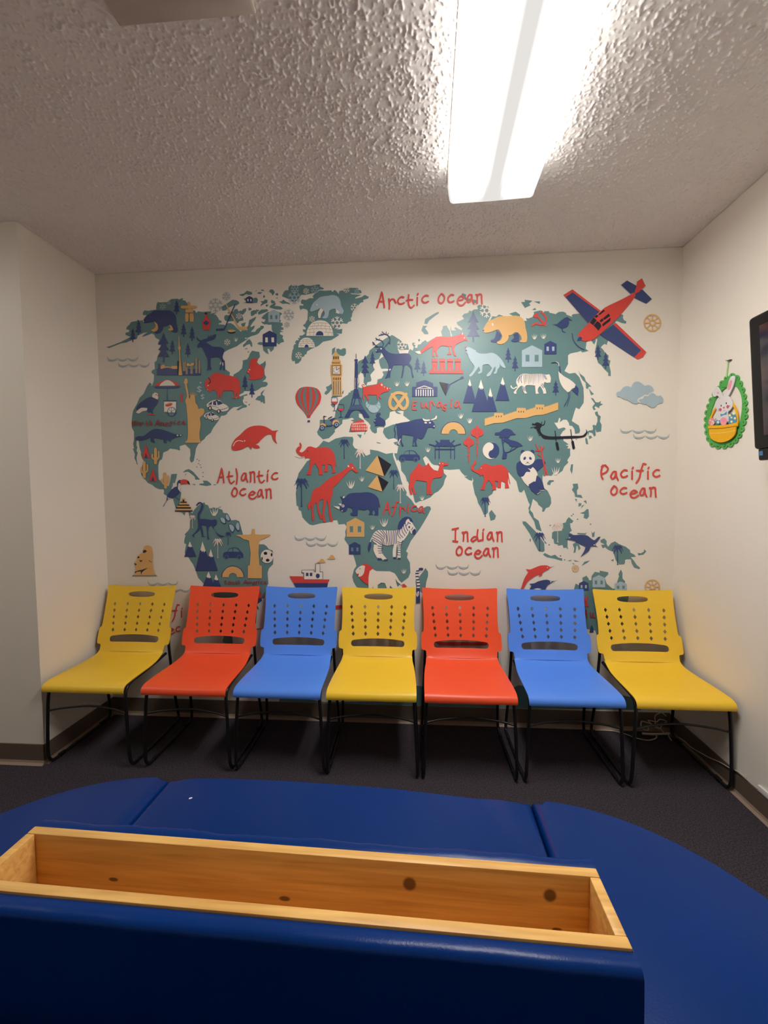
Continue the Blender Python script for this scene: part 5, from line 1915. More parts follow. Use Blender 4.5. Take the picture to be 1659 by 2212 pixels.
PK -1674,968 32,11 18,3 47,15 -42,-29 -9,-21 -2,24 -30,-3 -6,-9
SK3.2 -1572,1045 11,-9 11,-1
#open_armed_statue_motif;tan statue with open arms on a pedestal
LY -870,1250 5,3 12,0 3,-3 0,-31 23,-3 75,1 3,-7 -39,-19 -34,-13 -3,-25 -5,-54 4,-80 16,-8 -2,-80 -93,0 2,80 13,7 8,80 -7,55 -2,25 -36,8 -22,16 -24,7 3,5 77,2 21,3
#football_motif;cream and black football
PC -732,1074 -3,-13 -6,-12 -10,-10 -11,-6 -14,-2 -12,2 -12,6 -9,10 -6,12 -2,13 3,14 6,12 10,9 11,7 13,2 13,-2 12,-6 9,-10 6,-12
LK -784,1106 13,-8 -5,-13 -16,0 -5,13
LK -770,1061 13,-8 -6,-12 -16,0 -5,12
LK -744,1098 7,-9 -3,-14 -8,0 -2,14
LK -807,1073 5,-9 -2,-13 -6,0 -2,13
#spider_monkey_motif;navy long-limbed monkey
PN -1223,1317 50,0 45,-6 11,5 17,-9 -4,-27 -19,-7 4,-27 28,-28 38,-13 -17,-7 -27,15 -32,49 -11,17 -17,-17 -5,-44 7,-34 -12,2 -1,54 -3,33 -37,8 10,-41 2,-33 19,-4 -27,-2 -5,39 -10,22 -7,-22 -35,-27 7,-18 -18,15 35,36 12,33 -4,27
SN14.7 -1221,1309 -1,35 17,33 10,27
SN9.5 -1195,1401 -5,18 -17,4 -16,-16
#toucan_motif;navy toucan with a red beak
PN -1433,1465 12,22 41,38 20,5 1,27 14,15 13,-1 -5,-19 -12,-27 9,-19 -13,-25 -29,-21 -23,-7 -17,0 -36,-55 -3,3 26,42
PC -1350,1552 13,-5 -8,-22 6,-30 -16,19
PR -1338,1570 27,6 28,-11 10,-25 -16,6 -48,-2
PK -1293,1561 10,4 11,-26 -14,8
PC -1431,1464 9,-7 17,-3 -18,-8
SN4.2 -1377,1465 14,-14 17,-8
#step_pyramid_motif;tan and black step pyramid
LY -1333,1453 24,0 -1,-22 -24,0
LK -1326,1444 10,0 -1,-13 -10,0
LK -1344,1431 45,0 0,-8 -45,0
LY -1347,1423 52,0 -1,-11 -51,0
LK -1360,1412 77,0 -1,-8 -77,1
LY -1364,1405 83,-1 -1,-9 -82,0
LK -1373,1395 100,0 0,-10 -101,1
LY -1377,1386 110,-1 -1,-11 -110,0
LK -1381,1374 120,0 0,-8 -120,1
#butterfly_motif;pale blue butterfly
PN -1081,1325 18,2 19,-13 4,-28 -16,1 -16,13
PB -1078,1324 14,2 16,-11 3,-23 -13,0 -13,11
PN -1037,1352 14,-8 13,-36 -9,-7 -14,7 -9,19
PB -1037,1349 11,-7 11,-29 -7,-6 -11,6 -8,16
#butterfly_motif;pale blue butterfly
PN -1024,1284 21,-1 19,-18 -2,-25 -11,-15 -18,21
PB -1021,1281 17,-1 16,-15 -2,-20 -10,-12 -14,17
PN -978,1267 12,27 8,6 11,-27 -4,-36 -14,3
PB -976,1270 9,22 7,4 9,-22 -3,-29 -12,2
#dolphin_motif;red dolphin
PR 862,1002 26,-3 20,8 40,16 41,2 20,-9 26,7 -26,-13 -15,-13 -30,-16 -5,-18 -20,-9 9,17 -34,-16 -41,-34 -27,-48 -18,-5 10,26 15,47 25,43
PC 995,1011 -1,-2 -2,-1 -2,1 -1,2 1,3 2,1 2,-1
#dolphin_motif;navy dolphin
PN 883,910 31,3 25,13 51,10 30,-9 36,7 -36,-15 -30,-24 -10,-31 -101,-1 20,37
PC 1017,923 -2,-3 -2,-1 -3,1 -1,3 1,3 3,1 2,-1
PC 907,876 28,6 25,-5 -20,-4
#seabird_motif;navy diving seabird
PN 1114,1221 37,-8 35,2 40,-5 30,-23 15,-5 19,18 16,3 -20,-31 -12,-11 3,-11 15,-11 -25,4 -18,-2 -12,-26 -49,-38 20,33 11,31 -32,15 -35,20 -58,11 37,8 -10,13
PC 1272,1152 -1,-2 -3,-1 -2,1 -1,2 1,3 2,1 3,-1
#cloud_motif;pale blue cloud
PB 1379,2055 6,14 17,5 14,20 24,9 24,-8 14,27 26,6 27,-17 10,-8 23,3 22,-14 8,-20 -24,-21 -28,-7 -28,-17 -7,-24 -17,-6 -24,7 -17,16 -27,7 -19,14 -17,0
#cloud_motif;pale grey-blue cloud in front of a larger cloud
PW 1502,2015 4,13 22,11 14,10 19,-3 9,12 19,6 15,-9 10,-10 -24,-14 -52,-26 -24,-3
PB 1507,2013 7,12 16,2 12,16 19,-2 9,12 15,6 16,-7 10,-12 22,4 16,-22 -6,-23 -26,-6 -11,-14 -24,-5 -19,11 -13,10 -16,-2 -10,10
#kangaroo_motif;red animal
LR 1200,836 17,-4 5,-9 17,17 -8,-40 14,-29 -27,2 -22,27
#lighthouse_motif;navy small tower
PN 1250,610 8,36 6,10 7,-14 5,-29
#bird_motif;red-headed navy bird
PR -815,821 -2,-10 -5,-9 -8,-6 -9,-2 -10,2 -7,6 -5,8 -2,10 2,10 6,9 8,6 9,2 9,-2 8,-6 5,-8
PN -861,794 39,10 9,-19 -37,-24 16,-36 -16,12 -8,-106 -17,9
#ship_motif;red boat hull
LR 304,532 336,4 -17,-21 -290,-6
#ship_motif;red boat hull
LR -332,760 45,1 0,-24 -45,-1
#ship_motif;red boat hull
LR -856,600 34,2 0,-5 -34,-5
#lettering;red hand-drawn lettering Arctic ocean
SR10.0 -49,2614 17,47 14,48 8,-44 7,-53
SR10.0 -39,2650 34,0
SR10.0 25,2665 3,-30 -1,-32
SR10.0 27,2642 11,17 17,1 12,-23
SR10.0 117,2669 -15,4 -18,-13 -5,-16 11,-12 16,0 13,6
SR10.0 146,2684 -3,-39 7,-31 12,-8 17,14
SR10.0 131,2649 19,5 20,-1
SR10.0 198,2666 -1,-48
SR10.0 203,2689 -5,-10
SR10.0 264,2672 -15,4 -18,-14 -4,-16 11,-12 15,0 12,6
SR10.0 343,2681 -14,-18 -3,-23 13,-14 16,8 7,25 -9,18 -12,5
SR10.0 418,2670 -15,4 -16,-13 -4,-17 10,-14 14,1 12,6
SR10.0 444,2639 23,2 13,11 -16,12 -18,-14 -6,-20 11,-19 19,-2 18,17
SR10.0 527,2667 -16,2 -15,-29 7,-15 13,5 11,37 1,-28 10,-24
SR10.0 549,2666 7,4 2,-27 -1,-27
SR10.0 556,2655 13,15 13,-4 2,-24 2,-31
#lettering;red hand-drawn lettering Atlantic ocean
SR9.5 -1089,1550 17,49 13,48 7,-44 5,-53
SR9.5 -1079,1587 31,2
SR9.5 -1010,1623 -4,-38 7,-31 11,-8 18,15
SR9.5 -1026,1589 20,5 19,0
SR9.5 -964,1641 7,-40 -6,-59
SR9.5 -898,1609 -16,2 -16,-32 6,-15 13,6 13,39 0,-30 9,-25
SR9.5 -876,1615 6,5 2,-33 -3,-33
SR9.5 -870,1601 13,19 12,-4 1,-29 1,-37
SR9.5 -812,1624 -3,-37 6,-30 12,-8 17,15
SR9.5 -827,1591 19,5 19,-1
SR9.5 -758,1606 -2,-49
SR9.5 -752,1629 -5,-10
SR9.5 -692,1609 -15,3 -18,-13 -5,-16 11,-12 15,1 13,6
SR9.5 -978,1518 -14,-18 -3,-23 12,-15 16,9 7,26 -8,18 -12,5
SR9.5 -904,1509 -15,3 -18,-13 -5,-16 11,-12 15,1 12,7
SR9.5 -880,1472 25,3 13,10 -16,10 -19,-13 -7,-17 12,-16 19,-1 19,14
SR9.5 -797,1503 -14,2 -15,-30 6,-14 12,5 11,37 1,-28 8,-24
SR9.5 -774,1505 6,4 2,-29 -2,-29
SR9.5 -767,1493 13,16 13,-3 1,-26 2,-32
#lettering;red hand-drawn lettering Pacific ocean
SR10.0 1310,1637 -9,-34 2,-33 9,-17
SR10.0 1301,1627 23,10 17,-22 -11,-20 -24,-13
SR10.0 1389,1596 -16,1 -15,-29 7,-15 13,6 11,37 2,-28 10,-24
SR10.0 1452,1603 -15,3 -17,-13 -4,-16 11,-13 15,1 12,7
SR10.0 1481,1599 0,-49
SR10.0 1486,1622 -5,-10
SR10.0 1560,1638 -16,6 -13,-47 -8,-41 -17,-30
SR10.0 1505,1602 40,-1
SR10.0 1572,1598 1,-48
SR10.0 1577,1621 -5,-10
SR10.0 1638,1602 -15,3 -17,-13 -4,-15 11,-12 16,0 11,7
SR10.0 1377,1510 -13,-18 -3,-21 13,-14 16,8 6,24 -9,17 -12,5
SR10.0 1451,1497 -15,3 -17,-12 -4,-14 11,-11 15,1 12,6
SR10.0 1476,1463 23,3 13,9 -16,9 -17,-11 -6,-16 12,-16 17,-1 18,14
SR10.0 1557,1494 -14,1 -14,-29 6,-14 13,5 9,37 2,-28 10,-23
SR10.0 1583,1496 6,4 4,-28 -2,-27
SR10.0 1590,1485 13,15 13,-3 2,-25 3,-31
#lettering;red hand-drawn lettering Indian ocean
SR10.0 410,1249 20,4 19,4
SR10.0 432,1253 -2,-38 0,-39
SR10.0 414,1176 31,-4
SR10.0 472,1229 6,4 3,-28 -2,-28
SR10.0 479,1218 12,15 12,-3 2,-25 2,-31
SR10.0 568,1247 -4,-38 7,-33 21,7
SR10.0 564,1202 -20,0 -18,-19 11,-11 27,19
SR10.0 599,1228 0,-49
SR10.0 604,1250 -4,-10
SR10.0 655,1229 -14,1 -15,-30 6,-15 13,6 10,38 2,-29 9,-24
SR10.0 681,1229 6,4 2,-29 -1,-29
SR10.0 688,1217 12,16 12,-3 2,-26 2,-32
SR10.0 453,1141 -14,-18 -2,-22 12,-14 17,8 6,25 -8,18 -13,4
SR10.0 528,1132 -15,3 -17,-14 -4,-15 11,-13 15,1 12,7
SR10.0 553,1096 22,2 12,10 -15,11 -17,-13 -6,-18 11,-17 18,-1 17,16
SR10.0 635,1128 -16,1 -16,-29 7,-15 14,6 11,37 1,-28 10,-24
SR10.0 657,1130 7,4 2,-29 -1,-29
SR10.0 664,1118 13,16 12,-3 2,-26 2,-32
#lettering;red hand-drawn lettering Eurasia
SR7.4 192,2039 -22,-3 -4,-20 -1,-24 27,-1
SR7.4 167,2016 18,2
SR7.4 220,2035 4,-29 15,-2 10,31 2,-25 11,-11
SR7.4 273,2040 2,-27 -1,-31
SR7.4 274,2019 7,17 10,1 7,-22
SR7.4 342,2032 -13,1 -13,-20 6,-11 11,4 9,26 1,-20 9,-17
SR7.4 376,2021 -16,-4 -3,-11 16,-12 -6,-12 -17,8
SR7.4 404,2033 -1,-36
SR7.4 408,2050 -4,-7
SR7.4 451,2032 -14,1 -13,-22 6,-12 11,5 10,28 1,-22 8,-18
#lettering;red hand-drawn lettering Africa
SR8.4 -19,1346 15,39 11,39 7,-35 6,-43
SR8.4 -10,1376 28,2
SR8.4 77,1420 -11,5 -11,-37 -6,-32 -13,-23
SR8.4 37,1392 28,0
SR8.4 84,1388 2,-24 -1,-26
SR8.4 86,1370 9,14 13,1 11,-18
SR8.4 135,1392 0,-37
SR8.4 139,1409 -3,-7
SR8.4 188,1394 -13,2 -15,-10 -4,-12 9,-10 14,1 11,5
SR8.4 228,1390 -13,0 -13,-21 5,-12 11,5 10,28 1,-22 8,-17
#lettering;red hand-drawn lettering North America
SQ5.8 -1647,1921 1,35 16,-32 5,35
SQ5.8 -1608,1948 -6,-6 -2,-8 6,-5 6,3 4,9 -4,6 -5,1
SQ5.8 -1590,1946 1,-12 -1,-14
SQ5.8 -1589,1937 5,7 7,1 5,-10
SQ5.8 -1551,1952 -1,-14 2,-12 5,-3 7,6
SQ5.8 -1557,1939 8,2 8,0
SQ5.8 -1527,1957 0,-29
SQ5.8 -1527,1940 9,5 4,-17
SQ5.8 -1496,1920 11,21 9,21 5,-19 3,-23
SQ5.8 -1489,1936 20,1
SQ5.8 -1458,1945 0,-24
SQ5.8 -1458,1939 10,6 2,-21
SQ5.8 -1446,1939 9,5 4,-23
SQ5.8 -1423,1932 9,1 6,5 -6,5 -8,-6 -3,-9 5,-9 7,0 8,7
SQ5.8 -1392,1948 0,-15 -1,-16
SQ5.8 -1392,1937 5,9 6,0 4,-11
SQ5.8 -1362,1945 -1,-20
SQ5.8 -1357,1954 -4,-4
SQ5.8 -1326,1946 -7,1 -9,-6 -2,-7 5,-6 7,0 6,3
SQ5.8 -1299,1947 -7,1 -8,-13 3,-7 6,2 6,17 1,-13 4,-10
#lettering;red hand-drawn lettering South America
SQ4.7 -1048,913 -9,1 -4,-6 9,-7 0,-8 -10,1
SQ4.7 -1030,910 -6,-7 -1,-7 5,-4 7,2 3,9 -4,5 -5,2
SQ4.7 -1016,909 2,-16 7,-1 6,17 0,-13 6,-6
SQ4.7 -984,914 -1,-11 2,-9 4,-2 6,5
SQ4.7 -990,904 7,2 7,0
SQ4.7 -967,917 0,-25
SQ4.7 -967,902 6,5 4,-15
SQ4.7 -939,892 10,14 9,14 5,-12 4,-15
SQ4.7 -933,903 21,1
SQ4.7 -904,908 0,-15
SQ4.7 -903,904 9,4 2,-13
SQ4.7 -891,904 8,4 5,-15
SQ4.7 -870,900 8,1 4,4 -5,4 -6,-5 -2,-7 4,-6 6,-1 6,6
SQ4.7 -850,911 1,-8 -1,-10
SQ4.7 -850,905 4,5 4,1 3,-7
SQ4.7 -831,909 -1,-16
SQ4.7 -828,917 -3,-3
SQ4.7 -806,911 -5,1 -6,-5 -2,-6 4,-4 5,0 4,3
SQ4.7 -785,911 -5,0 -7,-10 3,-4 5,1 4,13 1,-10 3,-7
#lettering;red hand-drawn lettering Pacific ocean, partly hidden behind chairs
SR8.2 -1373,748 -14,5 -13,-46 -9,-40 -16,-29
SR8.2 -1422,712 34,0
SR8.2 -1359,710 -2,-43
SR8.2 -1353,730 -5,-8
SR8.2 -1375,602 -10,2 -13,-10 -3,-13 7,-9 11,1 8,5
SR8.2 -1452,574 22,2 13,8 -15,7 -17,-10 -7,-13 11,-11 17,-1 17,11
#lettering;red hand-drawn lettering Australia, partly hidden behind chairs
SQ7.3 1218,698 5,29 4,28 4,-25 3,-32
SQ7.3 1221,720 12,1
SQ7.3 1252,733 3,-27 9,-1 6,29 2,-23 6,-10
"""
BUNNY = """
scalloped_frame H G - 2 4 -117,699 -139,700 -156,691 -168,680 -175,667 -175,654 -166,640 -190,631 -204,621 -213,610 -216,598 -213,586 -201,574 -223,563 -236,552 -244,540 -245,529 -241,518 -228,507 -250,496 -262,484 -268,473 -269,462 -264,451 -249,442 -269,429 -279,417 -284,405 -282,395 -275,385 -258,377 -278,364 -287,351 -291,340 -289,330 -282,321 -265,313 -283,299 -292,286 -293,275 -288,264 -278,257 -256,255 -270,238 -275,226 -273,215 -267,207 -256,201 -235,198 -250,181 -254,168 -254,157 -247,149 -235,142 -213,140 -226,123 -230,110 -227,99 -218,91 -203,87 -180,89 -188,71 -186,58 -179,49 -167,44 -150,43 -127,50 -128,32 -121,20 -110,13 -94,11 -76,16 -56,29 -47,12 -35,4 -20,1 -3,4 13,12 30,29 45,15 62,9 78,10 95,16 110,28 119,47 142,39 163,41 180,50 192,62 196,77 188,95 216,100 235,109 245,121 249,135 244,148 226,162 254,173 269,185 276,198 277,211 268,223 248,234 273,248 286,261 291,274 289,286 279,298 256,306 280,322 290,336 294,350 289,361 277,370 253,376 275,394 284,409 285,421 278,432 264,439 237,442 256,461 262,476 261,489 252,497 237,503 209,502 225,523 228,537 225,549 214,556 198,560 170,557 183,578 185,592 179,602 168,608 151,610 123,604 133,625 133,639 128,649 116,654 99,655 72,649 82,669 82,683 76,692 63,697 46,697 19,687 24,707 19,719 9,726 -6,726 -24,721 -47,707 -51,724 -61,732 -75,735 -93,730 -110,718 | -119,604 -162,566 -200,502 -218,439 -221,375 -213,294 -196,229 -167,224 212,285 195,367 183,420 152,484 127,528 49,586 -20,612 | -157,668 -153,662 -145,665 -141,672 -145,678 -152,676 | -198,602 -195,596 -187,598 -183,606 -186,612 -194,610 | -228,536 -224,530 -217,532 -212,540 -216,546 -224,544 | -251,471 -248,465 -241,467 -236,474 -240,480 -247,478 | -266,406 -262,400 -255,402 -251,409 -254,415 -262,414 | -273,343 -269,337 -262,338 -258,346 -261,352 -269,351 | -275,281 -272,274 -265,276 -261,283 -264,289 -272,288 | -256,224 -253,218 -246,219 -241,227 -245,233 -252,231 | -237,167 -234,161 -227,162 -222,169 -226,175 -233,174 | -212,111 -208,105 -201,106 -197,113 -200,120 -208,119 | -168,65 -165,59 -157,60 -153,67 -156,73 -164,72 | -105,32 -102,26 -94,27 -89,34 -93,41 -101,40 | -25,22 -21,15 -13,16 -8,24 -12,31 -20,30 | 64,31 68,24 77,25 82,33 78,40 69,39 | 151,64 155,57 164,58 169,66 165,74 156,73 | 207,128 212,121 221,123 226,130 222,137 212,136 | 235,200 239,193 249,194 254,202 250,209 240,208 | 250,272 254,265 263,267 269,275 264,281 254,280 | 251,343 256,336 266,338 270,346 266,352 257,351 | 243,411 248,404 257,406 262,414 258,421 249,420 | 221,474 226,468 235,470 240,478 236,484 227,483 | 188,532 193,525 202,527 206,536 203,542 193,540 | 146,583 150,576 159,579 164,587 160,593 151,591 | 98,628 101,622 110,624 115,632 111,639 102,636 | 48,670 52,665 60,667 65,675 61,681 53,679 | -12,702 -8,696 1,698 5,706 1,712 -7,710 | -87,711 -83,705 -75,707 -70,715 -74,721 -82,719
lace_slit P e scalloped_frame 6 0.4 -28,608 -16,608 11,613 38,621 50,627 39,627 11,622 -16,614 | -154,650 -146,650 -130,654 -113,659 -105,663 -112,663 -129,660 -146,654 | -245,402 -244,397 -241,396 -237,399 -236,403 -237,408 -240,409 -244,406 | -242,353 -241,348 -238,347 -234,350 -233,354 -234,359 -237,360 -241,357 | -184,134 -183,127 -179,125 -174,128 -172,136 -174,143 -178,145 -182,142 | 35,33 47,31 75,33 104,37 116,41 104,43 75,41 47,37 | -116,45 -113,42 -104,41 -95,44 -92,48 -95,51 -104,51 -112,49 | -35,35 -34,26 -30,23 -26,27 -24,36 -25,45 -29,48 -33,44 | 51,651 57,651 71,653 85,658 91,662 86,662 72,660 58,655
basket_handle S10.5 y - 6 3 198,298 178,349 140,407 104,440 49,472 -15,483 -89,443 -137,396 -168,335 -180,268 -179,232
bunny P w - 9 4 95,423 104,474 79,513 46,516 88,555 114,548 142,561 156,589 146,621 100,649 71,628 36,576 14,532 -11,536 -35,578 -51,621 -68,669 -94,700 -135,693 -140,664 -131,624 -109,574 -64,515 -89,490 -112,448 -120,414 -106,379 -70,360 -65,340 -81,295 -74,277 69,301 97,335 85,368 59,376
ear_lining P p bunny 13 0.6 -62,569 -51,607 -67,645 -91,666 -108,653 -103,618 -86,580 | 63,576 66,570 75,569 84,574 87,582 84,588 76,589 67,584
eye P k bunny 13 0.6 18,438 19,432 24,430 29,434 31,441 29,447 25,449 20,445 | -50,448 -48,442 -43,440 -38,444 -36,451 -38,457 -43,459 -48,455
cheek P r bunny 13 0.6 17,397 19,388 28,384 38,386 47,394 51,404 48,413 40,417 29,415 20,408 | -79,408 -77,399 -69,394 -59,396 -50,404 -47,415 -49,424 -57,429 -67,426 -76,419
nose P r bunny 13 0.6 1,419 -24,420 -18,405 -15,393 -9,407
whisker S1.1 k bunny 13 0.5 70,416 49,409 | 69,401 49,401 | 64,388 47,394 | -76,414 -92,422 | -78,408 -95,410 | 1,382 -15,381 -33,382
bow_tie P b bunny 13 1.2 29,358 -11,349 -53,365 -51,334 -19,340 24,331
painted_egg P s - 8.5 3 115,292 119,274 130,261 146,255 166,258 184,269 197,286 202,306 199,324 187,337 170,343 150,339 133,328 120,311
egg_spots P w painted_egg 11.5 0.5 128,296 131,289 142,288 154,292 158,301 154,309 143,310 132,305 | 165,317 168,313 175,312 182,315 185,321 182,325 176,326 168,323 | 113,279 116,273 124,272 134,276 137,283 134,289 125,290 116,286 | 141,273 144,269 152,267 160,271 163,277 160,282 153,283 145,280
painted_egg P b - 8.5 3 31,289 34,272 44,260 59,256 77,258 92,268 104,284 109,302 106,319 95,331 80,335 63,332 47,322 36,307
egg_spots P w painted_egg 11.5 0.5 60,324 63,318 73,316 82,321 86,329 83,335 73,336 64,331 | 47,278 52,270 64,268 76,274 82,284 77,292 65,294 53,288 | 87,304 90,301 95,300 101,303 104,307 101,310 96,312 90,309
painted_egg P p - 13.2 3 -65,267 -61,251 -50,239 -33,234 -13,237 5,247 18,264 23,282 20,299 8,311 -9,316 -29,313 -47,302 -59,285
egg_spots P s painted_egg 16.2 0.5 -34,274 -30,268 -22,267 -12,271 -8,279 -12,285 -21,286 -30,282
painted_egg P b - 8.5 3 -177,269 -172,246 -156,230 -132,223 -105,227 -80,242 -61,265 -54,290 -59,313 -75,330 -100,336 -127,331 -152,316 -169,294
egg_spots P c painted_egg 11.5 0.5 -106,319 -102,311 -91,310 -81,315 -76,324 -80,331 -90,333 -101,327 | -156,328 -152,320 -140,318 -127,324 -122,334 -126,343 -138,344 -151,338 | -171,279 -167,272 -157,271 -147,276 -142,284 -146,291 -156,293 -166,288 | -125,294 -121,288 -113,287 -104,291 -100,299 -103,304 -112,306 -121,301 | -80,274 -76,266 -66,265 -55,270 -50,279 -54,286 -64,288 -75,283 | -130,254 -126,246 -116,245 -105,250 -101,259 -105,266 -115,267 -125,262
basket P y - 13.5 5 187,263 78,249 -22,238 -116,234 -206,237 -209,198 -191,190 -186,153 -171,113 -99,75 -10,67 63,84 133,121 162,167 173,229 185,234
rim_line S3 d basket 18.5 0.5 182,231 75,217 -31,207 -119,202 -206,201
pale_line S1.6 c basket 18.5 0.5 155,180 72,170 -33,160 -109,159 -180,163
hanging_ribbon S7 g - 5 1.2 -20,879 -22,827 -16,781 -9,712
hook S3 k - 2 10 -11,877 -37,870 -65,868
"""
CABLES = [('coiled_cable', 'white coiled cable bundle on the carpet under the right-hand yellow chair', 'cable', 0, [(3, [(1696, -43, 112), (1675, -27, 128), (1654, -43, 131), (1639, -27, 104), (1630, -43, 59), (1604, -27, 40), (1589, -43, 21), (1563, -27, 24), (1548, -43, 45), (1562, -27, 68), (1588, -43, 68), (1615, -27, 53), (1657, -43, 33), (1682, -27, 50), (1697, -43, 81), (1666, -27, 83), (1640, -43, 76), (1598, -27, 75), (1630, -43, 47), (1662, -27, 32), (1683, -43, 11)]), (3, [(1286, -30, 5), (1344, -30, 5), (1403, -37, 5), (1450, -63, 5), (1491, -99, 5), (1544, -118, 5), (1588, -107, 5), (1620, -82, 5), (1623, -63, 5), (1600, -50, 5)]), (7, [(1546, -63, 12), (1598, -66, 12), (1658, -61, 12), (1722, -53, 12)]), (3.5, [(1699, -57, 8), (1690, -85, 8), (1684, -116, 8)]), (3, [(1707, -66, 8), (1714, -88, 8), (1718, -105, 8)])]), ('thin_cable', 'thin white cable running along the right-hand baseboard', 'cable', 0, [(2.6, [(1726, -116, 28), (1726, -163, 34), (1726, -217, 34), (1726, -295, 51), (1726, -368, 70), (1726, -436, 94), (1726, -501, 108), (1726, -526, 118), (1726, -561, 127), (1726, -603, 131)])])]

# ------------------------------------------------------------------ helpers
def lin(c):
    return tuple(((v/255)/12.92 if v/255 <= .04045 else ((v/255+.055)/1.055)**2.4) for v in c)
def mat(name, rgb, rough=.5, spec=.5, srgb=True, metal=0, coat=0):
    m = bpy.data.materials.new(name); m.use_nodes = True
    b = m.node_tree.nodes['Principled BSDF']
    c = lin(rgb) if srgb else rgb
    b.inputs['Base Color'].default_value = (*c, 1)
    b.inputs['Roughness'].default_value = rough
    b.inputs['Specular IOR Level'].default_value = spec
    b.inputs['Metallic'].default_value = metal
    if coat: b.inputs['Coat Weight'].default_value = coat; b.inputs['Coat Roughness'].default_value = .15
    return m
def vary(m, scale, lo, hi, detail=4, bump=0, bscale=None, bdist=.002, stretch=None, coord='Object'):
    """noise multiplies the base colour between lo and hi; optional bump"""
    nt = m.node_tree; N = nt.nodes; b = N['Principled BSDF']
    base = tuple(b.inputs['Base Color'].default_value)
    tc = N.new('ShaderNodeTexCoord'); vec = tc.outputs[coord]
    if stretch:
        mp = N.new('ShaderNodeMapping'); mp.inputs['Scale'].default_value = stretch
        nt.links.new(vec, mp.inputs['Vector']); vec = mp.outputs['Vector']
    n = N.new('ShaderNodeTexNoise'); n.inputs['Scale'].default_value = scale; n.inputs['Detail'].default_value = detail
    nt.links.new(vec, n.inputs['Vector'])
    r = N.new('ShaderNodeValToRGB')
    r.color_ramp.elements[0].position = .3; r.color_ramp.elements[1].position = .7
    r.color_ramp.elements[0].color = tuple(base[i]*lo for i in range(3))+(1,)
    r.color_ramp.elements[1].color = tuple(min(1, base[i]*hi) for i in range(3))+(1,)
    nt.links.new(n.outputs['Fac'], r.inputs['Fac']); nt.links.new(r.outputs['Color'], b.inputs['Base Color'])
    if bump:
        n2 = N.new('ShaderNodeTexNoise'); n2.inputs['Scale'].default_value = bscale or scale; n2.inputs['Detail'].default_value = 3
        nt.links.new(tc.outputs[coord], n2.inputs['Vector'])
        bp = N.new('ShaderNodeBump'); bp.inputs['Strength'].default_value = bump; bp.inputs['Distance'].default_value = bdist
        nt.links.new(n2.outputs['Fac'], bp.inputs['Height']); nt.links.new(bp.outputs['Normal'], b.inputs['Normal'])
    return m
def sharpen(bm, ang=35):
    a = math.radians(ang)
    for f in bm.faces: f.smooth = True
    for e in bm.edges:
        if len(e.link_faces) == 2: e.smooth = e.calc_face_angle(0) < a
        else: e.smooth = False
def obj(name, bm, m, parent=None, smooth=35, fix=True):
    if fix: bmesh.ops.recalc_face_normals(bm, faces=bm.faces[:])
    bm.normal_update()
    if smooth: sharpen(bm, smooth)
    me = bpy.data.meshes.new(name); bm.to_mesh(me); bm.free()
    for k in (m if isinstance(m, (list, tuple)) else [m]): me.materials.append(k)
    o = bpy.data.objects.new(name, me); COL.objects.link(o)
    if parent: o.parent = parent
    return o
def thing(name, label, cat, loc=(0, 0, 0), rz=0, group=None):
    o = bpy.data.objects.new(name, None); COL.objects.link(o); o.empty_display_size = .1
    o.location = loc; o.rotation_euler = (0, 0, rz); o['label'] = label; o['category'] = cat
    if group: o['group'] = group
    return o
def tag(o, label, cat, group=None):
    o['label'] = label; o['category'] = cat
    if group: o['group'] = group
    return o
def struct(o, label=None):
    o['kind'] = 'structure'
    if label: o['label'] = label
    return o
def box(bm, x0, y0, z0, x1, y1, z1, bev=0, seg=2):
    r = bmesh.ops.create_cube(bm, size=1)
    vs = r['verts']
    for v in vs:
        v.co = Vector(((x0+x1)/2+v.co.x*(x1-x0), (y0+y1)/2+v.co.y*(y1-y0), (z0+z1)/2+v.co.z*(z1-z0)))
    if bev:
        es = list({e for v in vs for e in v.link_edges})
        bmesh.ops.bevel(bm, geom=es, offset=bev, segments=seg, affect='EDGES', profile=.5)
    return vs
def prism(bm, pl, z0, z1, bev=0, seg=3, top_only=False):
    """polygon pl [(x,y)] extruded z0..z1, optional rounded rims"""
    lo = [bm.verts.new((x, y, z0)) for x, y in pl]; hi = [bm.verts.new((x, y, z1)) for x, y in pl]
    n = len(pl)
    ft = bm.faces.new(hi); fb = bm.faces.new(lo[::-1])
    for i in range(n): bm.faces.new((lo[i], lo[(i+1) % n], hi[(i+1) % n], hi[i]))
    if bev:
        es = list(ft.edges)+([] if top_only else list(fb.edges))
        bmesh.ops.bevel(bm, geom=es, offset=bev, segments=seg, affect='EDGES', profile=.5)
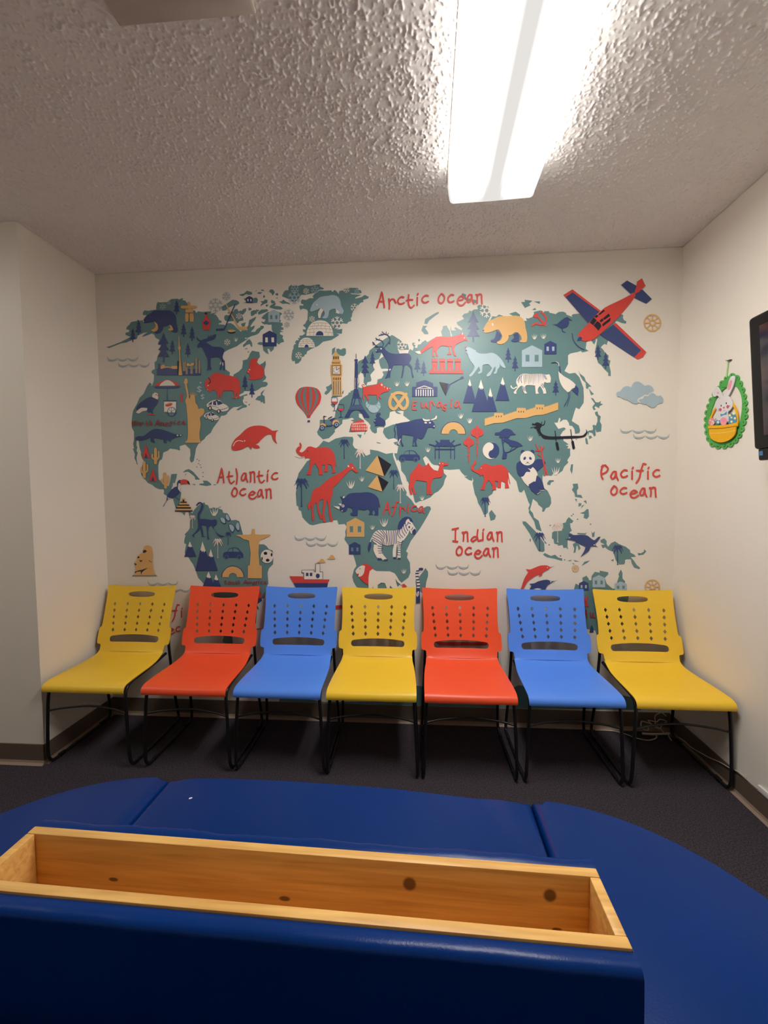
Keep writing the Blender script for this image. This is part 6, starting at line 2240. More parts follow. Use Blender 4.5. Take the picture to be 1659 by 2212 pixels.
def catmull(P, sub=3, closed=False, corner=None):
    """smooth a polyline/polygon; points turning harder than `corner` degrees stay sharp"""
    P = [Vector(p) for p in P]; n = len(P); out = []
    if n < 3: return P
    sharp = [False]*n
    if corner is not None:
        for i in range(n):
            if not closed and i in (0, n-1): continue
            a = P[i]-P[i-1]; b = P[(i+1) % n]-P[i]
            if a.length < 1e-9 or b.length < 1e-9: continue
            sharp[i] = math.degrees(a.angle(b)) > corner
    rng = n if closed else n-1
    for i in range(rng):
        p1 = P[i]; p2 = P[(i+1) % n]
        p0 = P[i-1] if (closed or i > 0) else p1*2-p2
        p3 = P[(i+2) % n] if (closed or i+2 < n) else p2*2-p1
        d = (p2-p1).length
        def tan(a, b, c):
            l1 = (b-a).length; l2 = (c-b).length
            if l1+l2 < 1e-9: return Vector(b)*0
            return (c-a)*(d/(l1+l2))
        t1 = (p2-p1) if sharp[i] else tan(p0, p1, p2)
        t2 = (p2-p1) if sharp[(i+1) % n] else tan(p1, p2, p3)
        for k in range(sub):
            t = k/sub; h1 = 2*t**3-3*t*t+1; h2 = -2*t**3+3*t*t; h3 = t**3-2*t*t+t; h4 = t**3-t*t
            out.append(p1*h1+p2*h2+t1*h3+t2*h4)
    if not closed: out.append(P[-1])
    return out
def tube(bm, path, r, n=10, sub=5, closed=False, smooth=True):
    P = catmull(path, sub, closed) if smooth else [Vector(p) for p in path]
    m = len(P); rings = []; ref = None
    for i in range(m):
        if closed: t = P[(i+1) % m]-P[i-1]
        else: t = P[min(i+1, m-1)]-P[max(i-1, 0)]
        t.normalize()
        if ref is None:
            ref = Vector((0, 0, 1)) if abs(t.z) < .9 else Vector((1, 0, 0))
        u = (ref-t*ref.dot(t)).normalized(); v = t.cross(u); ref = u
        rings.append([bm.verts.new(P[i]+(u*math.cos(2*math.pi*k/n)+v*math.sin(2*math.pi*k/n))*r) for k in range(n)])
    for i in range(m if closed else m-1):
        a, b = rings[i], rings[(i+1) % m]
        for k in range(n): bm.faces.new((a[k], a[(k+1) % n], b[(k+1) % n], b[k]))
    if not closed: bm.faces.new(rings[0][::-1]); bm.faces.new(rings[-1])
def inside(p, pl):
    x, y = p; c = False; n = len(pl)
    for i in range(n):
        x1, y1 = pl[i]; x2, y2 = pl[i-1]
        if (y1 > y) != (y2 > y) and x < (x2-x1)*(y-y1)/(y2-y1)+x1: c = not c
    return c
def sheet(outline, holes=(), step=0):
    """2-D triangulation of an outline with holes -> (points, triangles)"""
    pts = []; edges = []
    for lp in [outline]+list(holes):
        b = len(pts); pts += [Vector(p) for p in lp]; n = len(lp)
        edges += [(b+i, b+(i+1) % n) for i in range(n)]
    if step:
        xs = [p[0] for p in outline]; ys = [p[1] for p in outline]
        y = min(ys)+step*.5
        while y < max(ys):
            x = min(xs)+step*.5
            while x < max(xs):
                if inside((x, y), outline) and not any(inside((x, y), h) for h in holes):
                    if all((Vector((x, y))-q).length > step*.45 for q in pts[:sum(len(l) for l in [outline]+list(holes))]): pts.append(Vector((x, y)))
                x += step
            y += step
    V, _, F, *_ = delaunay_2d_cdt(pts, edges, [], 0, 1e-6)
    tris = []
    for f in F:
        c = sum((V[i] for i in f), Vector((0, 0)))/len(f)
        if inside(c, outline) and not any(inside(c, h) for h in holes): tris.append(list(f))
    return V, tris
def thick(bm, V3, tris, off):
    """thicken a triangulated surface: off(i) -> displacement vector of the second skin"""
    a = [bm.verts.new(p) for p in V3]; b = [bm.verts.new(Vector(p)+off(i)) for i, p in enumerate(V3)]
    cnt = {}
    for f in tris:
        bm.faces.new([a[i] for i in f]); bm.faces.new([b[i] for i in f][::-1])
        for k in range(len(f)):
            e = (f[k], f[(k+1) % len(f)]); cnt[e] = cnt.get(e, 0)+1
    for (i, j) in list(cnt):
        if (j, i) not in cnt: bm.faces.new((a[i], b[i], b[j], a[j]))
    for v in [v for v in bm.verts if not v.link_faces]: bm.verts.remove(v)

# ------------------------------------------------------------------ materials
PAINT = vary(mat('wall_paint', (236, 228, 215), .55, .4), 1.3, .97, 1.02, bump=.12, bscale=160, bdist=.001)
CEIL = vary(mat('popcorn_ceiling', (243, 238, 233), .7, .3), 3, .98, 1.02)
CARPET = vary(mat('charcoal_carpet', (67, 61, 67), .95, .1), 170, .4, 1.6, detail=7, bump=1, bscale=300, bdist=.004)
BASE = vary(mat('vinyl_baseboard', (104, 90, 78), .4, .45), 3, .92, 1.05)
COVE = mat('baseboard_toe', (150, 130, 112), .5)  # toe coloured lighter than the base to stand in for a reflection
PRINT = {}
for k, c, r in (('T', (104, 140, 141), .38), ('N', (60, 74, 124), .36), ('R', (222, 74, 66), .42), ('Y', (226, 178, 112), .45), ('B', (172, 194, 204), .42),
                ('C', (240, 230, 216), .45), ('K', (34, 34, 48), .4), ('P', (236, 214, 204), .45), ('G', (178, 188, 190), .45), ('D', (160, 142, 128), .45), ('Q', (160, 66, 66), .45)):
    PRINT[k] = vary(mat('print_'+{'T': 'teal', 'N': 'navy', 'R': 'red', 'Y': 'tan', 'B': 'pale_blue', 'C': 'cream', 'K': 'black', 'P': 'pale_pink', 'G': 'grey_blue', 'D': 'taupe', 'Q': 'dark_red'}[k], c, r, .5), 6, .96, 1.03)
PRINT['W'] = PAINT
YEL = vary(mat('yellow_plastic', (252, 208, 60), .38, .45), 2, .98, 1.02, bump=.05, bscale=900, bdist=.0004)
ORG = vary(mat('orange_red_plastic', (255, 92, 52), .38, .45), 2, .98, 1.02, bump=.05, bscale=900, bdist=.0004)
BLU = vary(mat('blue_plastic', (92, 150, 252), .38, .45), 2, .98, 1.02, bump=.05, bscale=900, bdist=.0004)
for pm in (YEL, ORG, BLU):      # thin polypropylene lets some light through
    nt = pm.node_tree; N = nt.nodes; pb = N['Principled BSDF']
    tl = N.new('ShaderNodeBsdfTranslucent'); ms = N.new('ShaderNodeMixShader'); ms.inputs[0].default_value = .1
    nt.links.new(pb.inputs['Base Color'].links[0].from_socket, tl.inputs['Color'])
    nt.links.new(pb.outputs[0], ms.inputs[1]); nt.links.new(tl.outputs[0], ms.inputs[2]); nt.links.new(ms.outputs[0], N['Material Output'].inputs['Surface'])
STEEL = vary(mat('black_powder_coated_steel', (22, 22, 24), .32, .5), 30, .9, 1.1)
GLIDE = mat('black_plastic_glide', (16, 16, 17), .5)
VINYL = vary(mat('blue_vinyl', (3, 47, 113), .3, .2), 2.2, .9, 1.06, bump=.22, bscale=260, bdist=.0015)
PLINTH = vary(mat('dark_blue_vinyl_base', (18, 36, 80), .5), 5, .9, 1.1)

# ------------------------------------------------------------------ camera
CAM = (886.99023, 0.16386, -2.57733, 1.49399, 0.06947, 0.05249, -0.00757)
cd = bpy.data.cameras.new('camera'); co = bpy.data.objects.new('camera', cd); COL.objects.link(co)
f_, cx_, cy_, cz_, yaw, pitch, roll = CAM
fw = Vector((-math.sin(yaw)*math.cos(pitch), math.cos(yaw)*math.cos(pitch), -math.sin(pitch)))
rt = Vector((math.cos(yaw), math.sin(yaw), 0)); up = rt.cross(fw)
r2 = rt*math.cos(roll)+up*math.sin(roll); u2 = -rt*math.sin(roll)+up*math.cos(roll)
co.matrix_world = Matrix(((r2.x, u2.x, -fw.x, cx_), (r2.y, u2.y, -fw.y, cy_), (r2.z, u2.z, -fw.z, cz_), (0, 0, 0, 1)))
cd.sensor_fit = 'HORIZONTAL'; cd.sensor_width = 36; cd.lens = f_/1659*36; cd.clip_start = .02
scene.camera = co

# ------------------------------------------------------------------ room shell
XL, XR, H, D = (-1.8660, 1.7383, 2.8945, 0.5206)          # alcove left wall, right wall, ceiling height, depth of the alcove side
XO, YB = -3.3, -4.8           # far left wall, wall behind the camera
T = .1
def slab(name, x0, y0, z0, x1, y1, z1, m):
    bm = bmesh.new(); box(bm, x0, y0, z0, x1, y1, z1); return struct(obj(name, bm, m, smooth=0))
slab('floor', XO-T, YB-T, -.1, XR+T, T, 0, CARPET)
# sprayed popcorn ceiling: real lumps over the part around the alcove, plain slab beyond
import numpy as np
def popcorn(x0, y0, x1, y1, st):
    rng = np.random.default_rng(5); nx = int((x1-x0)/st)+1; ny = int((y1-y0)/st)+1
    def blur(a, sg):
        r = int(3*sg)+1; k = np.exp(-(np.arange(-r, r+1)**2)/(2*sg*sg)); k /= k.sum()
        a = np.apply_along_axis(lambda v: np.convolve(v, k, 'same'), 0, a); return np.apply_along_axis(lambda v: np.convolve(v, k, 'same'), 1, a)
    n = blur(rng.standard_normal((nx, ny)), 1.0); n /= n.std()
    m = blur(rng.standard_normal((nx, ny)), 5); m /= m.std()
    h = np.clip((n+.25*m-.4)/1.0, 0, 1.3)*.0034+.00025*n
    gx = np.linspace(x0, x1, nx); gy = np.linspace(y0, y1, ny)
    X, Y = np.meshgrid(gx, gy, indexing='ij')
    fade = np.clip(np.minimum(np.minimum(X-x0, x1-X), np.minimum(Y-y0, y1-Y))/.01, 0, 1)
    Z = H-h*fade
    co_ = np.stack([X, Y, Z], -1).reshape(-1, 3)
    I = np.arange(nx*ny).reshape(nx, ny)
    q = np.stack([I[:-1, :-1], I[:-1, 1:], I[1:, 1:], I[1:, :-1]], -1).reshape(-1, 4)
    bx = np.array([(X_, Y_, Z_) for Z_ in (H+.0015, H+.1) for X_, Y_ in ((XO-T, YB-T), (XR+T, YB-T), (XR+T, T), (XO-T, T))]); b0 = nx*ny
    bq = np.array([(0, 3, 2, 1), (4, 5, 6, 7), (0, 1, 5, 4), (1, 2, 6, 5), (2, 3, 7, 6), (3, 0, 4, 7)])+b0
    co_ = np.vstack([co_, bx]); q = np.vstack([q, bq])
    me = bpy.data.meshes.new('ceiling'); me.vertices.add(len(co_)); me.vertices.foreach_set('co', co_.ravel().astype(np.float32))
    me.loops.add(q.size); me.loops.foreach_set('vertex_index', q.ravel().astype(np.int32))
    me.polygons.add(len(q)); me.polygons.foreach_set('loop_start', np.arange(0, q.size, 4, dtype=np.int32))
    sm = np.ones(len(q), dtype=bool); sm[-6:] = False
    me.update(calc_edges=True); me.polygons.foreach_set('use_smooth', sm); me.validate()
    me.materials.append(CEIL); o = bpy.data.objects.new('ceiling', me); COL.objects.link(o); return struct(o)
popcorn(-2.3, -1.95, XR-.0005, -.0005, .003)
slab('wall_back', XL-T, 0, 0, XR+T, T, H, PAINT)
slab('wall_right', XR, YB-T, 0, XR+T, 0, H, PAINT)
bm = bmesh.new()
prism(bm, [(XL, 0), (XL-T, 0), (XL-T, -D+T), (XO, -D+T), (XO, -D), (XL, -D)], 0, H)
struct(obj('wall_left', bm, PAINT, smooth=0))
slab('wall_outer_left', XO-T, YB, 0, XO, -D+T, H, PAINT)
slab('wall_rear', XO-T, YB-T, 0, XR, YB, H, PAINT)
def baseboard(name, a, b, nrm, ext=(0, 0)):
    """coved vinyl base along a->b, standing off the wall in direction nrm"""
    a = Vector((*a, 0)); b = Vector((*b, 0)); d = (b-a).normalized(); n = Vector((*nrm, 0))
    prof = [(0, .112), (.004, .114), (.006, .111), (.006, .022)]; toe = [(.006, .022), (.009, .010), (.016, .003), (.020, 0), (0, 0)]
    bm = bmesh.new()
    for pr, mi in ((prof+[(0, .022)], 0), (toe+[(0, .022)], 1)):
        A = [bm.verts.new(a+n*p[0]+Vector((0, 0, p[1]))) for p in pr]; B = [bm.verts.new(b+n*p[0]+Vector((0, 0, p[1]))) for p in pr]
        k = len(pr)
        for i in range(k):
            f = bm.faces.new((A[i], A[(i+1) % k], B[(i+1) % k], B[i])); f.material_index = mi
        for q in (A, B): f = bm.faces.new(q); f.material_index = mi
    return struct(obj(name, bm, [BASE, COVE], smooth=20))
baseboard('baseboard_back', (XL, 0), (XR, 0), (0, -1))
baseboard('baseboard_right', (XR, 0), (XR, -3.2), (-1, 0))
baseboard('baseboard_left', (XL, 0), (XL, -D), (1, 0))
baseboard('baseboard_front_left', (XL, -D), (XO, -D), (0, -1))
# white strip above the right baseboard
bm = bmesh.new(); box(bm, XR-.010, -1.25, .114, XR, -.66, .142, .002)
struct(obj('trim_1', bm, mat('white_strip', (232, 228, 222), .5)))

# ------------------------------------------------------------------ wall mural
mural = thing('world_map_mural', 'world map mural of teal continents and animals printed across the back wall', 'mural', (0, 0, .15))
def ribbon(bm, pts, w, y, mi):
    P = catmull(pts, 4, False, 75) if len(pts) > 2 else [Vector(p) for p in pts]
    Q = [P[0]]
    for p in P[1:]:
        if (p-Q[-1]).length > 1e-5: Q.append(p)
    P = Q
    if len(P) < 2: return
    L = []; R = []; n = len(P); h = w/2
    d0 = (P[1]-P[0]).normalized(); d1 = (P[-1]-P[-2]).normalized()
    P = [P[0]-d0*h*.7]+P+[P[-1]+d1*h*.7]; n = len(P)
    for i in range(n):
        t = (P[min(i+1, n-1)]-P[max(i-1, 0)]).normalized(); nn = Vector((-t.y, t.x))
        k = h*(.45 if i in (0, n-1) else 1)
        a = P[i]+nn*k; b = P[i]-nn*k
        yy = y-i*.000006; L.append(bm.verts.new((a.x, yy, a.y))); R.append(bm.verts.new((b.x, yy, b.y)))
    for i in range(n-1):
        f = bm.faces.new((L[i], R[i], R[i+1], L[i+1])); f.material_index = mi
def decal(bm, pts, smooth, y, mi):
    P = [(p.x, p.y) for p in (catmull(pts, 3, True, 62) if smooth else [Vector(p) for p in pts])]
    V, tr = sheet(P)
    vs = [bm.verts.new((p.x, y, p.y)) for p in V]
    for t in tr:
        f = bm.faces.new([vs[i] for i in t]); f.material_index = mi
    for v in vs:
        if not v.link_faces: bm.verts.remove(v)
idx = 0
for block in MURAL.strip().split('#')[1:]:
    lines = block.strip().split('\n'); name, label = lines[0].split(';')
    bm = bmesh.new(); cols = []; layer = -1; last = None; sh = 0
    y0 = .0004+.000004*idx if ('land' in name) else .0014+.00001*idx
    for ln in lines[1:]:
        hd, *pp = ln.split(); kind, c = hd[0], hd[1]; w = float(hd[2:] or 0)/1000
        x = z = 0; pts = []
        for t in pp:
            a, b_ = t.split(','); x += int(a); z += int(b_); pts.append((x/1000, z/1000-.15))
        if c not in cols: cols.append(c)
        if c != last: layer += 1; last = c
        y = -(y0+.00012*layer+.000004*sh); sh += 1; mi = cols.index(c)
        if kind == 'S': ribbon(bm, pts, w, y, mi)
        else: decal(bm, pts, kind == 'P', y, mi)
    bm.normal_update()
    for f in bm.faces:
        if f.normal.y > 0: f.normal_flip()
    o = obj(name, bm, [PRINT[c] for c in cols], mural, smooth=0, fix=False)
    if label: o['label'] = label
    idx += 1

# ------------------------------------------------------------------ chairs
OY = -.30
def side_prof(z):        # depth of the backrest sheet at height z
    K = [(.492, -.175), (.505, -.165), (.52, -.158), (.54, -.151), (.60, -.131), (.66, -.113), (.72, -.095), (.80, -.067), (.89, -.038)]
    for (a, ya), (b, yb) in zip(K, K[1:]):
        if z <= b: return ya+(yb-ya)*(z-a)/(b-a)
    return K[-1][1]
def back_outline():
    R = [(.205, .496), (.209, .515), (.210, .531), (.216, .536), (.230, .538), (.2365, .545), (.239, .575), (.2385, .610), (.237, .628), (.233, .635), (.227, .637), (.2235, .643), (.2225, .66), (.2215, .70), (.2225, .76), (.2255, .82), (.229, .870), (.2295, .880), (.2285, .886), (.224, .889)]
    top = [(.16, .889), (.10, .889), (.04, .889)]
    bot = [(-.15, .496), (-.075, .496), (0, .496), (.075, .496), (.15, .496)]
    half = R+top
    return bot+half+[(-x, z) for x, z in half[::-1]]
def lens_hole(cx, cz, a, h, n=28, p=.72, arch=0):
    out = []
    for k in range(n):
        t = 2*math.pi*k/n; c, s = math.cos(t), math.sin(t)
        out.append((cx+a*c, cz+h*math.copysign(abs(s)**p, s)+0))
    return out
def slot_hole():
    n = 6; out = []; r = .0175; a = .163
    for k in range(n+1):
        t = -math.pi/2+math.pi*k/n; out.append((a-r+r*math.cos(t), .5655+r*math.sin(t)))
    for x, dz in ((.09, .0055), (.045, .0075), (0, .008), (-.045, .0075), (-.09, .0055)): out.append((x, .583+dz))
    for k in range(n+1):
        t = math.pi/2+math.pi*k/n; out.append((-a+r+r*math.cos(t), .5655+r*math.sin(t)))
    for x in (-.08, 0, .08): out.append((x, .548))
    return out
holes = [lens_hole(0, .834, .090, .0205), slot_hole()]
for j in range(5):
    z = .617+.0385*j; sp = .0757+.0078*j/4
    for i in range(5): x = (i-2)*sp; holes.append([(x+.0098, z), (x, z+.0128), (x-.0098, z), (x, z-.0128)])
V2, TR = sheet(back_outline(), holes, .018)
def smooth01(t): t = max(0, min(1, t)); return t*t*(3-2*t)
def bend(p):
    x, z = p; q = 1-min(1, (x/.232)**2)
    k = smooth01((z-.50)/.09)
    y = side_prof(z)+.012*q*k
    return Vector((x, y-OY, z-.011*q*smooth01((z-.80)/.09)+.004*q*(1-k)))
V3 = [bend(p) for p in V2]
bm = bmesh.new()
nrm = Vector((0, .93, -.33))*.0055
thick(bm, V3, TR, lambda i: nrm)
back_me = obj('backrest', bm, YEL, smooth=40)
# seat: grid along its side profile
SP = [(-.553, .424), (-.555, .434), (-.553, .446), (-.545, .458), (-.530, .467), (-.505, .473), (-.46, .476), (-.40, .477), (-.33, .477), (-.26, .480), (-.215, .486), (-.19, .492), (-.174, .499), (-.166, .507)]
HW = [.230, .2305, .231, .231, .231, .231, .230, .228, .225, .220, .214, .211, .210, .209]
prof = catmull([(y, z, w) for (y, z), w in zip(SP, HW)], 3)
nt_ = 24; bm = bmesh.new(); G = []; G2 = []
for i, (y, z, w) in enumerate(prof):
    row = []; row2 = []
    for j in range(nt_+1):
        t = -1+2*j/nt_; s = max(0, min(1, (y+.555)/.06)); e = max(0, (abs(t)-.9)/.1)
        dz = -.007*(1-t*t)*s-.004*e*e*s
        x = t*w-(math.copysign(.004, t)*e*(1 if i < 4 else 0) if i == 0 else 0)
        row.append(bm.verts.new((x, y-OY, z+dz)))
        p = prof[max(0, i-1)]; q = prof[min(len(prof)-1, i+1)]
        ty, tz = q[0]-p[0], q[1]-p[1]; l = math.hypot(ty, tz) or 1
        row2.append(bm.verts.new((x*.995, y-OY+tz/l*.006, z+dz-ty/l*.006)))
    G.append(row); G2.append(row2)
m_, n_ = len(G), nt_+1
for i in range(m_-1):
    for j in range(n_-1):
        bm.faces.new((G[i][j], G[i][j+1], G[i+1][j+1], G[i+1][j])); bm.faces.new((G2[i][j], G2[i+1][j], G2[i+1][j+1], G2[i][j+1]))
for i in range(m_-1):
    for j in (0, n_-1): bm.faces.new((G[i][j], G[i+1][j], G2[i+1][j], G2[i][j]))
for j in range(n_-1):
    for i in (0, m_-1): bm.faces.new((G[i][j], G2[i][j], G2[i][j+1], G[i][j+1]))
seat_me = obj('seat', bm, YEL, smooth=50)
def frame_mesh(s):
    bm = bmesh.new()
    P = [(.213, -.098, .625), (.214, -.112, .56), (.216, -.112, .48), (.226, -.088, .20), (.233, -.066, .05), (.235, -.075, .018), (.2355, -.105, .0085), (.236, -.30, .0085), (.236, -.475, .0085), (.2355, -.508, .016), (.235, -.526, .045), (.2335, -.531, .10), (.225, -.529, .30), (.2195, -.524, .40), (.218, -.508, .437), (.216, -.47, .452), (.210, -.33, .458), (.204, -.20, .465), (.203, -.13, .474)]
    tube(bm, [(s*x, y-OY, z) for x, y, z in P], .0084, 10, 4)
    return bm
frames = [obj('side_frame', frame_mesh(s), STEEL, smooth=60) for s in (-1, 1)]
bm = bmesh.new(); tube(bm, [(-.2235, -.5285-OY, .307), (-.15, -.512-OY, .316), (0, -.495-OY, .322), (.15, -.512-OY, .316), (.2235, -.5285-OY, .307)], .0055, 8, 6)
stretch_me = obj('front_stretcher', bm, STEEL, smooth=60)
bm = bmesh.new(); tube(bm, [(-.207, -.24-OY, .458), (0, -.24-OY, .455), (.207, -.24-OY, .458)], .006, 8, 4)
cross_me = obj('seat_crossbar', bm, STEEL, smooth=60)
glides = []
for s in (-1, 1):
    for y in (-.44, -.13):
        bm = bmesh.new(); box(bm, s*.236-.0085, y-.022-OY, 0, s*.236+.0085, y+.022-OY, .019, .003); glides.append(obj('glide', bm, GLIDE, smooth=40))
proto = [seat_me, back_me, stretch_me, cross_me]+frames+glides
CH = [-1.6015, -1.0438, -0.5413, -0.0508, 0.4514, 0.9671, 1.4795]
names = ['yellow', 'orange-red', 'blue', 'yellow', 'orange-red', 'blue', 'yellow']
labs = ['yellow plastic chair with black sled legs beside the left alcove wall', 'orange-red plastic chair beside the yellow chair at the left wall', 'blue plastic chair between the left orange-red chair and the middle yellow chair',
        'yellow plastic chair in the middle of the row between blue and orange-red chairs', 'orange-red plastic chair between the middle yellow chair and the right-hand blue chair', 'blue plastic chair beside the yellow chair at the right wall', 'yellow plastic chair beside the right wall above the white cables']
for i, x in enumerate(CH):
    m = {'y': YEL, 'o': ORG, 'b': BLU}[names[i][0]]
    t = thing('stacking_chair', labs[i], 'chair', (x, OY, 0), 0, 'plastic chairs in a row under the mural')
    for p in proto:
        c = p if i == 0 else p.copy()
        if i: COL.objects.link(c)
        if p in (seat_me, back_me):
            if i:
                key = p.name.split('.')[0]+names[i]
                me = bpy.data.meshes.get(key)
                if me is None: me = p.data.copy(); me.name = key; me.materials[0] = m
                c.data = me
        c.parent = t

# ------------------------------------------------------------------ blue padded bench with its wooden trough
BX, BY, BR = -.099, -1.789, math.radians(-1.4)
bench = thing('padded_bench', 'blue vinyl oval bench with a wooden trough along its padded backrest', 'bench', (BX, BY, 0), BR)
HL, RO, ZS = .642, .585, .452
def arc(cx, cy, r, a0, a1, n): return [(cx+r*math.cos(math.radians(a0+(a1-a0)*k/n)), cy+r*math.sin(math.radians(a0+(a1-a0)*k/n))) for k in range(n+1)]
g_ = .0012
def cushion(pl):
    bm = bmesh.new(); prism(bm, pl, .36, ZS, .024, 4)
    return obj('seat_cushion', bm, VINYL, bench, smooth=50)
def subdiv(a, b, n): return [(a[0]+(b[0]-a[0])*k/n, a[1]+(b[1]-a[1])*k/n) for k in range(n)]
cushion([(-HL+g_, .125), (HL-g_, .125), (HL-g_, RO-.004), (.54, RO-.009), (.46, RO-.010), (.38, RO-.004), (.30, RO+.003), (.16, RO+.013), (0, RO+.017), (-.23, RO+.019), (-.45, RO+.012), (-.56, RO+.002), (-HL+g_, RO-.006)])
cushion([(-HL+g_, -RO), (HL-g_, -RO), (HL-g_, -.125), (-HL+g_, -.125)])
cushion(arc(HL+g_, 0, RO, -90, 90, 40))
cushion(arc(-HL-g_, 0, RO, 90, 270, 40))
bm = bmesh.new(); prism(bm, arc(HL, 0, RO-.05, -90, 90, 28)+arc(-HL, 0, RO-.05, 90, 270, 28), 0, .36, .01, 2)
obj('plinth', bm, PLINTH, bench, smooth=50)
WOOD = mat('pine', (206, 146, 84), .42, .4)
nt = WOOD.node_tree; N = nt.nodes; b = N['Principled BSDF']; tc = N.new('ShaderNodeTexCoord')
mp = N.new('ShaderNodeMapping'); mp.inputs['Scale'].default_value = (1.2, 22, 22); nt.links.new(tc.outputs['Object'], mp.inputs['Vector'])
nz = N.new('ShaderNodeTexNoise'); nz.inputs['Scale'].default_value = 3; nz.inputs['Detail'].default_value = 6; nz.inputs['Distortion'].default_value = .6; nt.links.new(mp.outputs[0], nz.inputs['Vector'])
rm = N.new('ShaderNodeValToRGB'); rm.color_ramp.elements[0].position = .3; rm.color_ramp.elements[1].position = .72
rm.color_ramp.elements[0].color = (*lin((206, 152, 80)), 1); rm.color_ramp.elements[1].color = (*lin((242, 194, 114)), 1)
nt.links.new(nz.outputs['Fac'], rm.inputs['Fac']); col = rm.outputs['Color']
# knots of the pine board, fixed to the board
for kx, ky, kz, rx, rz in [(-0.429, 0.0555, 0.604, 0.012, 0.005), (-0.024, 0.0555, 0.594, 0.013, 0.006), (0.252, 0.0555, 0.652, 0.0145, 0.0155), (0.543, 0.0555, 0.652, 0.0135, 0.0145), (0.558, 0.0555, 0.579, 0.01, 0.004)]:
    sb = N.new('ShaderNodeVectorMath'); sb.operation = 'SUBTRACT'; sb.inputs[1].default_value = (kx, ky, kz); nt.links.new(tc.outputs['Object'], sb.inputs[0])
    ml = N.new('ShaderNodeVectorMath'); ml.operation = 'MULTIPLY'; ml.inputs[1].default_value = (1/rx, 8, 1/rz); nt.links.new(sb.outputs[0], ml.inputs[0])
    ln = N.new('ShaderNodeVectorMath'); ln.operation = 'LENGTH'; nt.links.new(ml.outputs[0], ln.inputs[0])
    mr = N.new('ShaderNodeMapRange'); mr.inputs[1].default_value = .75; mr.inputs[2].default_value = 1.15; mr.inputs[3].default_value = .85; mr.inputs[4].default_value = 0; nt.links.new(ln.outputs['Value'], mr.inputs[0])
    mi = N.new('ShaderNodeMix'); mi.data_type = 'RGBA'; nt.links.new(mr.outputs[0], mi.inputs['Factor']); nt.links.new(col, mi.inputs['A']); mi.inputs['B'].default_value = (*lin((74, 40, 20)), 1)
    col = mi.outputs['Result']
nt.links.new(col, b.inputs['Base Color'])
bp = N.new('ShaderNodeBump'); bp.inputs['Strength'].default_value = .15; bp.inputs['Distance'].default_value = .001; nt.links.new(nz.outputs['Fac'], bp.inputs['Height']); nt.links.new(bp.outputs['Normal'], b.inputs['Normal'])
ZT, HT, TH = .70, .0765, .021
def board(name, *a):
    bm = bmesh.new(); box(bm, *a, .0025, 2); return obj(name, bm, WOOD, bench, smooth=40)
board('trough_board', -HL, HT-TH, .46, HL, HT, ZT)
board('trough_board', -HL, -HT, .46, HL, -HT+TH, ZT)
board('trough_end', -HL, -HT+TH, .46, -HL+TH, HT-TH, ZT-.0005)
board('trough_end', HL-TH, -HT+TH, .46, HL, HT-TH, ZT-.0005)
board('trough_bottom', -HL+TH, -HT+TH, .53, HL-TH, HT-TH, .545)
def pad(sg):
    """upholstered side of the backrest: flat top against the wood, soft outer edge, slightly wavy vinyl"""
    yi, yo, zt, r = HT+.0004, HT+.034, ZT-.004, .016
    sec = [(yi, ZS-.02), (yi, zt-.002), (yi+.003, zt)]+[(yo-r+r*math.sin(t), zt-r+r*math.cos(t)) for t in [math.pi/2*k/7 for k in range(8)]]+[(yo+.003, zt-.10), (yo+.002, ZS+.06), (yo-.002, ZS-.02)]
    n = 70; rows = []; bm = bmesh.new()
    rnd = [random.uniform(-1, 1) for _ in range(n+1)]
    xs = [-HL-.003, -HL-.002]+[-HL+(2*HL)*k/(n-4) for k in range(1, n-4)]+[HL+.002, HL+.003]
    for i, x in enumerate(xs):
        e = .004 if i in (0, len(xs)-1) else 0
        w = rnd[i]*.0007+.0012*math.sin(x*17+sg)+.0008*math.sin(x*41)
        rows.append([bm.verts.new((x, sg*(y-(e if k > 2 else 0)+(w if 3 < k < 12 else 0)), z-(e if 0 < k < len(sec)-2 else 0)+(w*.6 if 2 < k < 9 else 0))) for k, (y, z) in enumerate(sec)])
    for A, B in zip(rows, rows[1:]):
        for k in range(len(sec)-1): bm.faces.new((A[k], A[k+1], B[k+1], B[k]))
    bm.faces.new(rows[0]); bm.faces.new(rows[-1])
    return obj('backrest_pad', bm, VINYL, bench, smooth=50)
pad(1); pad(-1)
for sg in (-1, 1):
    bm = bmesh.new(); box(bm, sg*(HL+.0004) if sg > 0 else -HL-.003, -HT-.0003, ZS-.02, HL+.003 if sg > 0 else -HL-.0004, HT+.0003, ZT-.006, .001)
    obj('backrest_end', bm, VINYL, bench, smooth=50)
bm = bmesh.new()
prism(bm, [(0, 0), (.006, .002), (.009, .007), (.004, .009), (-.002, .005)], 0, .0015)
o = tag(obj('paper_scrap', bm, mat('white_paper', (240, 240, 240), .7), smooth=0), 'tiny white paper scrap lying on the blue bench seat', 'paper scrap'); o.location = (-0.5962, -1.2881, 0.4530)

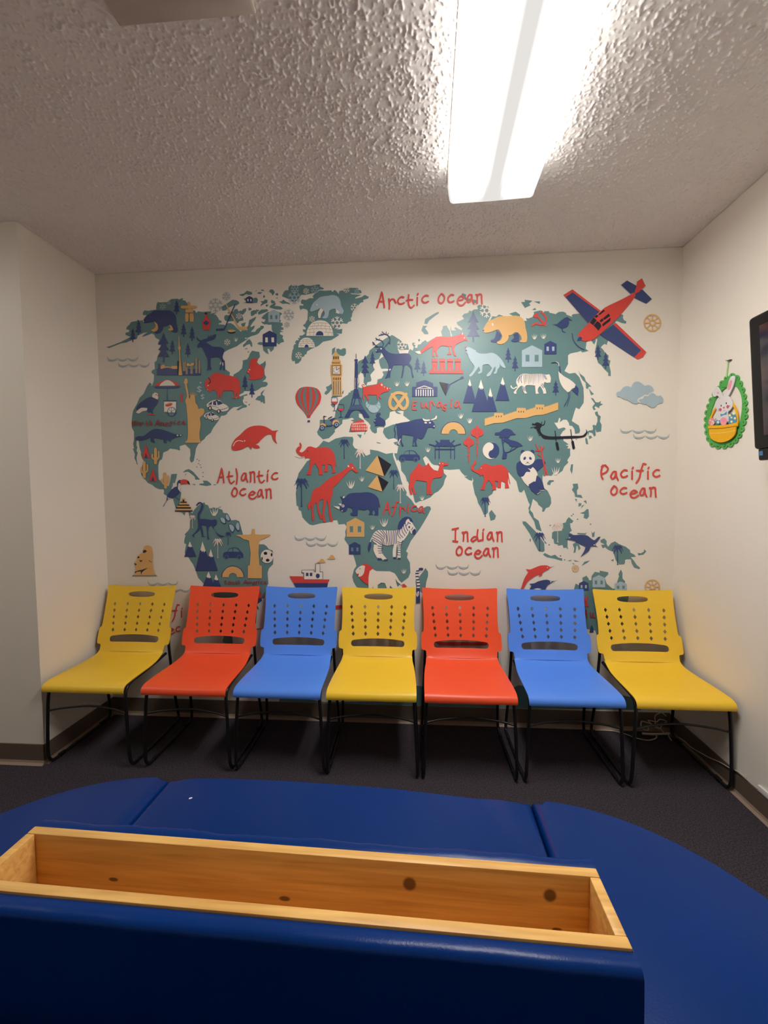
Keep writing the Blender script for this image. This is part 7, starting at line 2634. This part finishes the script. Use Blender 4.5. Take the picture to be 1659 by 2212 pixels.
# ------------------------------------------------------------------ ceiling light
LX, LY, LR = (.5275, -.600, math.radians(-2.1))
light = thing('ceiling_light', 'long fluorescent ceiling light with a glowing wraparound lens', 'ceiling light', (LX, LY, H), LR)
LL = 1.24; W2 = .196
LENS = bpy.data.materials.new('glowing_prismatic_lens'); LENS.use_nodes = True
nt = LENS.node_tree; N = nt.nodes; N.clear()
out = N.new('ShaderNodeOutputMaterial'); em = N.new('ShaderNodeEmission'); nt.links.new(em.outputs[0], out.inputs[0])
tc = N.new('ShaderNodeTexCoord'); sx = N.new('ShaderNodeSeparateXYZ'); nt.links.new(tc.outputs['Object'], sx.inputs[0])
ab = N.new('ShaderNodeMath'); ab.operation = 'ABSOLUTE'; nt.links.new(sx.outputs['X'], ab.inputs[0])
cr = N.new('ShaderNodeValToRGB'); e = cr.color_ramp.elements   # tube pairs glow through the lens, dimmer between and at the sides
while len(e) < 6: e.new(.5)
for q, (p_, v) in zip(e, ((0, 0), (.10, 0), (.17, .012), (.32, .95), (.86, 1), (.955, .14))): q.position = p_; q.color = (v, v, v, 1)
dv = N.new('ShaderNodeMath'); dv.operation = 'DIVIDE'; dv.inputs[1].default_value = W2; nt.links.new(ab.outputs[0], dv.inputs[0]); nt.links.new(dv.outputs[0], cr.inputs['Fac'])
my = N.new('ShaderNodeMapRange'); my.inputs[1].default_value = 0; my.inputs[2].default_value = -.17; my.inputs[3].default_value = .12; my.inputs[4].default_value = 1; my.interpolation_type = 'SMOOTHSTEP'; nt.links.new(sx.outputs['Y'], my.inputs[0])
mm = N.new('ShaderNodeMath'); mm.operation = 'MULTIPLY'; nt.links.new(cr.outputs['Color'], mm.inputs[0]); pw = N.new('ShaderNodeMath'); pw.operation = 'POWER'; pw.inputs[1].default_value = 2.5; nt.links.new(my.outputs[0], pw.inputs[0]); nt.links.new(pw.outputs[0], mm.inputs[1])
ms = N.new('ShaderNodeMath'); ms.operation = 'MULTIPLY'; ms.inputs[1].default_value = 47; nt.links.new(mm.outputs[0], ms.inputs[0])
fl = N.new('ShaderNodeMath'); fl.operation = 'ADD'; fl.inputs[1].default_value = .8      # faint glow of the whole lens
nt.links.new(ms.outputs[0], fl.inputs[0]); nt.links.new(fl.outputs[0], em.inputs['Strength']); em.inputs['Color'].default_value = (1, .965, .92, 1)
sec = [(-W2, -.004), (-W2+.004, -.040), (-W2+.009, -.068), (-W2+.014, -.076), (-W2+.024, -.081), (0, -.083), (W2-.024, -.081), (W2-.014, -.076), (W2-.009, -.068), (W2-.004, -.040), (W2, -.004)]
bm = bmesh.new(); A = [bm.verts.new((x, -.012, z)) for x, z in sec]; B = [bm.verts.new((x, -LL, z)) for x, z in sec]
for i in range(len(sec)-1): bm.faces.new((A[i], A[i+1], B[i+1], B[i]))
obj('lens', bm, LENS, light, smooth=60)
CAPM = mat('white_end_cap', (240, 236, 226), .5)
for y0, y1, cm in ((0, -.012, LENS), (-LL, -LL-.03, CAPM)):
    bm = bmesh.new()
    A = [bm.verts.new((x*1.004, y0, z*1.02)) for x, z in sec]; B = [bm.verts.new((x*1.004, y1, z*1.02)) for x, z in sec]
    k = len(sec)
    for i in range(k): bm.faces.new((A[i], A[(i+1) % k], B[(i+1) % k], B[i]))
    bm.faces.new(A); bm.faces.new(B); obj('end_cap', bm, cm, light, smooth=60)
bm = bmesh.new(); box(bm, -W2-.004, -LL-.02, -.006, W2+.004, -.01, 0); obj('housing', bm, CAPM, light)

# weaker unseen fixture, added to brighten the open left part of the room
fill_light = light.copy(); COL.objects.link(fill_light); fill_light.location = (-2.72, -.92, H); fill_light.rotation_euler = (0, 0, 0)
fill_light['label'] = 'added unseen ceiling light brightening the open left side of the room, outside the alcove'
FILL_LENS = LENS.copy(); FILL_LENS.name = 'added_fill_light_lens'
for nd in FILL_LENS.node_tree.nodes:
    if nd.type == 'EMISSION': nd.inputs['Color'].default_value = (1, .965, .93, 1)
    if nd.type == 'MATH' and nd.operation == 'MULTIPLY' and not nd.inputs[1].is_linked: nd.inputs[1].default_value = 9
for ch in list(light.children):
    c = ch.copy(); COL.objects.link(c); c.parent = fill_light
    if c.data.materials[0] == LENS: c.data = c.data.copy(); c.data.materials[0] = FILL_LENS
# ------------------------------------------------------------------ ceiling vent
VENTM = vary(mat('vent_enamel', (190, 180, 168), .5), 8, .96, 1.03)
vx0, vx1, vy1 = -.700, -.285, -1.335; vl = .415
vent = thing('ceiling_vent', 'square grey air vent cover on the ceiling left of the light', 'vent', ((vx0+vx1)/2, vy1-vl/2, H))
h = vl/2; bm = bmesh.new()
for k, (a, z) in enumerate(((h, 0), (h, -.012), (h-.006, -.016), (h-.060, -.028), (h-.082, -.030), (h-.090, -.004))):
    ring = [bm.verts.new((sx_*a, sy_*a, z)) for sx_, sy_ in ((-1, -1), (1, -1), (1, 1), (-1, 1))]
    if k:
        for i in range(4): bm.faces.new((prev[i], prev[(i+1) % 4], ring[(i+1) % 4], ring[i]))
    prev = ring
obj('vent_frame', bm, VENTM, vent, smooth=25)
for k in range(6):
    y = -h+.115+k*(vl-.23)/5; bm = bmesh.new()
    vs = box(bm, -h+.091, y-.018, -.016, h-.091, y+.018, -.014)
    bmesh.ops.rotate(bm, verts=bm.verts[:], cent=(0, y, -.015), matrix=Matrix.Rotation(math.radians(28), 3, 'X'))
    obj('louvre_blade', bm, VENTM, vent)

# ------------------------------------------------------------------ wall television
TVB = vary(mat('black_tv_plastic', (11, 11, 12), .4, .3), 10, .9, 1.1)
SCR = mat('tv_screen', (8, 8, 10), .12, .6)
nt = SCR.node_tree; N = nt.nodes; b = N['Principled BSDF']; tc = N.new('ShaderNodeTexCoord'); nz = N.new('ShaderNodeTexNoise'); nz.inputs['Scale'].default_value = 7; nz.inputs['Detail'].default_value = 5
nt.links.new(tc.outputs['Object'], nz.inputs['Vector']); rr = N.new('ShaderNodeValToRGB')
for p_, c in ((.35, (.004, .006, .012, 1)), (.5, (.03, .012, .03, 1)), (.6, (.07, .035, .01, 1)), (.72, (.02, .03, .10, 1))): q = rr.color_ramp.elements.new(p_); q.color = c
nt.links.new(nz.outputs['Fac'], rr.inputs['Fac']); nt.links.new(rr.outputs['Color'], b.inputs['Emission Color']); b.inputs['Emission Strength'].default_value = .8
tvh, tvw = .545, .94
tv = thing('television', 'black flat television mounted on the right wall', 'television', (XR-.105, -.722, 1.655))
tv.rotation_euler = (0, math.radians(-4.5), 0)      # top tipped out from the wall
bm = bmesh.new(); box(bm, -.03, -tvw, 0, .03, 0, tvh, .016, 4); obj('tv_body', bm, TVB, tv)
bm = bmesh.new(); box(bm, -.0325, -tvw+.062, .055, -.029, -.060, tvh-.050, .0012); obj('screen', bm, SCR, tv)
bm = bmesh.new(); box(bm, -.026, -tvw+.30, -.047, .02, -.018, .004, .008, 3); ctl = obj('control_panel', bm, TVB, tv)
bm = bmesh.new(); box(bm, -.0272, -.045, -.026, -.0255, -.027, -.008); o = obj('sticker', bm, mat('blue_sticker', (70, 120, 170), .5), ctl); o['label'] = 'small blue sticker'
bm = bmesh.new(); box(bm, .028, -tvw/2-.12, .16, .088, -tvw/2+.12, .38, .004); obj('wall_bracket', bm, STEEL, tv)

# ------------------------------------------------------------------ bunny wall hanging
FM = {k: vary(mat('foam_'+n, c, .6, .3), 9, .95, 1.04) for k, n, c in (('G', 'green', (86, 172, 82)), ('g', 'pale_green', (170, 220, 140)), ('w', 'white', (226, 222, 220)), ('p', 'pink', (244, 160, 176)), ('y', 'yellow', (244, 180, 24)), ('b', 'blue', (86, 150, 184)), ('r', 'rose', (214, 84, 112)), ('k', 'black', (40, 38, 38)), ('c', 'cream', (248, 236, 170)), ('s', 'salmon', (240, 150, 140)), ('d', 'brown', (120, 84, 10)), ('e', 'dark_green', (52, 128, 58)))}
bunny = thing('bunny_wall_hanging', 'green egg-shaped foam hanging of a bunny in a yellow basket on the right wall', 'wall decoration', (XR, -0.372, 1.69))
made = {}
for ln in BUNNY.strip().split('\n'):
    path, kind, c, par, x0, th, *pp = ln.split()
    loops = [[]]
    for t in pp:
        if t == '|': loops.append([]); continue
        a, b_ = t.split(','); loops[-1].append((int(a)/2000, int(b_)/2000))
    bm = bmesh.new(); x0 = -float(x0)/1000; th = float(th)/1000
    if kind[0] == 'S':
        w = float(kind[1:])/1000
        for lp in loops:
            P = catmull(lp, 4) if len(lp) > 2 else [Vector(p) for p in lp]
            n = len(P); L = []; R = []
            for i in range(n):
                t = (P[min(i+1, n-1)]-P[max(i-1, 0)]).normalized(); nn = Vector((-t.y, t.x))*w/2
                L.append(P[i]+nn); R.append(P[i]-nn)
            V = L+R; tr = []
            for i in range(n-1): tr += [[i, n+i, n+i+1], [i, n+i+1, i+1]]
            thick(bm, [Vector((x0, p.x, p.y)) for p in V], tr, lambda i: Vector((-th, 0, 0)))
    else:
        lp = [[(p.x, p.y) for p in catmull(l, 3, True, 70)] for l in loops]
        if kind == 'H': V, tr = sheet(lp[0], lp[1:]); thick(bm, [Vector((x0, p.x, p.y)) for p in V], tr, lambda i: Vector((-th, 0, 0)))
        else:
            for l in lp:
                V, tr = sheet(l); thick(bm, [Vector((x0, p.x, p.y)) for p in V], tr, lambda i: Vector((-th, 0, 0)))
    o = obj(path, bm, FM[c], made[par] if par != '-' else bunny, smooth=30)
    made[path] = o

# ------------------------------------------------------------------ cables in the right corner
CORD = mat('white_cable', (206, 196, 178), .5)
o = None
for name, lab, cat, r, paths in CABLES:
    bm = bmesh.new()
    for rr_, P in paths: tube(bm, [tuple(v/1000 for v in p) for p in P], rr_/1000, 8, 5)
    tag(obj(name, bm, CORD, smooth=60), lab, cat)

# ------------------------------------------------------------------ world, colour management
w = bpy.data.worlds.new('world'); scene.world = w; w.use_nodes = True
w.node_tree.nodes['Background'].inputs['Color'].default_value = (.02, .02, .02, 1)
vs = scene.view_settings
vs.view_transform = 'Standard'; vs.look = 'None'; vs.gamma = 1; vs.use_curve_mapping = False; vs.exposure = 0
